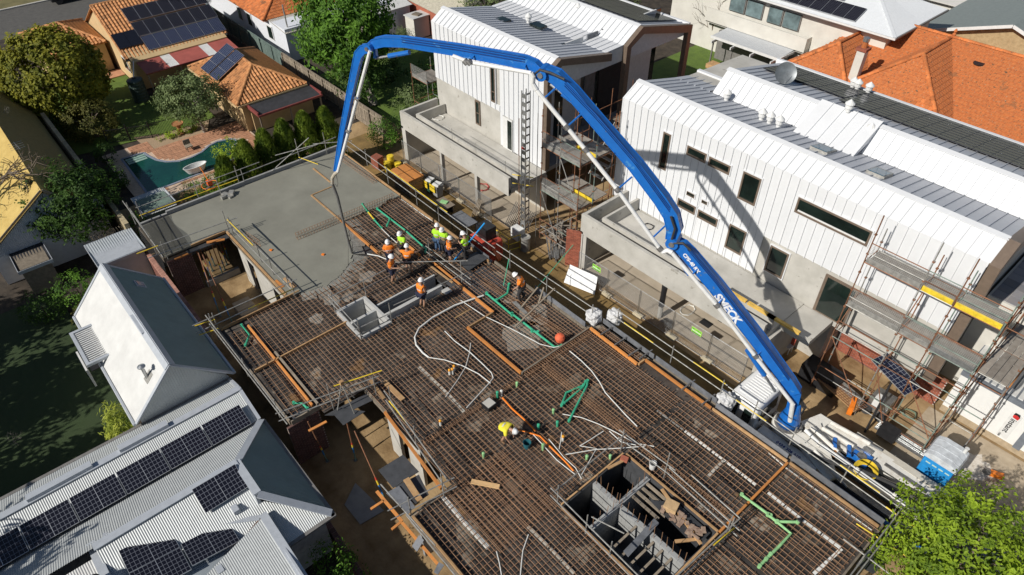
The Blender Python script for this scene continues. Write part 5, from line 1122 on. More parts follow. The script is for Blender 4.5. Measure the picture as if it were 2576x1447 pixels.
MB().box(-38.3,-27.3,8.4,17.5,2.55,2.78).build('soffit', m_plyblack, fa); MB().box(-38.3,-34.7,4.8,8.4,2.55,2.78).build('soffit', m_plyblack, fa); MB().box(-27.1,-20,4.8,9.4,2.55,2.8).build('soffit', m_plyblack, fa)
MB().box(-20,-12.9,8.2,17.5,2.55,2.72).build('soffit', m_plyblack, fa); MB().box(-12.7,-9.5,6.0,18.5,2.55,2.8).build('soffit', m_plyblack, fa); MB().box(-9.5,-4.7,6.0,10.4,2.55,2.8).build('soffit', m_plyblack, fa); MB().box(-9.5,-4.7,14.1,18.5,2.55,2.8).build('soffit', m_plyblack, fa); MB().box(-4.7,-1.2,6.0,18.8,2.55,2.8).build('soffit', m_plyblack, fa)
MB().box(-27,-20,15,17.5,2.55,2.8).build('soffit', m_plyblack, fa)
# rear upstand of the poured floor
wallbox('rear_upstand', 'grey block upstand wall at the back of the wet slab', [(-38.6,-38.45,4.7,6.3,2.6,3.08),(-38.6,-38.45,6.3,17.8,2.6,3.22)], m_concrete_d)
# ---------------------------------------------------------------- edge boards on the floor
def board(name, label, p, q, m, w=.05, h=.15, z=3.0, lip=0, group='edge boards on the floor'):
    b = MB().beam((p[0],p[1],z-.03), (q[0],q[1],z-.03), w, h)
    return one(b, name, m, label, 'timber board', group)
B = [((-26.5,5.80),(-20.0,5.74),m_timberO,.08,'long orange board of the doubled edge beside the cottage'),
 ((-24.0,5.98),(-19.9,5.95),m_timberG,.09,'grey board of the doubled edge beside the cottage'),
 ((-23.52,4.72),(-23.52,9.55),m_timber,.07,'brown board crossing from the outer edge to the shaft'),
 ((-34.6,13.69),(-31.1,13.69),m_timber,.09,'timber screed strip set in the wet concrete behind the hose'),
 ((-34.6,13.72),(-34.6,15.2),m_timber,.07,'short cross strip joining the screed strips in wet concrete'),
 ((-37.3,15.31),(-35.1,15.31),m_timber,.09,'far timber strip set in wet concrete'),
 ((-31.1,13.69),(-27.14,13.69),m_timberO,.10,'orange board beside the hose end'),
 ((-27.1,13.74),(-27.0,15.25),m_timber,.07,'brown cross board in front of the group of workers'),
 ((-26.95,15.3),(-25.4,15.3),m_timberO,.08,'short orange board next to the lime shirted workers'),
 ((-21.75,15.4),(-19.26,15.4),m_timberO,.10,'orange board at the rim of the sunken bay near the shaft'),
 ((-19.26,15.34),(-19.26,13.83),m_timber,.07,'short cross board at the corner of the sunken bay'),
 ((-19.3,13.78),(-15.38,13.79),m_timberO,.10,'long bright orange board along the sunken bay'),
 ((-15.35,13.8),(-15.34,18.2),m_timberG,.08,'grey timber strip across the floor beside the orange ball'),
 ((-15.3,18.22),(-12.25,18.15),m_timberO,.10,'orange edge board with steel brackets near the white bags'),
 ((-12.2,18.2),(-12.2,18.6),m_timber,.08,'tiny cross board between two orange edge boards'),
 ((-12.18,18.63),(-8.45,18.6),m_timberO,.08,'orange edge board ending beside the truck cab'),
 ((-4.75,14.1),(-4.75,18.62),m_timberO,.09,'orange board crossing the floor from the block shaft to the edge'),
 ((-30.9,17.80),(-22.5,17.8),m_timber,.06,'brown edge board beside the lane rail'),
 ((-38.3,17.8),(-31.0,17.8),m_timber,.07,'edge board of the wet slab beside the lane'),
 ((-12.75,5.98),(1.5,5.95),m_timber,.07,'long edge board above the brick boundary wall'),
 ((-34.5,8.24),(-27.3,8.24),m_timber,.09,'edge board along the deep courtyard wall'),
 ((-34.62,6.2),(-34.62,8.2),m_timber,.08,'short edge board at the courtyard far side'),
 ((-27.15,4.7),(-27.15,8.9),m_timber,.07,'edge board at the courtyard near side'),
 ((-17.6,7.9),(-13.0,7.5),m_timberO,.10,'orange edge board along the second courtyard'),
 ((-8.4,18.62),(-4.8,18.68),m_timber,.05,'brown edge board beside the truck cab'),
 ((-4.7,18.7),(-1.0,18.72),m_timber,.05,'brown edge board beside the truck chassis')]
for p, q, m, w, lb in B: board('edge_board', lb, p, q, m, w)
for x0, x1, y, lb in ((-15.2,-12.0,19.0,'grey ply edge panel near the white bags'),(-11.9,-8.5,19.02,'grey ply edge panel near the truck cab'),(-8.4,-4.9,18.85,'grey ply edge panel beside the chassis'),(-4.8,-.95,18.95,'grey ply edge panel at the street end'),(-19.2,-15.6,18.15,'grey ply edge panel of the sunken bay'),(-25.2,-22.6,17.88,'grey ply edge panel beside the blue pole')):
    one(MB().box(x0, x1, y, y+.03, 2.7, 3.2).box(x0, x1, y+.03, y+.28, 2.72, 2.76), 'form_ply', m_plygrey, lb, 'formwork panel', 'ply edge panels by the lane')
for i, (x, y) in enumerate(((-14.6,18.6),(-13.7,18.6),(-12.8,18.55),(-12.35,18.8),(-9.9,18.8),(-8.8,18.8))):
    MB().beam((x, y-.42, 3.08), (x+.05, y+.45, 3.12), .06, .05).build('bracket', m_steel, fa)
# ---------------------------------------------------------------- shafts
def shaft(name, label, boxes, m): return wallbox(name, label, boxes, m, 'shaft')
m_shaft = mat('pale shaft wall', (.52,.52,.50), .85, c2=(.40,.40,.39), scale=1.5)
s_ = shaft('concrete_shaft', 'pale concrete shaft walls in the middle of the floor', [(-24.55,-24.4,9.55,11.2,0,3.02),(-24.4,-22.1,9.5,9.62,0,3.02),(-22.2,-22.05,9.55,11.2,0,3.02),(-24.4,-22.2,11.05,11.2,0,3.12),(-23.3,-23.15,9.65,11.05,0,3.1),(-23.6,-23.5,11.2,14.9,0,3.0),(-22.62,-22.42,11.2,14.6,0,3.15),(-22.4,-22.0,14.5,14.9,0,2.9)], m_shaft)
m_block = mat('grey block', (.36,.365,.36), .9, c2=(.28,.285,.28), scale=3, rnd=.06, bump=.15)
s4 = thing('block_shaft', (-7, 12.3, 0), 'grey block stair shaft walls with rusty starter bars', 'shaft')
def blockwall(t, p, q, rows, zt, th=.19, bl=.39, bh=.19):
    p = V((p[0],p[1],0)); q = V((q[0],q[1],0)); d = (q-p).normalized(); L = (q-p).length; ang = math.atan2(d.y, d.x)
    me = mesh_of(MB().box(0, bl, -th/2, th/2, 0, bh), 'block', m_block)
    for r_ in range(rows):
        a = -(bl/2 if r_ % 2 else 0); z = zt-(r_+1)*(bh+.01)
        while a < L-.04:
            a0 = max(0,a); a1 = min(L,a+bl)
            if a1-a0 > .04: piece(me, 'block', t, (p.x+d.x*a0, p.y+d.y*a0, z), (0,0,ang), ((a1-a0)/bl,1,1))
            a += bl+.01
    MB().beam(p+V((0,0,(zt-rows*.2)/2+rows*.1-.02)), q+V((0,0,(zt-rows*.2)/2+rows*.1-.02)), th-.02, zt-.03).build('mortar', m_concrete_d, t)
blockwall(s4, (-9.3,12.23), (-8.1,12.23), 6, 2.9); blockwall(s4, (-7.9,12.23), (-4.85,12.23), 6, 2.9); blockwall(s4, (-8.0,10.65), (-8.0,13.95), 6, 2.95)
for a, b, c, d in ((-9.4,-9.3,10.55,14.0),(-9.3,-4.8,13.98,14.06),(-9.3,-4.8,10.46,10.55),(-4.85,-4.78,10.55,14.0)): MB().box(a, b, c, d, .2, 2.97).build('form_panel', m_plyblack, s4)
MB().box(-9.3,-4.85,10.55,14,.0,.3).build('pit_floor', m_concrete_d, s4)
for a, b, c, d in ((-9.42,-9.36,10.5,14.0),(-9.3,-4.8,10.42,10.48),(-9.3,-4.8,14.05,14.11),(-4.8,-4.72,10.5,14.0)): MB().box(a, b, c, d, 2.9, 3.06).build('rim_board', m_timber, s4)
for i in range(17):
    x = -9.2+.27*i; MB().tube([(x,12.23+random.uniform(-.05,.05),2.8),(x+random.uniform(-.06,.06),12.2+random.uniform(-.05,.05),3.55+random.uniform(-.1,.2))], .012, 4).build('starter_bar', m_rebar, s4)
for i in range(9): MB().tube([(-8.0,10.8+.36*i,2.8),(-8.0+random.uniform(-.05,.05),10.8+.36*i,3.6)], .012, 4).build('starter_bar', m_rebar, s4)
# joists, boards and rubbish over the shaft
def plank(label, p, q, w=.1, h=.05, m=m_timber, name='timber_plank', group='loose timber', up=(0,0,1)):
    return one(MB().beam(p, q, w, h, up), name, m, label, 'plank', group)
for i in range(4): plank(['first','second','third','fourth'][i]+' joist from the shaft cross wall beside the rubbish', (-7.9+.0,13.75-.28*i,2.85), (-6.3-.1*i,13.75-.28*i,2.85), .10, .09, m_timberG, 'joist', 'joists across the block shaft')
for i in range(5): plank(['first','second','third','fourth','fifth'][i]+' short joist between spine wall and near rim of shaft', (-7.0+.42*i,10.6,2.7), (-7.0+.42*i,12.1,2.75), .09, .07, m_timberG, 'joist', 'joists across the block shaft')
one(MB().prism([T(2,3,1430,880,3.0), T(2,3,1480,930,3.0), T(2,3,1170,1270,3.0), T(2,3,1120,1210,3.0)][::-1], (0,0,.03)), 'ply_sheet', m_plygrey, 'long grey ply gangway across the block shaft', 'plywood')
one(MB().prism([(-7.3,13.2,2.95),(-4.95,13.0,2.95),(-4.95,13.85,2.95),(-6.6,13.9,2.95)],(0,0,.03)), 'ply_sheet', m_plyblack, 'black ply under the rubbish in the block shaft', 'plywood')
one(MB().cbox((-6.55,13.5,3.15), .5, .42, .3, .3), 'carton', mat('cardboard', (.56,.38,.20), .9), 'open cardboard carton on the rubbish pile', 'box')
rb = MB()
for i in range(26): rb.cbox((-6.1+random.uniform(-.6,1.0), 13.45+random.uniform(-.3,.3), 3.02+random.random()*.12), random.uniform(.1,.4), random.uniform(.06,.2), random.uniform(.03,.1), random.random()*3)
rbo = one(rb, 'rubble_pile', mat('rubble mix', (.40,.30,.22), .9, c2=(.20,.12,.09), scale=7), 'pile of broken brick, wire and packaging over the shaft', 'rubble'); rbo['kind'] = 'stuff'
for p, q, lb in (((-4.9,13.2,3.02),(-7.3,13.9,3.02),'long pale board along the shaft rubbish'),((-9.3,13.0,3.06),(-9.1,13.95,3.06),'short yellow board on the shaft corner'),((-5.6,12.6,2.98),(-5.1,13.3,2.98),'short board sticking out over the shaft')): plank(lb, p, q, .12, .05)
# stretch of loose planks and platforms round the courtyards
for p, q, w, m, lb in ((T(1,3,2165,505,3.02),T(1,3,2450,560,3.02),.2,mat('fresh pine', (.66,.42,.20), .8),'fresh pine plank lying on the bar mesh'),
    (T(1,2,1290,945,3.05),T(1,2,1480,1130,3.05),.22,m_timber,'grey brown plank over the second courtyard corner'),
    (T(1,2,1150,930,3.05),T(1,2,1290,1120,3.05),.14,m_timber,'plank beside the tower of tubes'),
    (T(1,3,1215,605,2.6),T(1,3,1470,910,2.6),.12,m_timberO,'orange bearer sticking out of the platform'),
    (T(1,3,1155,785,2.6),T(1,3,1285,700,2.6),.10,m_timberO,'short orange bearer crossing under the platform'),
    (T(1,3,1365,990,2.6),T(1,3,1465,910,2.6),.10,m_timberO,'short orange bearer at the slab corner'),
    (T(1,3,1470,920,2.6),T(1,3,1830,1340,2.6),.10,m_timberO,'long orange bearer under the slab rim'),
    (T(1,3,1510,480,2.95),T(1,3,1650,700,2.95),.24,m_timber,'wide plank on the black platform'),
    (T(0,1,1760,1165,2.7),T(0,1,1910,1100,2.7),.12,m_timberO,'orange bearer over the dark brick wall end'),
    (T(1,2,530,1446,2.6),T(1,2,710,1350,2.6),.12,m_timberO,'orange bearer beside the second brick wall end'),
    (T(0,1,2080,995,2.95),T(0,1,2260,960,2.95),.18,m_timberO,'orange board at the courtyard rim'),
    (T(1,1,290,1350,3.08),T(1,1,390,1446,3.08),.22,m_timber,'timber block at the rim of the wet slab'),
    (T(1,1,190,1380,3.0),T(1,1,270,1446,3.0),.22,m_timberO,'orange block at the rim of the wet slab'),
    (T(1,1,1740,1160,3.05),T(1,1,2080,1440,3.05),.1,m_timberO,'orange board stack between the shaft and the parapet'),
    (T(1,1,1700,1190,3.04),T(1,1,1980,1400,3.04),.1,m_timber,'brown board stack between the shaft and the parapet')):
    plank(lb, p, q, w, .05, m)
for pts_, z, m, lb in (([(790,1290),(1100,1250),(880,1390)],2.75,m_plyblack,'black ply sheet tipping over the second courtyard'),):
    a_, b_, c_ = [T(1,2,x,y,z) for x, y in pts_]; one(MB().prism([a_, c_, b_, a_+(b_-a_)*.25+V((-.5,0,0))], (0,0,.025)), 'ply_sheet', m, lb, 'plywood', 'ply sheets')
def sheet(lb, pts_, m, i=1, j=3, th=.025, name='ply_sheet'):
    P = [T(i, j, x, y, z) for x, y, z in pts_]; n = (P[1]-P[0]).cross(P[2]-P[0]); P = P if n.z > 0 else P[::-1]
    return one(MB().prism(P, (0,0,th)), name, m, lb, 'plywood', 'ply sheets')
sheet('long black ply walkway along the second courtyard', [(690,1290,2.7),(1190,1030,2.7),(1215,1120,2.7),(860,1290,2.7)], m_plyblack, 1, 2)
sheet('black ply platform with crossed shadows', [(1230,395,2.75),(1480,240,2.75),(1640,410,2.75),(1380,575,2.75)], m_plyblack)
sheet('grey ply platform at the slab corner', [(1310,625,2.8),(1440,555,2.8),(1600,760,2.8),(1530,840,2.8)], m_plygrey)
sheet('black ply under the loose boards', [(1400,560,2.74),(1640,440,2.74),(1740,640,2.74),(1600,740,2.74)], m_plyblack)
sheet('small grey ply hanging on the slab rim', [(1640,1050,2.8),(1690,1100,2.8),(1620,1215,2.6),(1570,1160,2.6)], m_plygrey)
sheet('grey ply scrap at the frame bottom', [(1790,1420,2.8),(1840,1320,2.8),(1895,1350,2.8),(1830,1446,2.8)], m_plygrey)
sheet('black ply landing at the street end corner', [(1150,1010,2.4),(1330,1140,2.4),(1190,1270,2.4),(1020,1180,2.4)], m_plyblack, 3)
sheet('black ply landing below the street end corner', [(1000,1190,2.35),(1230,1290,2.35),(1060,1440,2.35),(880,1340,2.35)], m_plyblack, 3)
sheet('dark ply pad with concrete crust under the pole worker', [(2040,1190,3.04),(2220,1090,3.04),(2340,1150,3.04),(2130,1290,3.04)], m_plyblack, 1, 1, .04)
sheet('grey ply shelf along the courtyard rim', [(1860,1080,2.8),(2290,900,2.8),(2330,940,2.8),(1900,1110,2.8)], m_plyblack, 0, 1)
sheet('grey board lying on the sunken bay', [(0,150,2.95),(40,140,2.95),(160,260,2.95),(130,275,2.95)], m_galvdull, 2, 2)
# gravel slab in the second courtyard, sand heap
struct('courtyard_slab', MB().poly([T(1,3,890,740,.02), T(1,3,1050,940,.02), T(1,3,1290,800,.02), T(1,3,1000,520,.02)]), m_concrete_d)
# ---------------------------------------------------------------- guard rails of steel tube
def tube_run(lb, rails, posts, r_=.026, yellow=(), group='tube guard rails', cat='guard rail', zb=2.9):
    pts_ = [V(p) for run in rails for p in run]; c = sum(pts_, V((0,0,0)))/len(pts_)
    t = thing('guard_rail', (c.x, c.y, zb), lb, cat, group)
    for i, run in enumerate(rails): MB().tube(run, r_, 6).build('rail', m_yellow if i in yellow else m_galvdull, t)
    for p in posts: MB().tube([(p[0],p[1],p[2] if len(p) > 2 else zb), (p[0],p[1],p[3] if len(p) > 3 else 4.1)], r_, 6).build('post', m_galvdull, t)
    return t
tube_run('two tube rails beside the lane along the wet slab', [[(-38,18.1,3.95),(-22.2,18.0,3.95)],[(-38,18.1,3.45),(-22.2,18.0,3.45)],[(-33,18.12,3.97),(-26.5,18.08,3.97)]], [(-35.4,18.2),(-32.7,18.05),(-29.5,18.0),(-27.3,18.0),(-24.6,18.0),(-37.8,18.15)], yellow=(2,))
tube_run('two tube rails beside the lane along the sunken bay', [[(-22.5,18.35,3.9),(-15.4,18.6,3.9)],[(-22.5,18.35,3.4),(-15.4,18.6,3.4)]], [(-21.4,18.35),(-18.6,18.4),(-15.6,18.6)])
tube_run('long tube rails with yellow ends from the white bags to the cab', [[(-14.9,19.35,3.9),(-8.4,19.4,3.9)],[(-14.9,19.35,3.4),(-8.4,19.4,3.4)],[(-10.2,19.38,3.92),(-8.5,19.39,3.92)],[(-14.2,19.36,3.42),(-12.4,19.37,3.42)]], [(-14.6,19.35),(-11.3,19.35),(-8.6,19.38)], yellow=(2,3))
tube_run('tube rails with yellow lengths beside the truck chassis', [[(-8.4,19.5,3.75),(.3,19.4,3.75)],[(-8.4,19.5,3.3),(.3,19.4,3.3)],[(-7.9,19.5,3.32),(-6.4,19.5,3.32)],[(-3.2,19.45,3.77),(-1.6,19.43,3.77)],[(-1.2,19.42,3.32),(.4,19.4,3.32)]], [(-7.0,19.5),(-5.2,19.5),(-2.9,19.46),(-.9,19.42)], yellow=(2,3,4))
tube_run('tube rails across the street end of the floor', [[(-.75,19.4,3.7),(-.7,13,3.7)],[(-.6,19.4,3.2),(-.6,13,3.2)],[(-1.6,17.2,3.1),(.8,17.2,3.1)],[(-1.6,18.2,3.0),(.9,18.4,3.0)]], [(-.75,18.9),(-.75,16.5),(-.75,14.2)], yellow=(3,))
tube_run('rails over the netted corner of the slab', [[(-39.6,4.55,4.2),(-34.2,4.5,3.9)],[(-39.4,4.7,3.7),(-34.0,4.55,3.4)]], [(-38.9,4.6,2.9,4.4),(-35.2,4.5,2.9,4.2)], group=None)
tube_run('two rails across the wet slab at the courtyard far side', [[(-34.4,3.9,3.95),(-34.0,8.9,3.95)],[(-34.4,3.9,3.45),(-34.0,8.9,3.45)],[(-34.4,3.5,3.97),(-34.35,4.6,3.97)]], [(-34.2,8.3,2.9,4.6),(-34.4,4.8)], yellow=(2,))
tube_run('yellow and grey rails along the deep courtyard', [[(-34.4,8.5,3.9),(-26.9,8.6,3.9)],[(-34.3,8.45,3.4),(-26.9,8.5,3.4)],[(-34.2,8.4,3.95),(-31.0,8.45,3.95)]], [(-33.9,8.4,2.9,4.3),(-30.6,8.5),(-29.2,8.5),(-27.4,8.55)], yellow=(2,))
tube_run('rails with yellow clip at the courtyard near side', [[(-27.2,3.6,3.9),(-27.0,8.9,3.9)],[(-27.2,3.6,3.4),(-27.0,8.9,3.4)],[(-27.1,6.2,3.42),(-27.0,8.6,3.42)]], [(-27.2,4.6),(-27.05,8.6)], yellow=(2,))
tube_run('rails along the outer edge above the cottage lane', [[(-27.5,4.35,3.9),(-19.6,4.4,3.7)],[(-27.4,4.35,3.4),(-19.6,4.4,3.2)],[(-27.3,3.7,3.75),(-27.1,4.6,3.75)],[(-27.1,3.7,3.3),(-26.9,4.6,3.3)]], [(-26.9,4.4,2.6,4.4),(-23.5,4.4),(-20.4,4.4)], yellow=(2,3))
tube_run('rails across the second courtyard below the leaning tubes', [[(-20.1,4.2,3.6),(-19.0,8.6,3.6)],[(-20.0,4.2,3.2),(-19.0,8.6,3.2)],[(-19.2,6.6,4.3),(-18.6,8.6,4.3)]], [(-19.4,6.4,2.7,4.4),(-18.75,8.2,2.7,4.5)], yellow=(2,))
tube_run('rails down the side of the second courtyard', [[(-17.9,8.2,3.9),(-12.6,7.6,3.9)],[(-17.8,8.15,3.4),(-12.6,7.5,3.4)],[(-17.6,8.2,3.5),(-16.0,8.1,3.5)]], [(-17.4,8.2,1.5,4.6),(-15.4,8.0),(-12.9,7.5)], yellow=(2,))
tube_run('rails around the near corner platform', [[(-13.1,5.2,3.8),(-12.6,7.9,3.8)],[(-13.0,5.2,3.3),(-12.5,7.9,3.3)],[(-14.4,5.7,3.5),(-11.0,5.8,3.5)],[(-12.8,5.75,3.3),(-7.5,5.7,3.3)]], [(-12.9,6.0),(-12.7,7.4)])
tube_run('rails around the pale concrete shaft', [[(-24.9,9.5,3.9),(-21.9,9.4,3.9)],[(-24.9,9.5,3.5),(-21.9,9.4,3.5)],[(-22.0,9.2,3.8),(-21.8,11.6,3.8)],[(-22.0,9.2,3.4),(-21.8,11.6,3.4)],[(-24.7,9.4,3.9),(-24.6,13.5,3.9)],[(-24.7,9.4,3.4),(-24.6,13.5,3.4)]], [(-24.5,9.5,2.9,4.3),(-22.1,9.5,2.9,4.2),(-22.0,11.2,2.9,4.3),(-24.5,11.3),(-24.5,13.2)])
tube_run('rails along the trench toward the lane', [[(-24.8,13.4,3.9),(-22.4,16.3,3.9)],[(-25.2,15.6,3.6),(-21.4,15.7,3.6)],[(-25.2,15.6,3.2),(-21.4,15.7,3.2)],[(-22.3,11.6,3.7),(-21.9,15.6,3.7)]], [(-24.9,15.6,2.9,4.3),(-22.2,15.7,2.9,4.3),(-22.2,13.4,2.9,4.2)])
tube_run('rails on the far sides of the block shaft', [[(-9.6,10.3,3.9),(-9.6,14.3,3.9)],[(-9.9,14.2,3.9),(-7.2,14.4,3.9)],[(-9.9,14.2,3.4),(-7.4,14.4,3.4)]], [(-9.6,10.5),(-9.6,14.1,2.9,4.3),(-7.6,14.4,2.9,4.6)])
tube_run('rails on the lane side of the block shaft', [[(-6.6,14.5,4.2),(-4.4,14.5,4.0)],[(-7.5,14.45,3.7),(-4.2,14.4,3.5)],[(-7.5,14.45,3.3),(-4.2,14.4,3.1)]], [(-4.6,14.35,2.9,4.1)])
tube_run('rails on the near side of the block shaft', [[(-9.8,10.3,3.9),(-5.0,10.2,3.9)],[(-9.8,10.3,3.4),(-5.0,10.2,3.4)],[(-7.9,10.5,4.1),(-6.7,10.9,4.1)]], [(-8.0,10.4,2.9,4.2),(-6.8,10.4,2.9,4.0)])
tube_run('rails at the street side of the block shaft', [[(-4.6,10.2,3.9),(-4.4,14.6,3.9)],[(-4.55,10.2,3.4),(-4.4,14.6,3.4)],[(-4.5,13.3,3.42),(-4.4,14.4,3.42)]], [(-4.5,14.3),(-4.5,10.6)], yellow=(2,))
tube_run('tubes crossing above the rear upstand by the conifers', [[(-38.5,9.5,3.7),(-38.4,17.8,3.9)],[(-38.4,13.5,4.2),(-37.2,15.9,4.6)],[(-38.6,12.8,3.0),(-37.6,15.6,5.0)],[(-38.2,14.9,3.6),(-36.6,15.4,3.6)],[(-38.6,16.2,3.9),(-37.4,18.4,3.8)]], [(-38.4,15.0,2.9,4.8),(-38.3,16.9,2.9,4.6),(-38.5,11.2),(-38.4,9.6)], yellow=(3,))
tube_run('tubes along the back edge beside the power trowel', [[(-39.4,5.0,3.6),(-39.0,12.6,3.8)],[(-39.3,5.0,3.1),(-39.0,11,3.2)]], [(-38.9,8.4,2.9,4.3),(-38.9,11.0,2.9,4.2),(-39.2,5.1)], yellow=(1,))
# tower of tubes on the courtyard walkway
tt = T(1,2,860,960,4.4); tp_ = thing('tube_tripod', (tt.x, tt.y, 2.75), 'three leaning steel tubes clamped at the top over the second courtyard', 'prop')
for x, y in ((820,1235),(990,1270),(990,1110)): MB().tube([T(1,2,x,y,2.8), tt], .026, 6).build('leg', m_galvdull, tp_)
MB().cbox(tt, .14, .14, .2).build('clamp', m_timber, tp_)
# telescopic props
def prop(lb, x, y, z1, lean=(0,0), zb=0.0):
    t = thing('telescopic_prop', (x, y, zb), lb, 'prop', 'telescopic props')
    p = V((x,y,zb)); q = V((x+lean[0],y+lean[1],z1)); f = lambda a: p.lerp(q, a)
    MB().tube([f(0), f(.18)], .035, 8).build('foot_tube', mat('prop green', (.14,.24,.20), .6), t); MB().tube([f(.18), f(.30)], .036, 8).build('blue_band', mat('prop blue', (.03,.18,.45), .5), t); MB().tube([f(.30), f(.36)], .04, 8).build('yellow_band', m_yellow, t); MB().tube([f(.36), f(.40)], .04, 8).build('red_band', mat('prop red', (.5,.05,.03), .5), t); MB().tube([f(.40), q], .028, 8).build('inner_tube', m_rust, t)
    MB().cbox(f(0)+V((0,0,.01)), .16, .16, .02).build('base_plate', m_steel, t)
prop('rusty prop with coloured bands leaning in the deep courtyard', -30.2, 5.9, 3.2, (-2.9,.4)); prop('second coloured prop under the courtyard rim', -31.6, 5.7, 2.8, (-2.4,.6)); prop('coloured prop standing in the second courtyard sun edge', -15.4, 6.2, 3.0, (-2.2,.2)); prop('prop under the black walkway', -18.4, 6.4, 2.7, (-.4,.2)); prop('prop against the second brick wall end', -19.2, 5.4, 2.8, (-.3,-.2))
for i in range(4):
    for j in range(2): prop(('front' if j == 0 else 'back')+' prop in the dark below the far floor, '+['first','second','third','fourth'][i]+' of its row', -34.9-.8*i*.5, 6.4+.9*j+.3*i, 2.6)
# pale blocks in the courtyard
c0 = at(580, 728, 0)
for i in range(5):
    q = V((-31.2+.46*i, 6.95-.02*i, 0)); one(MB().cbox((q.x, q.y, .32), .42, .95, .62), 'concrete_block', mat('tan block', (.42,.34,.24), .9, c2=(.34,.27,.19), scale=4), ['rearmost','second','middle','fourth','nearest'][i]+' of five tan blocks standing in the deep courtyard', 'concrete block', 'tan blocks in the courtyard')
# black debris net over the slab corner
m_net = bpy.data.materials.new('debris net'); m_net.use_nodes = True; bb = m_net.node_tree.nodes['Principled BSDF']; bb.inputs['Base Color'].default_value = (.015,.015,.016,1); bb.inputs['Alpha'].default_value = .5; bb.inputs['Roughness'].default_value = .9
nb = MB(); rows = []
for i in range(9):
    for j in range(6):
        u_, w_ = i/8, j/5; p = V((-38.3+3.9*u_, 4.55+1.75*w_*(1-.1*u_), 3.12+.10*math.sin(7*u_+3*w_)))
        nb.v.append(tuple(p))
for i in range(8):
    for j in range(5): nb.f.append([i*6+j, i*6+6+j, i*6+7+j, i*6+1+j]); nb.m.append(0)
o_ = len(nb.v)
for i in range(9): nb.v += [(-38.3+3.9*i/8, 4.55, 3.12), (-38.3+3.9*i/8, 4.42+.06*math.sin(i*2), 1.9)]
for i in range(8): nb.f.append([o_+2*i, o_+2*i+2, o_+2*i+3, o_+2*i+1]); nb.m.append(0)
one(nb, 'debris_net', m_net, 'black debris net draped over the far corner of the slab', 'net')
# ---------------------------------------------------------------- pipes and conduits on the mesh
m_green = mat('green drain', (.05,.42,.24), .5, var=.15); m_lime = mat('lime drain', (.30,.58,.26), .55, var=.12); m_pvc = mat('white conduit', (.74,.74,.70), .5, var=.06); m_orange = mat('orange conduit', (.85,.22,.02), .5, var=.08)
def pipe(lb, runs, m, r_, i, j, z=3.0, name='drain_pipe', cat='pipe', group=None):
    P = [[T(i, j, *p, z) for p in run] for run in runs]; c = P[0][0]; t = thing(name, (c.x, c.y, z), lb, cat, group)
    for run in P:
        MB().tube(run, r_, 8).build('pipe_run', m, t)
        for p in (run[0], run[-1]): MB().lathe((p.x, p.y, p.z-r_*1.3), [(r_*1.3,0),(r_*1.3,r_*2.6)], 8).build('socket', m, t)
    return t
pipe('green pipe with yellow middle lying on the edge of the pour', [[(1070,610),(1130,690)],[(1190,765),(1265,850)]], m_green, .045, 1, 1); one(MB().tube([T(1,1,1130,690,3.02),T(1,1,1190,765,3.02)], .045, 8), 'pipe_length', m_yellow, 'yellow length joining two green pipes at the pour', 'pipe')
pipe('long green drain running to the group of workers', [[(1220,655),(1500,870),(1690,1040),(1715,1060),(1705,1090)],[(1345,765),(1320,820)]], m_green, .05, 1, 1)
pipe('green drain in the sunken bay ending at the orange ball', [[(0,265),(200,420),(430,600),(500,590)],[(200,440),(260,450)]], m_green, .055, 2, 2, 2.95); pipe('green drain branch beside the worker in the sunken bay', [[(2320,60),(2576,275)],[(2420,130),(2530,60),(2545,-30)]], m_green, .055, 1, 2, 2.95)
pipe('bundle of three bright green drains with white caps', [[(500,1185),(545,1060),(720,985)],[(525,1165),(715,1000),(740,950)],[(575,1340),(755,985),(760,940)]], m_green, .05, 2, 2, 3.02)
pipe('pale lime drain with black trap at the street end', [[(0,840),(80,905),(230,1030),(120,1150),(-20,1290)],[(90,910),(300,915)]], m_lime, .055, 3, 3, 3.02); one(MB().lathe(T(3,3,310,910,2.98), [(.09,0),(.1,.1),(.06,.14)], 10), 'trap_cap', m_black, 'black trap cap on the pale lime drain', 'pipe fitting')
pipe('pale lime drain beside the orange cross board', [[(2310,640),(2420,720),(2600,850)]], m_lime, .055, 2, 3, 3.02); pipe('pale lime drain ending in a blue cap at the frame bottom', [[(2490,1360),(2600,1240)]], m_lime, .055, 2, 3, 3.02)
pipe('short green drain in the outer strip', [[(2430,380),(2510,480),(2470,580)]], m_green, .05, 0, 2, 2.98); pipe('short green drain at the corner of the outer strip', [[(380,1160),(470,1170),(520,1220)]], m_green, .05, 1, 2, 2.98)
for (i, j, x, y), m, h, lb in (((2,2,50,1000),m_lime,.3,'pale green riser beside the white splashes'),((2,2,415,1270),m_lime,.3,'pale green riser near the drain bundle'),((2,2,455,1400),m_green,.35,'fat green riser beside the orange conduit'),((2,2,265,1430),m_green,.35,'dark green riser beside the stooping worker'),((2,3,750,290),m_lime,.3,'pale green riser by the conduit star'),((2,3,985,285),m_lime,.3,'pale green riser beside the block shaft'),((2,3,310,190),m_lime,.4,'bent pale green riser left of the orange conduit'),((1,3,2290,270),m_lime,.35,'slender pale green riser near the stooping worker'),((1,2,2430,1110),m_green,.4,'green riser beside the mixing tub'),((1,2,2470,1090),m_pvc,.35,'white riser beside the mixing tub')):
    p = T(i, j, x, y, 2.88); one(MB().lathe(p, [(.05,0),(.05,h*.6),(.065,h*.62),(.065,h),(.03,h+.02)], 10), 'pipe_riser', m, lb, 'pipe', 'pipe risers')
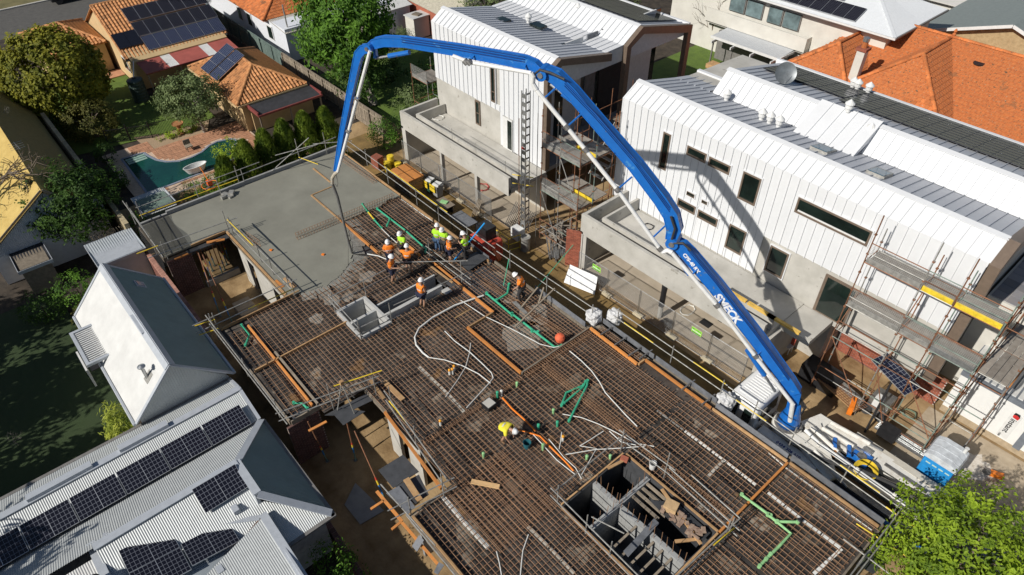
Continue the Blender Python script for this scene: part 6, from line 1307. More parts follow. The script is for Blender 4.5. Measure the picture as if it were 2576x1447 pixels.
for (i, j, x, y), lb in (((1,2,1950,880),'first of three white stubs with yellow caps'),((1,2,1980,870),'middle of three white stubs with yellow caps'),((1,2,1995,840),'last of three white stubs with yellow caps'),((2,3,510,100),'lone white stub with orange cap by the bucket'),((1,2,1858,1390),'white stub with orange cap beside the rail corner')):
    p = T(i, j, x, y, 2.9); t = thing('capped_stub', p, lb, 'pipe', 'capped stubs'); MB().lathe(p, [(.055,0),(.05,.28)], 8).build('stub', m_pvc, t); MB().lathe(p+V((0,0,.28)), [(.06,0),(.06,.08),(.03,.1)], 8).build('cap', mat('amber cap', (.9,.38,.02), .5), t)
def conduit(lb, pts_, i, j, r_=.02, m=m_pvc, z=3.0):
    P = [T(i, j, *p, z+.01*math.sin(k_)) for k_, p in enumerate(pts_)]
    return one(MB().tube(P, r_, 6), 'conduit', m, lb, 'conduit', 'conduits on the mesh')
conduit('thick curved white conduit sweeping from the sunken bay', [(2290,80),(2000,180),(1780,300),(1640,410),(1597,500),(1612,580),(1680,660),(1740,705)], 1, 2, .042)
conduit('white conduit arching right from the curve end', [(1740,705),(1900,730),(2080,790),(2240,870),(2360,965)], 1, 2, .024); conduit('white conduit forming the long side of the leaf loop', [(1900,440),(2000,540),(2150,650),(2280,770),(2370,860),(2387,910),(2340,970),(2230,1090),(2120,1210)], 1, 2, .024)
conduit('thin white conduit hanging across the leaf loop', [(2160,560),(2150,650),(2110,800),(2030,930),(1910,1100)], 1, 2, .018); conduit('white conduit crossing under the orange board into the sunken bay', [(2060,130),(2300,290),(2576,420),(2726,500),(2856,570),(2996,605),(3076,590)], 1, 2, .02)
conduit('long white conduit curving down toward the block shaft', [(580,640),(700,740),(800,840),(880,950),(940,1060),(1050,1180),(1150,1290),(1260,1400)], 2, 2, .024); conduit('white conduit from the hub toward the shaft corner', [(510,1275),(700,1310),(860,1370),(1020,1446),(1250,1570),(1430,1600)], 2, 2, .02)
conduit('white conduit crossing the star of conduits', [(540,235),(840,185),(1110,170),(1350,150)], 2, 3, .02); conduit('short white conduit bar of the star', [(680,150),(780,90),(920,0)], 2, 3, .02); conduit('white conduit leg of the star', [(980,0),(1100,110),(1250,140)], 2, 3, .02); conduit('white conduit leg bending to the risers', [(690,150),(850,175),(740,370),(700,440)], 2, 3, .018)
conduit('white conduit leaning up from the hub', [(500,10),(490,100),(475,180)], 2, 3, .018); conduit('white conduit drooping at the frame bottom', [(165,1040),(110,1200),(95,1330),(85,1446)], 2, 3, .02); conduit('white conduit running off below the deck splashes', [(2420,1210),(2450,1330),(2470,1446)], 1, 3, .018); conduit('thin white conduit in the worker bay', [(1265,855),(1350,940),(1420,1000)], 1, 1, .022); conduit('bent white conduit beside the orange shirts', [(1120,1110),(1230,1130),(1330,1170)], 1, 1, .03)
conduit('white conduit pair left of the orange conduit', [(200,20),(330,160),(450,290),(640,440)], 2, 3, .018); conduit('white conduit pair right of the orange conduit', [(370,80),(520,260),(640,370),(700,480)], 2, 3, .018)
conduit('thick orange conduit running to the block shaft', [(-40,-30),(120,0),(280,50),(430,200),(540,310),(620,400)], 2, 3, .035, m_orange); conduit('orange conduit from the mixing tub', [(2480,1110),(2576,1220),(2700,1330),(2816,1446)], 1, 2, .04, m_orange)
# white packing strips and splashes laid on the deck
def strip(lb, pts_, i, j, w=.12, n=10, m=m_pvc, z=2.885):
    P = [T(i, j, *p, z) for p in pts_]; t = thing('packing_strip', P[0], lb, 'strip', 'white packing strips')
    for a, b in zip(P, P[1:]):
        k_ = max(1, int((b-a).length/.6))
        for q in range(k_): MB().beam(a.lerp(b, q/k_), a.lerp(b, (q+.93)/k_), w, .04).build('strip_length', m, t)
strip('bright white strip turning a corner at the street end', [(0,620),(350,900),(740,1185),(450,1446)], 3, 3); strip('white strip continuing past the orange cross board', [(1740,0),(2160,310),(2470,555)], 2, 3, .1); strip('white strip from the platform corner', [(1880,660),(2080,900),(2350,1190)], 1, 3, .16); strip('broken white strip beside the leaf loop', [(1640,800),(1860,1000),(2100,1260)], 1, 2, .14, m=mat('dirty white strip', (.58,.56,.50), .8, c2=(.30,.27,.22), scale=7)); strip('dirty white strip left of the block shaft', [(160,960),(390,1180),(640,1446)], 2, 3, .13, m=MATS['dirty white strip']); strip('short white strip across the mesh by the shaft rubbish', [(2130,290),(1960,470)], 2, 3, .12, m=MATS['dirty white strip']); strip('white line along the lane edge of the bay', [(1460,560),(1700,730),(1880,840)], 1, 1, .03); strip('white batten along the truck side edge', [(0,210),(180,370),(620,690),(1060,1010)], 3, 3, .035)
strip('grey strip beside the long conduit', [(1460,1240),(1740,1446)], 2, 2, .06, m=m_galvdull)
# lattice girders (bar trusses) standing on the deck
def cage(lb, p, q, h=.22, step=.14, legs=True, zb=2.86):
    p = V(p); q = V(q); L = (q-p).length; d = (q-p)/L; s_ = V((-d.y, d.x, 0))*.12; t = thing('bar_cage', (p+q)/2, lb, 'steel cage', 'bar cages')
    l = MB()
    for k_ in (-1, 1):
        for z in (0, h): l.tube([p+s_*k_+V((0,0,z)), q+s_*k_+V((0,0,z))], .012, 4)
    l.build('long_bars', m_rebar, t, props={'kind': 'stuff'}); st_ = MB(); n = int(L/step)
    for i in range(n+1):
        a = p+d*(i*step); st_.tube([a+s_, a+s_+V((0,0,h)), a-s_+V((0,0,h)), a-s_, a+s_], .011, 4, cap=False)
    st_.build('stirrups', m_rebar, t, props={'kind': 'stuff'})
cage('upright bar cage standing between wet concrete and mesh', (-31.2,10.95,3.0), (-30.9,17.3,3.0), .35, .17); cage('bar cage sunk in the far lane side of the pour', (-37.2,17.3,3.0), (-33.2,17.4,3.0), .2, .2); cage('long dark bar cage along the middle of the floor', (-15.0,14.9,2.86), (-5.0,14.9,2.86), .2, .13); cage('bar cage between the sunken bay and lane', (-21.6,16.6,2.8), (-15.6,17.1,2.8), .15, .13); cage('bar cage along the board beside the orange ball', (-15.15,13.9,2.86), (-15.1,18.0,2.86), .18, .13); cage('bar cage beside the cross wall line', (-15.2,8.0,2.86), (-15.2,13.6,2.86), .15, .14); cage('upright bars at the courtyard rim of the wet slab', (-33.2,8.8,3.0), (-31.9,9.0,3.0), .4, .25); cage('bar cage in the edge slot by the white bags', (-15.0,18.6,2.85), (-12.3,18.6,2.85), .15, .12)
# small site things
p = T(2,2,480,545,3.02); one(MB().lathe(p, [(.08,0),(.2,.08),(.24,.22),(.24,.3),(.18,.42),(.06,.48)], 14), 'marker_ball', mat('coral float', (.75,.14,.06), .6), 'coral orange ball on the mesh at the board corner', 'ball')
p = T(2,3,150,160,2.92); t = thing('bucket', p, 'dark teal bucket on the mesh', 'bucket'); MB().lathe(p, [(.13,0),(.17,.32),(.175,.33),(.16,.33),(.12,.03)], 14).build('shell', mat('teal plastic', (.02,.12,.15), .5), t)
p = T(2,3,1410,370,2.95); t = thing('bucket', p, 'white bucket at the corner of the block shaft', 'bucket'); MB().lathe(p, [(.12,0),(.15,.33),(.155,.34),(.14,.34),(.11,.03)], 14).build('shell', m_whitepaint, t)
one(MB().cbox(T(2,3,1130,280,3.08), .3, .22, .14, .4), 'brick_stack', m_brickred, 'small stack of red bricks on the shaft corner', 'bricks')
p = T(1,2,2345,1195,2.95); t = thing('mixing_tub', p, 'square black mixing tub with white slurry', 'tub'); MB().cbox(p+V((0,0,.12)), .5, .5, .2, .05).build('shell', m_black, t); MB().cbox(p+V((0,0,.225)), .42, .42, .02, .05).build('slurry', m_concrete, t)
def bag(lb, c, s_):
    bm_ = bmesh.new(); bmesh.ops.create_icosphere(bm_, subdivisions=4, radius=1)
    from mathutils import noise
    for v in bm_.verts:
        n_ = v.co.copy(); k_ = max(abs(n_.x), abs(n_.y), abs(n_.z)); q = n_*(.55+.45/k_*1.0)/1.25
        q *= 1+.22*noise.noise(n_*2.3+V(c))+.12*noise.noise(n_*6+V(c)); v.co = V((q.x*s_[0], q.y*s_[1], (q.z+.72)*s_[2]))
    me = bpy.data.meshes.new('bulk_bag'); bm_.to_mesh(me); bm_.free(); me.materials.append(mat('white woven bag', (.66,.66,.66), .75, c2=(.5,.5,.5), scale=3, bump=.4, bscale=12)); o = bpy.data.objects.new('bulk_bag', me); COL.objects.link(o); o.location = c
    return tag(o, lb, 'bag', 'white bulk bags')
bag('crumpled white bulk bag with an open top at the bay corner', (-15.6,18.75,2.9), (.45,.42,.45)); bag('flat sided white bulk bag beside the rail hook', (-15.0,19.6,2.75), (.48,.42,.45)); bag('white bulk bag hanging beside the truck cab', (-8.35,19.45,2.5), (.5,.45,.5))
pt_ = T(0,1,2120,430,3.1); t = thing('power_trowel', pt_, 'orange power trowel with long handle behind the wet slab', 'machine')
for k_ in range(4): a = k_*math.pi/2+.4; MB().beam(pt_+V((0,0,.03)), pt_+V((.45*math.cos(a), .45*math.sin(a), .03)), .15, .02).build('blade', m_steel, t)
MB().tube([pt_+V((.5*math.cos(a*math.pi/10), .5*math.sin(a*math.pi/10), .12)) for a in range(21)], .02, 6, cap=False).build('guard_ring', m_orange, t); MB().cbox(pt_+V((0,0,.28)), .3, .28, .3).build('engine', mat('engine orange', (.75,.14,.03), .5), t); MB().tube([pt_+V((0,0,.3)), pt_+V((-.5,-.1,1.2))], .03, 6).build('handle', m_orange, t)
one(MB().cbox(T(0,1,2290,520,3.05), .8, .3, .14, .3).cbox(T(0,1,2330,500,3.1), .3, .4, .25, .9).cbox(T(0,1,2250,540,3.1), .2, .3, .2, .2), 'gear_heap', m_galvdull, 'heap of grey clamps beside the power trowel', 'gear')
bp = [T(1,1,2300,800,4.3), T(1,1,1995,1172,3.05)]; one(MB().tube(bp, .045, 8), 'blue_pole', mat('bright blue pole', (.02,.32,.75), .4), 'bright blue pole held by the pole worker', 'pole')
one(MB().tube([T(1,1,2545,1160,3.9), T(1,1,2490,1430,3.0)], .02, 6), 'green_rod', m_green, 'thin green rod standing in the sunken bay corner', 'rod')
for a, b, lb in ((((2,1,615,1020),4.0),((2,2,300,60),3.1),'long green and grey rod leaning over the sunken bay'),):
    one(MB().tube([T(*a[0], a[1]), T(2,2,255,0,3.2)], .02, 6), 'leaning_rod', m_green, lb, 'rod')
for (x1, y1), (x2, y2), lb in (((430,10),(30,400),'long grey timber leaning across the sunken bay'),((320,0),(265,160),'grey tube leaning beside the worker'),((260,0),(95,200),'thin grey tube leaning beside the worker')):
    one(MB().beam(T(2,2,x1,y1,3.6), T(2,2,x2,y2,3.0), .07, .05), 'leaning_timber', m_timberG, lb, 'timber', 'leaning timbers')
for x, y, lb in ((675,1115,'pair of yellow chairs set in the wet concrete'),(150,1070,'single orange chair in the wet concrete')):
    one(MB().cbox(T(1,1,x,y,3.03), .16, .12, .06, .5), 'bar_chair', m_orange, lb, 'bar chair')
# ================================================================ scaffolds, lane and yard
m_mesh = mat('steel mesh', (.45,.45,.43), .6, metal=.4)
def scaffold(name, label, xs, ys, ztop, levels, lb_m=m_rust, rails=True, kick=None, zb=0.0, zin=None):
    """standards at every (x, y); ledgers/transoms at levels; rails 0.5 and 1.0 above each level on the outer row"""
    t = thing(name, (xs[0], ys[0], zb), label, 'scaffold')
    ms = [m_rust, m_galvdull, m_rust, mat('old green tube', (.20,.26,.22), .6, var=.2)]
    for i, x in enumerate(xs):
        for j, y in enumerate(ys):
            zt = ztop if (j == 0 or zin is None) else zin
            MB().tube([(x,y,zb),(x,y,zt)], .027, 6).build('standard', ms[(i+j) % 4], t)
            z = zb+.5
            while z < zt: MB().cbox((x,y,z), .10, .10, .05).build('coupler', m_rust, t); z += 1.0
    for z in levels:
        for j, y in enumerate(ys):
            for k_, x in enumerate(xs[:-1]): MB().tube([(x,y,z),(xs[k_+1],y,z)], .024, 6).build('ledger', ms[(k_+j+int(z)) % 4], t)
        for x in xs: 
            for a, b in zip(ys, ys[1:]): MB().tube([(x,a,z),(x,b,z)], .024, 6).build('transom', m_rust, t)
        if rails:
            for h in (.5, 1.0):
                for k_, x in enumerate(xs[:-1]):
                    if z+h < ztop: MB().tube([(x,ys[0],z+h),(xs[k_+1],ys[0],z+h)], .022, 6).build('guard_tube', ms[(k_+int(2*h)) % 4], t)
    return t
def mesh_panel(t, p, u, v, nu, nv, m, w=.008, name='mesh_screen'):
    p = V(p); u = V(u); v = V(v); b = MB()
    for i in range(nu+1): b.beam(p+u*i/nu, p+u*i/nu+v, w, w, (1,.3,.2))
    for j in range(nv+1): b.beam(p+v*j/nv, p+v*j/nv+u, w, w, (1,.3,.2))
    b.build(name, m, t, props={'kind': 'stuff'})
def bay_deck(t, x0, x1, y0, y1, z, km, screen=True):
    n = max(1, round((y1-y0)/.24))
    for i in range(n): MB().box(x0+.04, x1-.04, y0+(y1-y0)*i/n+.005, y0+(y1-y0)*(i+1)/n-.005, z, z+.05).build('deck_plank', m_deckpl, t)
    MB().box(x0, x1, y0-.05, y0-.02, z, z+.28).build('toe_board', km, t)
    if screen: mesh_panel(t, (x0, y0-.06, z+.28), (x1-x0,0,0), (0,0,.72), int((x1-x0)/.07), 10, m_mesh)
m_deckpl = mat('grimy scaffold plank', (.33,.30,.26), .9, c2=(.22,.19,.16), scale=5, rnd=.2)
sr = scaffold('corner_scaffold', 'tall rusty tube scaffold against the end of the white building', [-7.1,-4.75,-3.45,-1.65], [25.8,27.0], 10.45, [.6,3.6,5.6,8.05], zin=9.2)
bay_deck(sr,-7.05,-4.8,25.85,26.9,8.05,m_galvdull); bay_deck(sr,-4.7,-3.5,25.85,26.9,8.05,m_yellow); bay_deck(sr,-3.4,-1.7,25.85,26.9,8.05,m_yellow)
bay_deck(sr,-7.05,-4.8,25.85,26.9,5.6,m_galvdull); bay_deck(sr,-4.7,-3.5,25.85,26.9,5.6,m_galvdull); bay_deck(sr,-3.4,-1.7,25.85,26.9,5.6,m_galv)
for a, b in (((-7.1,25.8,3.6),(-4.75,25.8,.4)),((-4.75,25.8,3.2),(-3.45,25.8,.3)),((-3.45,25.8,3.6),(-1.65,25.8,1.2)),((-7.1,27,5.6),(-7.1,25.8,3.6)),((-4.75,26.9,8),(-4.75,25.8,5.7))): MB().tube([a, b], .024, 6).build('brace', m_rust, sr)
sr2 = scaffold('return_scaffold', 'scaffold leg returning along the end wall past the white office', [-1.6,-.45], [26.2,28.2,30.4,32.6], 10.2, [.6,3.4,5.5,8.0], rails=False)
for y0, y1 in ((26.25,28.15),(28.25,30.35)):
    for z in (5.5,): 
        for i in range(4): MB().box(-1.55+.27*i,-1.3+.27*i,y0,y1,z,z+.05).build('deck_plank', m_deckpl, sr2)
for h in (6.0,6.5,8.5,9.0): MB().tube([(-.45,26.2,h),(-.45,32.6,h)], .024, 6).build('guard_tube', m_galvdull, sr2)
MB().box(-.42,-.38,26.25,30.3,5.52,5.75).build('toe_board', m_timberO, sr2)
# scaffold between the white buildings, with stair and hoist mast
sm = scaffold('middle_scaffold', 'brown tube scaffold tower between the two white buildings', [-25.0,-23.5,-21.95], [23.95,25.2,26.6], 8.9, [.5,3.65,6.6])
for z in (3.65,6.6):
    bay_deck(sm,-24.95,-23.55,24.0,25.15,z,m_galvdull); bay_deck(sm,-23.45,-22.0,24.0,25.15,z,m_galvdull)
    bay_deck(sm,-24.95,-23.55,25.25,26.55,z,m_galvdull,False); bay_deck(sm,-23.45,-22.0,25.25,26.55,z,m_yellow,False)
for a, b in (((-25,23.95,.4),(-21.95,23.95,3.4)),((-25,23.95,3.6),(-23.5,23.95,.6)),((-23.5,23.95,6.5),(-21.95,23.95,3.7))): MB().tube([a, b], .024, 6).build('brace', m_galvdull, sm)
for i in range(9): MB().cbox((-23.6+.0,27.3+.22*i,3.9+.32*i), 1.0, .24, .04).build('stair_tread', m_galv, sm)
MB().beam((-24.15,27.2,3.8),(-24.15,29.2,6.6),.04,.16).build('stair_string', m_galvdull, sm); MB().beam((-23.05,27.2,3.8),(-23.05,29.2,6.6),.04,.16).build('stair_string', m_galvdull, sm)
for x in (-24.6,-22.4): 
    for y in (27.4,29.2,31.0): MB().tube([(x,y,0),(x,y,8.6)], .026, 6).build('standard', m_rust, sm)
for z in (3.6,5.2,6.6,7.6):
    MB().tube([(-24.6,26.6,z),(-24.6,31,z)], .024, 6).build('ledger', m_rust, sm); MB().tube([(-22.4,26.6,z),(-22.4,31,z)], .024, 6).build('ledger', m_galvdull, sm)
for y in range(4): MB().box(-24.5,-22.5,29.3+.45*y,29.7+.45*y,6.62,6.67).build('deck_plank', m_timberG, sm)
hm = thing('hoist_mast', (-25.3, 22.95, 0), 'slender ladder like hoist mast standing on a drum in the lane', 'hoist')
for dx, dy in ((-.16,-.16),(.16,-.16),(.16,.16),(-.16,.16)): MB().box(-25.3+dx-.025,-25.3+dx+.025,22.95+dy-.025,22.95+dy+.025,.9,10.2).build('mast_rail', m_galv, hm)
for k_ in range(19): MB().box(-25.46,-25.14,22.78,22.80,1.0+.49*k_,1.25+.49*k_).build('mast_plate', m_galv, hm); MB().box(-25.15,-25.13,22.8,23.1,1.2+.49*k_,1.3+.49*k_).build('mast_plate', m_steel, hm)
MB().box(-25.47,-25.13,22.77,22.785,6.7,6.85).build('red_tag', mat('tag red', (.5,.06,.05), .5), hm)
MB().lathe((-24.75,22.5,0), [(.3,0),(.3,.95),(.32,.96),(.32,1.0),(.28,1.0),(.27,.9)], 18).build('drum', m_galvdull, hm); MB().box(-25.9,-25.2,22.3,22.8,.4,1.2).build('motor_box', m_whitepaint, hm)
MB().tube([(-25.8,22.9,0),(-25.8,22.9,8.4)], .02, 6).build('cable_guide', m_rust, hm); MB().tube([(-24.7,23.3,0),(-24.7,23.3,9.0)], .02, 6).build('cable_guide', m_steel, hm)
yg = thing('yellow_gate', (-25.7, 21.6, 0), 'yellow tube safety gate beside the hoist drum', 'gate')
for z in (.15,.6,1.1): MB().tube([(-26.9,21.5,z),(-25.2,21.5,z),(-25.0,22.3,z)], .03, 6).build('rail', m_yellow, yg)
for x, y in ((-26.9,21.5),(-26.0,21.5),(-25.2,21.5),(-25.0,22.3)): MB().tube([(x,y,0),(x,y,1.15)], .03, 6).build('post', m_yellow, yg)
mesh_panel(yg, (-26.9,21.5,.1), (1.7,0,0), (0,0,1), 24, 10, m_mesh)
for z in (3.9,4.5): MB().tube([(-26.4,22.9,z),(-25.3,23.6,z)], .03, 6).build('upper_gate', m_yellow, hm)
# scaffold in the garden behind the far terrace
sg = scaffold('garden_scaffold', 'thin tube scaffold with mesh platform behind the far terrace', [-42.2,-40.2], [26.6,28.4], 5.2, [2.2,4.2], rails=False)
bay_deck(sg,-42.15,-40.25,26.65,28.35,4.2,m_galvdull)
# ---------------------------------------------------------------- temporary fences
def temp_fence(lb, x0, y0, x1, y1, h=1.8, group='temporary fence panels', sign=False):
    t = thing('mesh_fence', ((x0+x1)/2,(y0+y1)/2,0), lb, 'fence', group); p = V((x0,y0,.08)); q = V((x1,y1,.08)); d = q-p
    fr = MB()
    for a, b in ((p, p+V((0,0,h))),(q, q+V((0,0,h))),(p+V((0,0,h)), q+V((0,0,h))),(p, q)): fr.tube([a, b], .02, 6)
    fr.build('frame', m_galv, t); mesh_panel(t, p, d, (0,0,h), 30, 18, m_galv, .007)
    MB().cbox(p+V((0,0,-.0)), .6, .24, .16).build('foot_block', mat('fence foot', (.55,.48,.34), .9), t)
    if sign:
        c = p+d*.62+V((0,-.02,h-.38)); s_ = MB().cbox(c, .62, .012, .34).build('fence_sign', mat('lime sign', (.38,.78,.10), .5, var=.03), t)
        mg = mat('sign green', (.06,.28,.03), .6)
        lettering('RENT A FENCE', c+V((-.28,-.012,.09)), (1,0,0), (0,0,1), .082, mg, 'lettering', t, 1.0, .003); lettering('0421 303 344', c+V((-.27,-.012,-.02)), (1,0,0), (0,0,1), .095, m_lettwhite, 'lettering', t, 1.0, .005)
        MB().cbox(c+V((0,-.01,-.12)), .5, .008, .05).build('sign_bar', mg, t)
xs_ = [-20.8,-18.5,-16.2,-13.9,-11.6,-9.5]
for i, lb in enumerate(('mesh fence panel with a lime sign nearest the white board','mesh fence panel before the wrapped post','plain mesh fence panel after the wrapped post','mesh fence panel with a lime sign over the shadow','mesh fence panel ending at the truck cab')):
    temp_fence(lb, xs_[i]+.04, 23.1+.05*i, xs_[i+1]-.04, 23.1+.05*(i+1), sign=i in (0,3))
xs_ = [-38.3,-36.0,-33.8,-31.6,-29.4,-28.2]
for i, lb in enumerate(('far mesh fence panel behind the yellow drums','mesh fence panel behind the timber pallets','mesh fence panel behind the wheelie bins','mesh fence panel beside the brown boards','short mesh fence panel at the garage corner')): temp_fence(lb, xs_[i]+.04, 22.66, xs_[i+1]-.04, 22.68)
one(MB().prism([(-20.9,22.1,.02),(-18.97,22.67,.02),(-19.3,23.2,.85),(-21.15,22.8,.85)],(.01,-.03,.02)), 'white_board', mat('white sheet', (.74,.75,.76), .6), 'large white board leaning on the mesh fence', 'board')
wp = thing('wrapped_post', (-15.3, 24.0, 0), 'round post wrapped in black plastic under the terrace', 'post')
MB().tube([(-15.3,24.0,0),(-15.3,24.0,.9)], .14, 10).build('bare_post', m_concrete, wp); MB().tube([(-15.3,24.0,.9),(-15.3,24.0,1.7),(-15.3,24.0,2.7)], .16, 10, radii=[.17,.15,.18]).build('wrap', m_black, wp)
one(MB().tube([(-14.6+.35*math.cos(a*.7)*(1+.1*math.sin(a)), 25.6+.5*math.sin(a*.7), .06+.05*math.sin(2.3*a)) for a in range(40)], .012, 5), 'cable_heap', m_pvc, 'loose heap of white cable on the garage floor', 'cable')
one(MB().tube([(-31.9+.45*math.cos(a*.9)*(1+.2*math.sin(a)), 24.9+.45*math.sin(a*.9), .06+.05*math.sin(2.3*a)) for a in range(40)], .012, 5), 'cable_heap', mat('red cable', (.55,.05,.06), .6), 'loose heap of red cable on the far garage floor', 'cable')
for x, y, s_, lb in ((-13.6,25.3,.5,'large dark drain opening in the garage floor'),(-9.9,25.2,.5,'dark drain opening near the garage end'),(-13.0,26.2,.2,'small square floor box in the garage'),(-12.4,26.3,.2,'second small square floor box in the garage')): one(MB().box(x,x+s_*1.3,y,y+s_,.03,.036), 'floor_box', m_darkhole, lb, 'floor box')
for x, lb in ((-11.4,'first leaning panel at the garage back wall'),(-10.6,'second leaning panel at the garage back wall')): one(MB().cbox((x,26.7,.6), .6, .08, 1.2, M=Matrix.Rotation(.25,3,'X')), 'propped_sheet', m_timber if x > -11 else m_concrete, lb, 'panel')
for x, l_, lb in ((-12.6,1.6,'long yellow timber on the terrace beside the boom'),(-10.9,1.5,'short yellow timber on the terrace beside the boom'),(-9.8,1.7,'yellow timber at the terrace end')): one(MB().box(x,x+l_,24.5,24.68,3.75,3.88), 'yellow_timber', mat('yellow form beam', (.72,.46,.10), .7), lb, 'timber', 'yellow form beams')
one(MB().tube([(-18.8+.3*math.cos(a*.8), 26.6+.3*math.sin(a*.8), 3.05+.04*math.sin(2.3*a)) for a in range(30)], .02, 5), 'cable_heap', m_black, 'dark cable heap on the near terrace', 'cable'); one(MB().tube([(-37.4+.4*math.cos(a*.8), 25.4+.4*math.sin(a*.8), 3.05+.04*math.sin(2.3*a)) for a in range(30)], .015, 5), 'cable_heap', m_pvc, 'pale cable heap on the far terrace', 'cable')
tube_run('two thin rails along the far terrace parapet', [[(-34,23.4,4.3),(-27.2,23.4,4.3)],[(-34,23.4,4.6),(-27.2,23.4,4.6)],[(-34,23.7,4.0),(-27.0,23.7,4.0)]], [(-33,23.4,3.85,4.7),(-30.5,23.4,3.85,4.7),(-27.6,23.4,3.85,4.7)], .016, zb=3.85)
# ---------------------------------------------------------------- lane clutter
pl = thing('timber_pallet_stack', (-35.1, 20.9, 0), 'tall stack of orange formwork sheets and pallets in the lane', 'timber stack')
for k_ in range(9): MB().box(-36.1+random.uniform(-.03,.03),-34.1,20.35,21.5,.05+.145*k_,.05+.145*k_+.06).build('pallet_layer', m_timberG if k_ < 3 else m_timber, pl); 
for k_ in range(8):
    for x in (-36.0,-35.1,-34.2): MB().box(x-.06,x+.06,20.4,21.45,.11+.145*k_,.19+.145*k_).build('bearer', m_timber, pl)
MB().box(-36.15,-34.05,20.3,21.55,1.32,1.42).build('top_sheet', m_timberO, pl)
def bin_(lb, x, y, m, rz=0):
    t = thing('wheelie_bin', (x,y,0), lb, 'bin', 'wheelie bins'); 
    MB().raw([(x+a*s_,y+b*s_,z) for s_, z in ((.22,.05),(.29,.95)) for a, b in ((-1,-1),(1,-1),(1,1),(-1,1))], [(3,2,1,0),(4,5,6,7),(0,1,5,4),(1,2,6,5),(2,3,7,6),(3,0,4,7)]).build('bin_body', m, t)
    MB().cbox((x,y,1.0), .5, .5, .12, .3).build('rubbish', m_whitepaint, t); MB().cbox((x-.1,y-.36,.75), .6, .05, .5).build('lid', m_yellow, t)
bin_('green wheelie bin with yellow lid hanging open', -33.9,21.9, mat('bin green', (.03,.09,.05), .5)); bin_('grey wheelie bin full of white rubbish', -33.1,21.95, m_concrete_d)
for x, y, h, lb in ((-38.5,21.7,.9,'tall yellow drum by the far fence'),(-38.2,21.2,.7,'short yellow drum by the far fence'),(-37.9,21.9,.5,'small yellow tub by the far fence')): one(MB().lathe((x,y,0), [(.25,0),(.26,h*.5),(.25,h),(.12,h+.02)], 14), 'yellow_drum', m_yellow, lb, 'drum', 'yellow drums')
one(MB().cbox((-39.0,20.9,.5), .7, .6, .9, .2), 'brick_stack', m_brickred, 'heap of stacked red bricks behind the yellow drums', 'bricks')
for i in range(4): one(MB().beam((-29.6+.12*i,22.0,0),(-29.3+.12*i,22.5,1.5),.1,.03), 'leaning_timber', m_timberG, ['first','second','third','fourth'][i]+' brown board leaning on the far fence', 'timber', 'leaning timbers')
wb = thing('work_bench', (-28.7, 20.8, 0), 'grey topped work bench in the lane behind the workers', 'bench'); MB().box(-29.6,-27.9,20.3,21.3,.92,.98).build('bench_top', m_plygrey, wb)
for x in (-29.5,-28.0):
    for y in (20.4,21.2): MB().box(x-.03,x+.03,y-.03,y+.03,0,.92).build('leg', m_steel, wb)
st_ = thing('saw_stand', (-31.4, 21.3, 0), 'low stand with loose scraps beside the bins', 'stand'); MB().box(-32.1,-30.8,20.9,21.7,.55,.6).build('stand_top', m_timberG, st_); MB().box(-32.0,-30.9,21,21.05,0,.55).build('leg', m_steel, st_); MB().box(-32.0,-30.9,21.55,21.6,0,.55).build('leg', m_steel, st_); MB().cbox((-31.5,21.3,.65), .5, .3, .08, .4).build('scrap', m_lime, st_)
tl = thing('telehandler', (-25.6, 19.9, 0), 'red loader partly hidden behind the pole worker', 'loader')
rbox(-26.3,-24.6,19.3,20.6,.5,1.9,.15,'body', mat('loader red', (.55,.07,.04), .5), tl); MB().box(-25.9,-25.0,19.6,20.4,1.9,2.7).build('cab_frame', m_black, tl)
for x in (-26.1,-24.8): MB().tube([(x,19.15,.5),(x,19.45,.5)], .48, 16).build('wheel', m_rubber, tl)
MB().beam((-26,20.0,2.0),(-23.9,19.7,1.2),.25,.25).build('loader_arm', mat('loader orange', (.75,.17,.05), .5), tl)
dg = MB()
for i in range(60): dg.cbox((-24.4+random.uniform(-.9,1.1), 24.6+random.uniform(-.5,1.4), .1+random.random()*.5), random.uniform(.3,1.4), random.uniform(.04,.12), .05, random.random()*3)
o_ = one(dg, 'debris_heap', mat('debris mix', (.36,.32,.27), .9, c2=(.15,.12,.1), scale=3), 'heap of broken timber and tube under the middle scaffold', 'debris'); o_['kind'] = 'stuff'
dg = MB()
for i in range(22): dg.beam((-22.8+random.uniform(-.3,.3), 22.9+.05*i, .08+.02*random.random()), (-25.2+random.uniform(-.3,.3), 24.6+.07*i, .3+.1*random.random()), .06, .04)
o_ = one(dg, 'tube_heap', m_galv, 'bundle of loose tube and battens beside the red brick wall end', 'tubes'); o_['kind'] = 'stuff'
for i in range(14): one(MB().beam((-27.6+.14*i,23.3,.02),(-27.3+.14*i,24.0,1.6),.05,.03), 'stored_frame', m_steel, 'dark scaffold frame number %s leaning at the garage side wall' % ['one','two','three','four','five','six','seven','eight','nine','ten','eleven','twelve','thirteen','fourteen'][i], 'frame', 'stored scaffold frames')
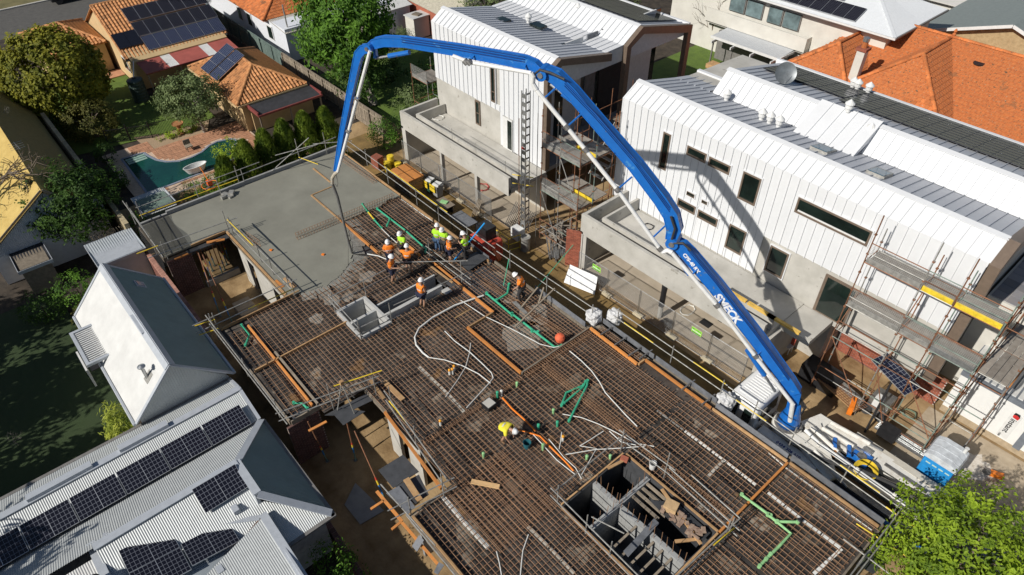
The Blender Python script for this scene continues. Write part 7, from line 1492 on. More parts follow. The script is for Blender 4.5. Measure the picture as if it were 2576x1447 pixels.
# ---------------------------------------------------------------- yard at the building end
tb = thing('portable_toilet', (-.7, 24.6, 0), 'blue portable toilet with domed grey roof beside the truck', 'portable toilet')
rbox(-1.35,-.15,24.0,25.2,.05,2.1,.05,'cabin', mat('toilet blue', (.02,.26,.62), .5), tb); bm_r = MB()
pr = [(-1.42,2.1),(-1.36,2.3),(-1.1,2.42),(-.4,2.42),(-.14,2.3),(-.08,2.1)]
bm_r.prism([(x,23.95,z) for x, z in pr], (0,1.3,0)); bm_r.build('roof', mat('toilet roof', (.60,.63,.66), .5), tb)
for y in (24.2,24.6,25.0): MB().prism([(x*1.0+.0,y,z+.012) for x, z in pr], (0,.05,0)).build('roof_rib', MATS['toilet roof'], tb)
MB().lathe((-.3,25.05,2.4), [(.07,0),(.07,.25),(.09,.28)], 10).build('vent', m_whitepaint, tb)
for k_ in range(4): MB().box(-1.2+.26*k_,-1.02+.26*k_,23.985,23.998,1.8,1.86).build('louvre', mat('pale slot', (.45,.6,.5), .6), tb)
mc = thing('fence_banner', (-1.1, 23.7, .8), 'white banner with red strip on the truck side fence', 'sign'); MB().box(-1.6,-.65,23.68,23.70,.95,1.35).build('banner', m_whitepaint, mc); MB().box(-1.55,-.7,23.672,23.679,.98,1.07).build('red_strip', mat('banner red', (.6,.03,.03), .6), mc)
lettering('METROCON', (-1.38,23.672,1.2), (1,0,0), (0,0,1), .13, m_black, 'lettering', mc, 1.0, .003); lettering('M', (-1.56,23.672,1.2), (1,0,0), (0,0,1), .16, MATS['banner red'], 'lettering', mc, 1.0, .004)
for z in (.3,.7,1.2): MB().tube([(-2.2,23.72,z),(-.3,23.72,z)], .015, 5).build('fence_wire', m_galv, mc)
for x in (-2.2,-1.65,-.3): MB().tube([(x,23.72,0),(x,23.72,1.4)], .02, 6).build('post', m_galv, mc)
ofc = thing('site_office', (2, 30.6, 0), 'white site office with a printed logo on its wall', 'site office')
MB().box(-2.2,8,29.1,32.6,.1,2.6).build('wall', mat('office white', (.76,.76,.74), .5, var=.02), ofc); MB().box(-2.25,8,29.05,32.65,2.6,2.85).build('fascia', mat('slate fascia', (.17,.19,.22), .6), ofc)
for i in range(36): MB().box(-2.2+.28*i,-2.0+.28*i,29.2,32.5,2.85,2.91).build('roof_rib', m_corrw, ofc)
MB().box(-2.2,8,29.06,29.1,.1,.45).build('skirting', mat('tan skirt', (.42,.33,.22), .8), ofc); MB().box(.95,1.25,29.04,29.1,.4,2.6).build('corner_strip', MATS['slate fascia'], ofc)
MB().box(.18,.62,29.085,29.098,.55,2.15).build('logo_panel', m_whitepaint, ofc); lettering('instant', (.40,29.08,1.82), (0,0,-1), (1,0,0), .34, m_black, 'lettering', ofc, 1.0, .004); lettering('1300', (.28,29.08,.78), (0,0,-1), (1,0,0), .12, m_black, 'lettering', ofc, 1.0, .002)
MB().prism([(.30,29.08,1.90),(.52,29.08,1.86),(.55,29.08,2.02),(.42,29.08,2.10),(.28,29.08,2.05)],(0,-.006,0)).build('logo_mark', MATS['banner red'], ofc); MB().prism([(.28,29.08,2.05),(.42,29.08,2.10),(.55,29.08,2.02),(.5,29.08,2.2),(.3,29.08,2.2)],(0,-.006,0)).build('logo_mark', m_black, ofc)
bwl = thing('brick_planter_wall', (-6.5, 29.2, 0), 'red brick wall below the white cladding behind the scaffold', 'wall'); brick_wall(bwl, (-7.7,29.2,0), (1,0,0), 15, 2.4, m_brickred, m_brickstuff, facing=(0,-1,0), cap=150)
bwl = thing('brick_planter_wall', (-3.2, 29.3, 0), 'red brick wall behind the solar light tower', 'wall'); brick_wall(bwl, (-4.0,29.25,0), (1,0,0), 20, 1.5, m_brickred, m_brickstuff, facing=(0,-1,0), cap=140)
lt = thing('solar_light_tower', (-4.0, 25.6, 0), 'mobile light tower with one large tilted solar module', 'light tower')
MB().tube([(-3.9,25.2,0),(-4.1,26.3,2.7)], .05, 8).build('mast', m_black, lt); cpts = [T(3,2,1075,770,3.1),T(3,2,1190,665,3.2),T(3,2,1535,1010,2.85),T(3,2,1410,1130,2.75)]
nn_ = (cpts[1]-cpts[0]).cross(cpts[2]-cpts[0]).normalized(); cpts = cpts if nn_.z > 0 else cpts[::-1]
u_ = (cpts[1]-cpts[0]); v_ = (cpts[3]-cpts[0]); 
if u_.length < v_.length: u_, v_ = v_, u_
me_ = module_mesh(u_.length, v_.length, gridmat('tower cells', 10, 5, (.012,.016,.04), (.3,.32,.36), .035), False); un = u_.normalized(); wn = un.cross(v_).normalized(); vn = wn.cross(un)
if wn.z < 0: vn = -vn; wn = -wn; base_ = cpts[0]+v_
else: base_ = cpts[0]
piece(me_, 'module', lt, base_, Matrix((un, vn, wn)).transposed().to_euler())
MB().box(-4.6,-3.7,26.4,27.2,.2,1.1).build('cabinet', m_galv, lt); MB().box(-4.35,-4.0,26.0,26.4,.9,1.5).build('control_box', m_whitepaint, lt); MB().box(-3.5,-2.7,25.3,25.8,.2,.8).build('battery_box', m_black, lt)
for x in (-4.5,-3.8): MB().tube([(x,26.2,.25),(x,26.35,.25)], .25, 14).build('wheel', m_rubber, lt)
one(MB().box(-7.9,-6.0,25.9,26.9,0,.95), 'skip_bin', m_black, 'black open skip below the scaffold corner', 'skip')
bs_ = thing('board_stack', (-5.9, 26.5, 0), 'stack of long scaffold boards with rusty mesh on top', 'timber stack')
for k_ in range(8): MB().beam((-7.1,26.9-.13*k_,.62),(-4.7,26.3-.13*k_,.62),.11,.06).build('stacked_board', m_galvdull if k_ < 4 else m_timber, bs_)
mesh_panel(bs_, (-7.3,26.0,.7), (2.6,-.7,0), (.25,.7,0), 18, 6, m_rust, .012, 'rusty_mesh')
pbd = thing('post_bundle', (-2.5, 26, 0), 'bundle of long bright posts on the ground by the toilet', 'posts')
for k_ in range(6): MB().beam((-3.7,26.2-.12*k_,.18+.06*(k_ % 2)),(-1.4,26.2-.12*k_,.18+.06*(k_ % 2)),.09,.09).build('post_length', m_galv, pbd)
struct('yard_concrete', MB().poly([(-2.6,23.9,.006),(12,23.9,.006),(12,29.0,.006),(-2.6,29.0,.006)]), mat('dusty yard', (.50,.42,.31), .95, c2=(.34,.27,.19), scale=1.4, bump=.3, bscale=10))
dust = MB(); n = 18; dust.poly([(.1+.9*random.uniform(.6,1.1)*math.cos(2*math.pi*q/n), 27.1+.9*random.uniform(.6,1.2)*math.sin(2*math.pi*q/n), .014) for q in range(n)]); struct('plaster_spill', dust, mat('plaster dust', (.74,.70,.64), .95, c2=(.5,.43,.34), scale=5))
for x, y, lb in ((-5.0,25.7,'orange and white barrier leaning under the scaffold'),): 
    t = thing('traffic_barrier', (x,y,0), lb, 'barrier'); MB().cbox((x,y,.5), .22, .8, .5, .3).build('barrier_body', m_orange, t); MB().cbox((x,y-.0,.62), .23, .25, .2, .3).build('white_band', m_whitepaint, t)
t = thing('cutoff_saw', (1.1,27.2,0), 'orange cut off saw lying near the office', 'saw'); MB().cbox((1.1,27.2,.2), .5, .22, .22, .4).build('saw_body', m_orange, t); MB().tube([(.75,27.0,.2),(.75,27.05,.2)], .17, 16).build('saw_disc', m_steel, t)
one(MB().cbox((.35,24.6,.45), .8, .6, .6, -.2), 'tool_box', m_galvdull, 'grey metal tool box beside the portable toilet', 'tool box')
one(MB().tube([(-3.0+.3*math.cos(a*.8), 27.6+.3*math.sin(a*.8), .2+.05*math.sin(2.3*a)) for a in range(30)], .02, 5), 'cable_heap', mat('green hose', (.16,.22,.15), .6), 'green hose heap behind the light tower', 'hose')
chs = thing('plastic_chair', (-9.2,27.0,0), 'white chair with a red cushion below the terrace end', 'chair')
MB().box(-9.45,-9.0,26.8,27.2,.42,.47).build('seat', m_whitepaint, chs); MB().box(-9.45,-9.0,27.17,27.22,.47,.95).build('backrest', mat('cushion red', (.6,.12,.08), .7), chs)
for x in (-9.42,-9.03):
    for y in (26.83,27.17): MB().box(x-.02,x+.02,y-.02,y+.02,0,.42).build('leg', m_whitepaint, chs)
# stone paved terrace of the next building
ns = thing('neighbour_stone_roof', (-1.5, 33.5, 0), 'building with grey pink stone slabs beyond the scaffold', 'building'); MB().box(-3.2,4,31.5,40,0,5.4).build('wall', m_palewall, ns)
for i in range(8):
    for j in range(9): MB().box(-3.1+.6*i,-2.52+.6*i,31.6+.6*j,32.18+.6*j,5.4,5.44).build('stone_slab', mat('grey pink slab', (.30,.27,.26), .8, c2=(.21,.22,.25), scale=1.2, rnd=.25), ns)
# courtyard between the white buildings and gardens
lad = thing('step_ladder', (-26, 37, 0), 'tall aluminium step ladder beside the far white building', 'ladder')
for s_ in (-1,1): MB().beam((-25.6+.3*s_,36.2,0),(-25.6+.2*s_,36.9,3.4),.07,.04).build('stile', m_galv, lad)
for k_ in range(10): MB().cbox((-25.6,36.24+.068*k_,.25+.33*k_), .5, .09, .03).build('tread', m_galv, lad)
mxr = thing('tile_mixer', (-26.2,34.2,3), 'orange mixer on legs inside the far white building end', 'mixer'); MB().lathe((-27.9,34.6,3.5), [(.4,0),(.42,.45),(.38,.5)], 16).build('drum', m_timberO, mxr)
for k_ in range(3): a = k_*2.1; MB().tube([(-27.9+.3*math.cos(a),34.6+.3*math.sin(a),3.02),(-27.9,34.6,3.6)], .03, 6).build('leg', m_orange, mxr)
trl = thing('yellow_frame_trestle', (-24.8,38,0), 'yellow framed trestle with pale top beside the ladder', 'trestle'); MB().box(-25.6,-23.6,37.6,38.8,1.9,1.97).build('trestle_top', m_palewall, trl)
for x in (-25.5,-23.7):
    for y in (37.7,38.7): MB().box(x-.06,x+.06,y-.06,y+.06,0,1.9).build('leg', m_yellow, trl)
# ================================================================ trees and shrubs
from mathutils import noise as mnoise
def leafmat(name, a, b, sc=1.2, rough=.6):
    a = tuple(min(.7, c*1.75) for c in a); b = tuple(c*1.3 for c in b); return mat(name, a, rough, c2=b, scale=sc, contrast=(.36,.66), spec=.25, detail=3, leaf=.38)
m_bark = mat('bark', (.20,.16,.12), .95, c2=(.11,.085,.065), scale=9, bump=.6, bscale=20); m_barkgrey = mat('grey bark', (.30,.27,.23), .95, var=.2)
def unit():
    while True:
        v = V((random.uniform(-1,1), random.uniform(-1,1), random.uniform(-1,1)))
        if .05 < v.length < 1: return v.normalized()
def crown(root, c, rad, clumps, per, leaf, m, spread=.55, shell=.55, flat=.35, name='crown', lump=.18, aspect=.45, droop=0.0):
    c = V(c); b = MB(); seed = V((c.x*.7, c.y*.9, 3))
    for k_ in range(clumps):
        d = unit(); 
        if d.z < -.55: d.z *= .5; d.normalize()
        rr = (shell+(1-shell)*random.random()**.6)*(1+lump*mnoise.noise(d*2.2+seed)+lump*.6*mnoise.noise(d*5+seed))
        cc = c+V((d.x*rad[0], d.y*rad[1], d.z*rad[2]))*rr; cr = spread*random.uniform(.6,1.25)
        for q in range(per):
            e = unit()*(random.random()**.5)*cr; p = cc+e
            n = (d*1.0+unit()*.75+V((0,-.25,flat))).normalized(); t_ = n.cross(unit())
            if t_.length < .05: continue
            t_.normalize(); t_.z -= droop; s_ = n.cross(t_); L = leaf*random.uniform(.65,1.3); w = L*aspect
            b.raw([p-t_*L*.5, p+s_*w*.5+n*L*.06, p+t_*L*.5, p-s_*w*.5+n*L*.06], [(0,1,2,3)])
    return b.build(name, m, root)
def tree(name, label, base, c, rad, clumps, per, leaf, m, trunk=.16, bark=None, group=None, cat='tree', **k):
    t = thing(name, base, label, cat, group); base = V(base); c = V(c); bk = bark or m_bark
    tr = MB(); fork = base.lerp(c, .62); tr.tube([base, base.lerp(fork, .5)+V((.05,.04,0)), fork], trunk, 8, radii=[trunk*1.2, trunk*.9, trunk*.7])
    for i in range(7):
        a = i*2.4; e = c+V((math.cos(a)*rad[0]*.62, math.sin(a)*rad[1]*.62, rad[2]*random.uniform(-.15,.6))); mid_ = fork.lerp(e, .5)+V((0,0,.12*rad[2])); tr.tube([fork, mid_, e], trunk*.4, 5, radii=[trunk*.55, trunk*.35, trunk*.12])
    tr.build('trunk', bk, t); crown(t, c, rad, clumps, per, leaf, m, **k); return t
L_olive = leafmat('olive leaf', (.20,.19,.022), (.085,.10,.012)); L_mid = leafmat('mid green leaf', (.10,.20,.022), (.035,.085,.012)); L_dark = leafmat('dark green leaf', (.055,.105,.018), (.018,.045,.010)); L_grey = leafmat('grey green leaf', (.16,.20,.085), (.06,.09,.03)); L_lime = leafmat('lime leaf', (.22,.30,.022), (.09,.15,.014)); L_con = leafmat('conifer leaf', (.15,.20,.022), (.04,.075,.010)); L_red = leafmat('ruddy leaf', (.13,.12,.03), (.05,.06,.015)); L_bamb = leafmat('bamboo leaf', (.34,.36,.06), (.14,.20,.03))
tree('round_tree', 'large round yellow green tree on the lawn corner', (-61.9,6.6,0), (-61.9,6.4,3.7), (3.6,3.6,3.4), 640, 28, .30, L_olive, trunk=.22, spread=.5, shell=.86, lump=.08, aspect=.6)
tree('garden_tree', 'small grey green tree beside the pool fence', (-52.6,13.5,0), (-53.0,13.3,2.95), (2.4,2.4,1.7), 230, 26, .22, L_grey, trunk=.12, bark=m_barkgrey, spread=.42, shell=.6)
tree('garden_shrub', 'dense ruddy shrub at the corner of the pool fence', (-57.6,6.9,0), (-57.6,6.9,1.4), (1.8,1.9,1.5), 200, 22, .2, L_red, spread=.35, shell=.75, cat='shrub')
tree('big_tree', 'tall bright green broadleaf tree behind the timber fence', (-47.6,26.0,0), (-50.6,26.2,6.0), (4.6,3.6,4.6), 560, 28, .36, L_mid, trunk=.32, bark=m_barkgrey, spread=.75, shell=.45, lump=.3, droop=.3)
crown(bpy.data.objects['big_tree'], (-48.3,25.3,2.6), (2.6,1.8,2.0), 90, 22, .26, L_dark, spread=.5, name='lower_crown')
for i, (x, y, h, r_, lb) in enumerate(((-40.6,10.9,4.0,1.4,'shortest conifer of the row, next to the roundish bush'),(-40.9,12.5,4.4,1.4,'second conifer of the row behind the wet slab'),(-41.2,14.0,4.5,1.4,'third conifer of the row behind the wet slab'),(-41.4,15.5,4.6,1.4,'tall fourth conifer of the row behind the crossed tubes'),(-41.3,17.0,4.7,1.4,'tallest conifer of the row near the boom'),(-41.1,18.5,4.6,1.4,'last conifer of the row beside the boom'))):
    t = thing('conifer', (x,y,0), lb, 'tree', 'conifers behind the slab'); MB().tube([(x,y,0),(x,y,h*.8)], .07, 6).build('trunk', m_bark, t)
    b = MB()
    for q in range(5200):
        z = h*random.random()**.8; rr = r_*(1-z/h)**.5*(.7+.3*random.random())*(1+.22*mnoise.noise(V((x*3,y*3,z*2.2))+unit()*.4)); a = random.random()*6.283
        p = V((x+rr*math.cos(a), y+rr*math.sin(a), z+.15)); n = V((math.cos(a), math.sin(a), .5)).normalized(); t_ = (V((0,0,1))+unit()*.6).normalized(); s_ = n.cross(t_).normalized(); L = .2*random.uniform(.6,1.3)
        b.raw([p-t_*L*.4-s_*L*.25, p-t_*L*.4+s_*L*.25, p+t_*L*.7+n*.06], [(0,1,2)])
    b.build('crown', L_con, t)
def bush(lb, c, rad, m, clumps=60, per=20, leaf=.16, spread=.3, group=None, name='shrub', **k):
    t = thing(name, (c[0],c[1],max(0,c[2]-rad[2])), lb, 'shrub', group); MB().tube([(c[0],c[1],max(0,c[2]-rad[2])),(c[0],c[1],c[2])], .04, 5).build('stem', m_bark, t); crown(t, c, rad, clumps, per, leaf, m, spread=spread, **k); return t
bush('bright roundish bush at the near end of the pool', (-46.6,13.2,1.0), (1.0,1.2,1.0), L_lime, 70)
p = at(172,512,3.0); tree('garden_tree', 'dark spreading tree hiding the end of the yellow roofed house', (p.x,p.y,0), (p.x,p.y,3.1), (2.9,2.7,2.0), 380, 26, .24, L_dark, trunk=.2, spread=.45, shell=.5)
bush('bright leafy bush in front of the ribbed grey shed', (-37.6,.3,1.2), (1.1,1.2,1.1), L_mid, 80, leaf=.14); bush('dark low bush beside the black shed', (-38.0,-1.6,.8), (1.1,1.3,.8), L_dark, 70, leaf=.14); bush('olive shrub at the gabled cottage corner', (-34.9,.2,.9), (.9,.9,1.0), L_red, 60, leaf=.13); bush('small green bush behind the ribbed shed', (-40.9,4.9,1.2), (.5,.5,1.2), L_mid, 30)
bush('tall yellowish bamboo clump against the cottage wall', (-25.6,-1.0,1.4), (1.5,.6,1.5), L_bamb, 70, 22, .24, .35, aspect=.2, droop=.4); bush('small topiary ball in the dark garden', (-24.2,-5.5,1.5), (.55,.55,.5), L_lime, 40, 16, .1, .18)
br = tree('street_tree', 'leafy green tree rising over the truck tail', (2.3,19.6,0), (1.75,19.3,3.6), (2.6,3.0,2.3), 520, 30, .17, L_lime, trunk=.2, spread=.42, shell=.5, lump=.3)
crown(br, (2.6,17.6,3.2), (2.0,1.6,1.8), 240, 28, .17, L_lime, spread=.4, name='side_crown', lump=.3)
bush('shaded creeper in the corner below the corrugated house', (-13.4,2.9,1.2), (1.9,.9,1.2), L_mid, 80, 20, .14, .35); bush('dark creeper at the frame bottom by the brick wall', (-10.8,3.0,.9), (1.4,.9,.9), L_dark, 60, 18, .13, .35)
bush('ivy hedge at the end of the timber fence', (-41.2,22.9,1.1), (1.3,1.0,1.2), L_mid, 90, 20, .15, .35); bush('dark hedge behind the far terrace corner', (-40.6,24.4,1.3), (1.0,1.2,1.4), L_dark, 80, 20, .15, .35); bush('rough grey green shrub on the back lawn', (-44.0,27.5,1.2), (1.6,1.4,1.3), L_grey, 80, 20, .18, .4); bush('spiky grass tree by the outhouse', (-55.5,34.5,1.0), (1.0,1.0,1.1), L_grey, 60, 20, .4, .35, aspect=.08)
bush('tangled shrub behind the garden scaffold', (-46.5,31.5,1.3), (2.0,2.2,1.4), L_dark, 90, 20, .2, .5); bush('shrub under the big tree', (-51.0,29.5,1.0), (1.8,1.8,1.2), L_dark, 80, 20, .2, .5)
tree('back_tree', 'dark tree mass behind the far white roof', (-46,50,0), (-46,50,4.2), (3.4,3.4,3.2), 200, 24, .34, L_dark, spread=.7, shell=.5); bush('pale green bush against the dark tree', (-43.5,53.5,2.0), (1.5,1.5,1.8), L_grey, 70, 18, .26, .45); tree('back_tree', 'leafy tree at the top edge beside the grey outbuilding', (-54,43,0), (-54,44,2.8), (3,3,2.4), 150, 22, .3, L_grey, spread=.6)
tree('back_tree', 'far tree between the tiled roofs at the top', (-84,24,0), (-80,24.0,3.2), (2.2,2.2,2.6), 120, 20, .3, L_red, spread=.5); bush('far red leaved shrub beside the solar roof', (-70.5,22.3,1.6), (1.2,.8,1.4), L_red, 50, 18, .22, .4)
bush('bright young shrub beside the pergola table', (-29.9,51.2,.9), (.9,.8,.9), L_lime, 40, 18, .2, .3); bush('flowering shrub beside the beige cottage', (-38.9,57.6,.7), (1.0,.8,.8), L_mid, 40, 16, .2, .3); bush('dim shrub in the corner of the top edge', (-10.5,67.8,4.5), (1.2,1.0,1.4), L_grey, 40, 16, .2, .35)
bush('rose bush with orange blooms by the pool steps', (-52.9,6.3,.8), (.9,.8,.7), L_dark, 45, 18, .15, .3); bush('shady bush with orange blooms along the pool wall', (-49.0,5.9,.8), (1.5,.6,.8), L_dark, 60, 18, .15, .3); bush('hedge of strappy leaves along the pool edge', (-44.2,10.3,.5), (.9,2.4,.5), L_mid, 90, 18, .22, .3, aspect=.2); bush('low green planting beside the pool terrace', (-53.6,12.2,.25), (.5,2.2,.28), L_lime, 60, 16, .13, .2); bush('dark conifer hedge foot behind the slab', (-41.6,14,.9), (.7,4.5,1.2), L_dark, 120, 18, .18, .4)
bush('climbing shrub along the lawn wall', (-60.5,4.6,1.0), (3.4,.6,1.1), L_dark, 90, 18, .2, .4); bush('shadowy shrub at the frame edge', (-66.5,3.0,1.2), (2.2,2.2,1.3), L_dark, 80, 18, .25, .5)
def bare(name, label, base, h, m, n=4, spread=.7, rad=.06, depth=4):
    t = thing(name, base, label, 'tree'); b = MB()
    def grow(p, d, l, r_, k_):
        q = p+d*l*.5+unit()*l*.08; e = q+(d+unit()*.3).normalized()*l*.5; b.tube([p, q, e], r_, 5, radii=[r_, r_*.8, r_*.6], cap=False)
        if k_: 
            for i in range(n if k_ > 1 else 3): grow(e if i else q, (d+unit()*spread).normalized(), l*random.uniform(.55,.8), r_*.55, k_-1)
    grow(V(base), V((0,0,1)), h*.4, rad, depth); b.build('branches', m, t); return t
bare('bare_tree', 'leafless dark tree spreading over the yellow roof', (-45.5,-1.6,0), 9.5, m_bark, 4, .85, .2, 4); bare('bare_shrub', 'pale leafless bush between the red shed and wall', (-56.2,1.2,2.0), 3.4, m_barkgrey, 4, .9, .05, 4); bare('bare_shrub', 'small pruned bare shrub beside the corrugated house', (-23.8,-2.2,0), 1.8, m_barkgrey, 3, .6, .05, 2); bare('bare_tree', 'leafless tree beside the beige cottage door', (-36.0,56.5,0), 6.0, m_bark, 3, .6, .1, 4); bare('bare_shrub', 'thin twiggy plant in the dark garden', (-29.5,-5.0,0), 1.0, m_barkgrey, 4, .8, .02, 3)
# tall trees of the next garden, whose shade covers the lawn beside the cottage
for x, y, h, r_, lb in ((-21,-12.5,8.6,3.2,'shade tree of the next garden nearest the street'),(-27,-12.5,8.2,3.2,'second shade tree of the next garden'),(-33,-11.5,8.4,3.2,'third shade tree of the next garden'),(-39,-10.5,7.8,3.0,'shade tree of the next garden nearest the yellow roof'),(-14.5,-11.8,9.5,2.2,'slim shade tree beside the corrugated house')):
    tree('shade_tree', lb, (x,y,0), (x,y,h-r_), (r_,r_*.9,r_), 130, 22, .5, L_dark, trunk=.25, spread=.9, shell=.3, group='shade trees of the next garden')
bird = at(432,362,.0); t = thing('garden_urn', (-53.6,12.0,0), 'terracotta birdbath urn beside the pool fence', 'urn'); MB().lathe((-53.6,12.0,0), [(.28,0),(.3,.08),(.14,.2),(.16,.7),(.42,.85),(.44,.95),(.36,.9)], 14).build('bowl', m_tileA, t)
t = thing('bathtub', (-47.2,10.7,0), 'old white claw bathtub beside the pool', 'bathtub')
bm_ = MB(); n = 20
ring = lambda sx, sy, z: [(-47.2+sx*math.cos(2*math.pi*q/n), 10.7+sy*math.sin(2*math.pi*q/n), z) for q in range(n)]
L_ = [ring(.25,.6,.12), ring(.34,.82,.55), ring(.38,.86,.6), ring(.32,.8,.6), ring(.2,.6,.25)]
for a, b in zip(L_, L_[1:]):
    o_ = len(bm_.v); bm_.v += a+b
    for q in range(n): bm_.f.append([o_+q, o_+(q+1) % n, o_+n+(q+1) % n, o_+n+q]); bm_.m.append(0)
bm_.poly(L_[0][::-1]); bm_.poly(L_[-1]); bm_.build('tub', m_whitepaint, t, smooth=True)
for sy in (-.4,.4): MB().box(-47.3,-47.1,10.68+sy,10.78+sy,0,.14).build('foot', m_whitepaint, t)
t = thing('pool_lounger', (-50.6,11.6,0), 'dark garden seat on the terracotta pool paving', 'seat'); MB().box(-50.9,-50.4,11.3,11.8,.35,.42).build('seat', m_timberG, t); MB().box(-50.95,-50.88,11.3,11.8,.42,.8).build('backrest', m_timberG, t)
for x in (-50.85,-50.45):
    for y in (11.35,11.75): MB().box(x-.025,x+.025,y-.025,y+.025,0,.35).build('leg', m_timberG, t)
one(MB().tube([(-48.6+.55*math.cos(a*.2), 14.6+.5*math.sin(a*.2), .06+.02*math.sin(a)) for a in range(24)], .03, 6), 'pool_hose', m_pvc, 'white pool hose curled on the water edge', 'hose')
car = thing('parked_car', (-92.2,14.5,0), 'black parked car at the top edge of the street', 'car')
rbox(-93.2,-91.4,12.4,16.6,.3,.85,.15,'body', m_black, car); rbox(-93.1,-91.5,13.2,15.8,.85,1.4,.2,'cabin', m_glass, car)
for x in (-93.1,-91.5):
    for y in (13.2,15.8): MB().tube([(x-.1,y,.32),(x+.1,y,.32)], .32, 14).build('wheel', m_rubber, car)
# ================================================================ workers
m_skin = mat('skin', (.42,.24,.16), .6, var=.06); m_lime_sh = mat('lime hi vis shirt', (.42,.78,.03), .8, var=.1, scale=8); m_or_sh = mat('orange hi vis shirt', (.95,.24,.02), .8, var=.1, scale=8); m_yl_sh = mat('yellow hi vis shirt', (.85,.74,.05), .8, var=.08, scale=8)
m_navy = mat('navy cloth', (.018,.022,.05), .9); m_jean = mat('blue denim', (.05,.10,.19), .9); m_charcoal = mat('charcoal cloth', (.035,.033,.035), .9); m_boot = mat('tan work boot', (.22,.13,.07), .9); m_helmet = mat('white helmet', (.80,.80,.80), .4, var=.02); m_stripe = mat('reflective tape', (.62,.63,.60), .4)
def skinmesh(name, J, E, rad, m, parent, sub=1, bulk=1.0):
    keys = list(J); idx = {k_: i for i, k_ in enumerate(keys)}; o0 = V(parent['_o'])
    me = bpy.data.meshes.new(name); me.from_pydata([tuple(V(J[k_])-o0) for k_ in keys], [(idx[a], idx[b]) for a, b in E], []); me.materials.append(m)
    ob = bpy.data.objects.new(name, me); COL.objects.link(ob); ob.parent = parent; ob['_o'] = tuple(o0)
    ob.modifiers.new('skin', 'SKIN').use_smooth_shade = True; s_ = ob.modifiers.new('sub', 'SUBSURF'); s_.levels = sub; s_.render_levels = sub
    if True:
        bm_ = bmesh.new(); bm_.from_mesh(me); lay = bm_.verts.layers.skin.verify(); bm_.verts.ensure_lookup_table()
        for k_ in keys: v = bm_.verts[idx[k_]]; r_ = rad[k_]; r_ = (r_, r_) if not isinstance(r_, tuple) else r_; v[lay].radius = (r_[0]*bulk, r_[1]*bulk); v[lay].use_root = idx[k_] == 0
        bm_.to_mesh(me); bm_.free()
    return ob
def person(label, feet, face, shirt, pants, lean=0.0, armL=None, armR=None, shorts=False, stride=.0, H=1.0, sleeve=True, squat=0.0, headpitch=.3):
    """feet: ground point; face: heading in degrees; lean: forward bend at the hips; arm = (elbow, hand) offsets from the shoulder in body axes"""
    feet = V(feet); a = R(face); f = V((math.cos(a), math.sin(a), 0)); l = V((-math.sin(a), math.cos(a), 0)); u = V((0,0,1))
    t = thing('person', feet, label, 'person', 'site workers')
    P = lambda x, y, z: feet+(f*x+l*y+u*z)*H
    hipz = .93-squat; ct, st = math.cos(lean), math.sin(lean)
    Tq = lambda x, y, h: P((x*ct+h*st)-.0-.25*st, y, hipz+h*ct-x*st)
    J = {'pelvis': Tq(0,0,0), 'waist': Tq(.0,0,.2), 'chest': Tq(.02,0,.42), 'neck': Tq(.01,0,.58)}
    hp = headpitch; hx = Tq(.03+.06*hp,0,.66); J['jaw'] = hx; J['head'] = Tq(.04+.10*hp,0,.74); J['crown'] = Tq(.03+.10*hp,0,.82); J['nose'] = Tq(.155+.10*hp,0,.71)
    E = [('pelvis','waist'),('waist','chest'),('chest','neck'),('neck','jaw'),('jaw','head'),('head','crown'),('head','nose')]
    rad = {'pelvis': (.15,.11), 'waist': (.135,.10), 'chest': (.165,.11), 'neck': .055, 'jaw': .072, 'head': .092, 'crown': .07, 'nose': .014}
    for s_, arm_, n in ((1, armL, 'l'), (-1, armR, 'r')):
        el, ha = arm_ if arm_ else ((.02, .07, -.29), (.12, .05, -.52))
        sh = (0.0, .185*s_, .47); J['sh'+n] = Tq(*sh); J['el'+n] = J['sh'+n]+(f*el[0]+l*el[1]*s_+u*el[2])*H; J['wr'+n] = J['sh'+n]+(f*ha[0]+l*ha[1]*s_+u*ha[2])*H
        d = (J['wr'+n]-J['el'+n]).normalized(); J['pa'+n] = J['wr'+n]+d*.07*H; side = d.cross(f+u*.3).normalized()
        E += [('chest','sh'+n),('sh'+n,'el'+n),('el'+n,'wr'+n),('wr'+n,'pa'+n)]; rad.update({'sh'+n: .06, 'el'+n: .042, 'wr'+n: .03, 'pa'+n: (.038,.022)})
        for k_ in range(4):
            off = side*(.026*(k_-1.5)); nm = n+'f%d' % k_; ln = (.07,.085,.08,.06)[k_]; J[nm+'a'] = J['pa'+n]+off+d*.03; J[nm+'b'] = J[nm+'a']+(d*.8-f*.0-u*.5).normalized()*ln*.6
            E += [('pa'+n, nm+'a'),(nm+'a', nm+'b')]; rad[nm+'a'] = .010; rad[nm+'b'] = .008
        J[n+'th'] = J['wr'+n]+side*.05+d*.05; E.append(('wr'+n, n+'th')); rad[n+'th'] = .010
        sx = stride*s_; hpz = hipz-.02
        J['hi'+n] = P(-.25*st*.3,.095*s_,hpz-.02); J['kn'+n] = P(.05+sx*.5+squat*.6,.11*s_,.48-squat*.25); J['an'+n] = P(sx*.8-.03,.12*s_,.09); J['to'+n] = P(sx*.8+.15,.135*s_,.03)
        E += [('pelvis','hi'+n),('hi'+n,'kn'+n),('kn'+n,'an'+n),('an'+n,'to'+n)]; rad.update({'hi'+n: .088, 'kn'+n: .058, 'an'+n: .042, 'to'+n: .035})
    skinmesh('body', J, E, rad, m_skin, t, bulk=1.1)
    g = 1.16
    Jc = {k_: J[k_] for k_ in ('waist','pelvis','chest','shl','shr','ell','elr')}; Jc = {'chest': J['chest'], 'waist': J['waist'], 'hem': J['pelvis'].lerp(J['waist'], .2), 'collar': J['neck'].lerp(J['chest'], .35)}
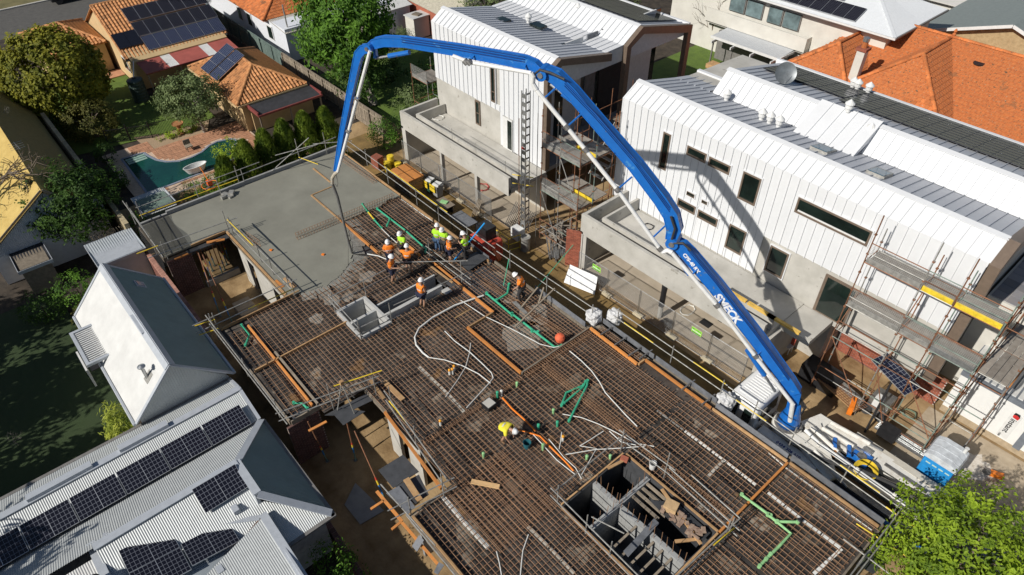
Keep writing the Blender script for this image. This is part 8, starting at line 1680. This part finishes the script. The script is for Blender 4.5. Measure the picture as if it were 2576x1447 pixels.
    Ec = [('chest','waist'),('waist','hem'),('chest','collar')]; rc = {'chest': (.19,.135), 'waist': (.165,.125), 'hem': (.165,.125), 'collar': .085}
    for n in 'lr':
        Jc['sh'+n] = J['sh'+n]; Jc['sl'+n] = J['sh'+n].lerp(J['el'+n], .75) if sleeve else J['sh'+n].lerp(J['el'+n], .15); Ec += [('chest','sh'+n),('sh'+n,'sl'+n)]; rc['sh'+n] = .078; rc['sl'+n] = .062
    shirt_o = skinmesh('shirt', Jc, Ec, rc, shirt, t, bulk=1.35)
    b = MB(); ax_ = (J['chest']-J['waist']).normalized(); n = 12; cm_ = J['waist'].lerp(J['chest'], .45)
    for hgt in (-.03, .03): b.v += [tuple(cm_+ax_*hgt+(l*math.cos(2*math.pi*q/n)*.215+ax_.cross(l)*math.sin(2*math.pi*q/n)*.17)) for q in range(n)]
    for q in range(n): b.f.append([q, (q+1) % n, n+(q+1) % n, n+q]); b.m.append(0)
    b.build('tape', m_stripe, shirt_o)
    Jp = {'pelvis': J['pelvis']}; Ep = []; rp_ = {'pelvis': (.168,.125)}
    for n in 'lr':
        Jp['hi'+n] = J['hi'+n]; Jp['kn'+n] = J['kn'+n] if not shorts else J['hi'+n].lerp(J['kn'+n], .85); Ep += [('pelvis','hi'+n),('hi'+n,'kn'+n)]; rp_['hi'+n] = .105; rp_['kn'+n] = .078 if not shorts else .088
        if not shorts: Jp['an'+n] = J['an'+n]; Ep.append(('kn'+n,'an'+n)); rp_['an'+n] = .06
    skinmesh('trousers', Jp, Ep, rp_, pants, t, bulk=1.3)
    for n in 'lr':
        skinmesh('boot', {'a': J['an'+n]+u*.12, 'b': J['an'+n]-u*.02, 'c': J['to'+n]+u*.015}, [('a','b'),('b','c')], {'a': .058, 'b': .06, 'c': .05}, m_boot, t)
    up_ = (J['crown']-J['neck']).normalized(); fr_ = (f-up_*f.dot(up_)).normalized(); hc = J['head']+up_*.03; sd = up_.cross(fr_); h = MB(); K = 14
    for rr, hh in ((.150,.0),(.152,.02),(.128,.03),(.122,.09),(.088,.15),(.03,.178)):
        h.v += [tuple(hc+up_*hh*H+(fr_*(math.cos(2*math.pi*q/K)*rr*(1.12 if hh < .025 else 1.08))+sd*math.sin(2*math.pi*q/K)*rr*.92)*H) for q in range(K)]
    for i in range(5):
        for q in range(K): h.f.append([i*K+q, i*K+(q+1) % K, (i+1)*K+(q+1) % K, (i+1)*K+q]); h.m.append(0)
    h.f.append([5*K+q for q in range(K)]); h.m.append(0); h.build('helmet', m_helmet, t, smooth=True)
    e = MB()
    for s_ in (-1,1): e.cbox(J['head']+fr_*.088*H+sd*(.033*s_)-up_*.005, .018, .018, .014)
    e.cbox(J['jaw']+fr_*.075*H, .012, .045, .01, a); e.build('face', m_charcoal, t)
    return t
Z = 2.98; tp = lambda x, y, z=Z, i=1, j=1: T(i, j, x, y, z)
out = ((.10,.20,-.16),(.30,.10,-.22)); fold = ((.02,.10,-.28),(.20,-.06,-.20)); fwd = ((.16,.06,-.24),(.42,.0,-.22)); wide = ((.12,.26,-.08),(.30,.34,-.14))
person('worker seen from behind in lime shirt and blue jeans', tp(1838,1085), 120, m_lime_sh, m_jean, armL=fold, armR=out)
person('worker in lime vest standing beside the blue jeans worker', tp(1905,1105), -70, m_lime_sh, m_charcoal, armL=fold, armR=fold, headpitch=.8)
person('shorter worker in orange shirt and navy shorts near the lime group', tp(1955,1195), 60, m_or_sh, m_navy, shorts=True, armL=fwd, armR=out, H=.95)
person('worker in lime shirt holding the bright blue pole', tp(2118,1165), 200, m_lime_sh, m_charcoal, armL=((.12,.1,-.2),(.34,.02,-.05)), armR=((.14,.1,-.22),(.36,.05,-.25)), headpitch=.7)
person('worker in lime shirt nearest the orange cross board', tp(1495,1150), -80, m_lime_sh, m_charcoal, armL=fwd, armR=fold, headpitch=.6)
person('worker in orange half hidden behind another orange worker', tp(1362,1235), -30, m_or_sh, m_navy, armL=fold, armR=fold)
person('worker in orange seen from behind with arms reaching the boards', tp(1385,1392), 35, m_or_sh, m_navy, shorts=True, armL=wide, armR=fwd)
person('worker in orange shirt with arms spread wide', tp(1545,1295), 130, m_or_sh, m_charcoal, shorts=True, armL=wide, armR=wide)
person('worker in orange vest and navy shorts on the shaft rim', tp(1680,195,Z,1,2), 100, m_or_sh, m_navy, shorts=True, armL=fold, armR=fold, sleeve=False)
person('worker in orange shirt stepping in the sunken bay', tp(95,125,2.9,2,2), 215, m_or_sh, m_charcoal, armL=((.05,.12,-.26),(.22,.1,-.44)), armR=((.05,.12,-.26),(.2,.1,-.46)), lean=.35, stride=.14, headpitch=.9)
person('stooping worker in yellow shirt bent over the green risers', tp(2495,95,Z,1,3), 15, m_yl_sh, m_charcoal, shorts=True, lean=1.25, squat=.08, armL=((.05,.08,-.3),(.14,.02,-.56)), armR=((.08,.08,-.3),(.2,.02,-.52)), headpitch=.2)
for o in bpy.data.objects:
    if '_o' in o: del o['_o']
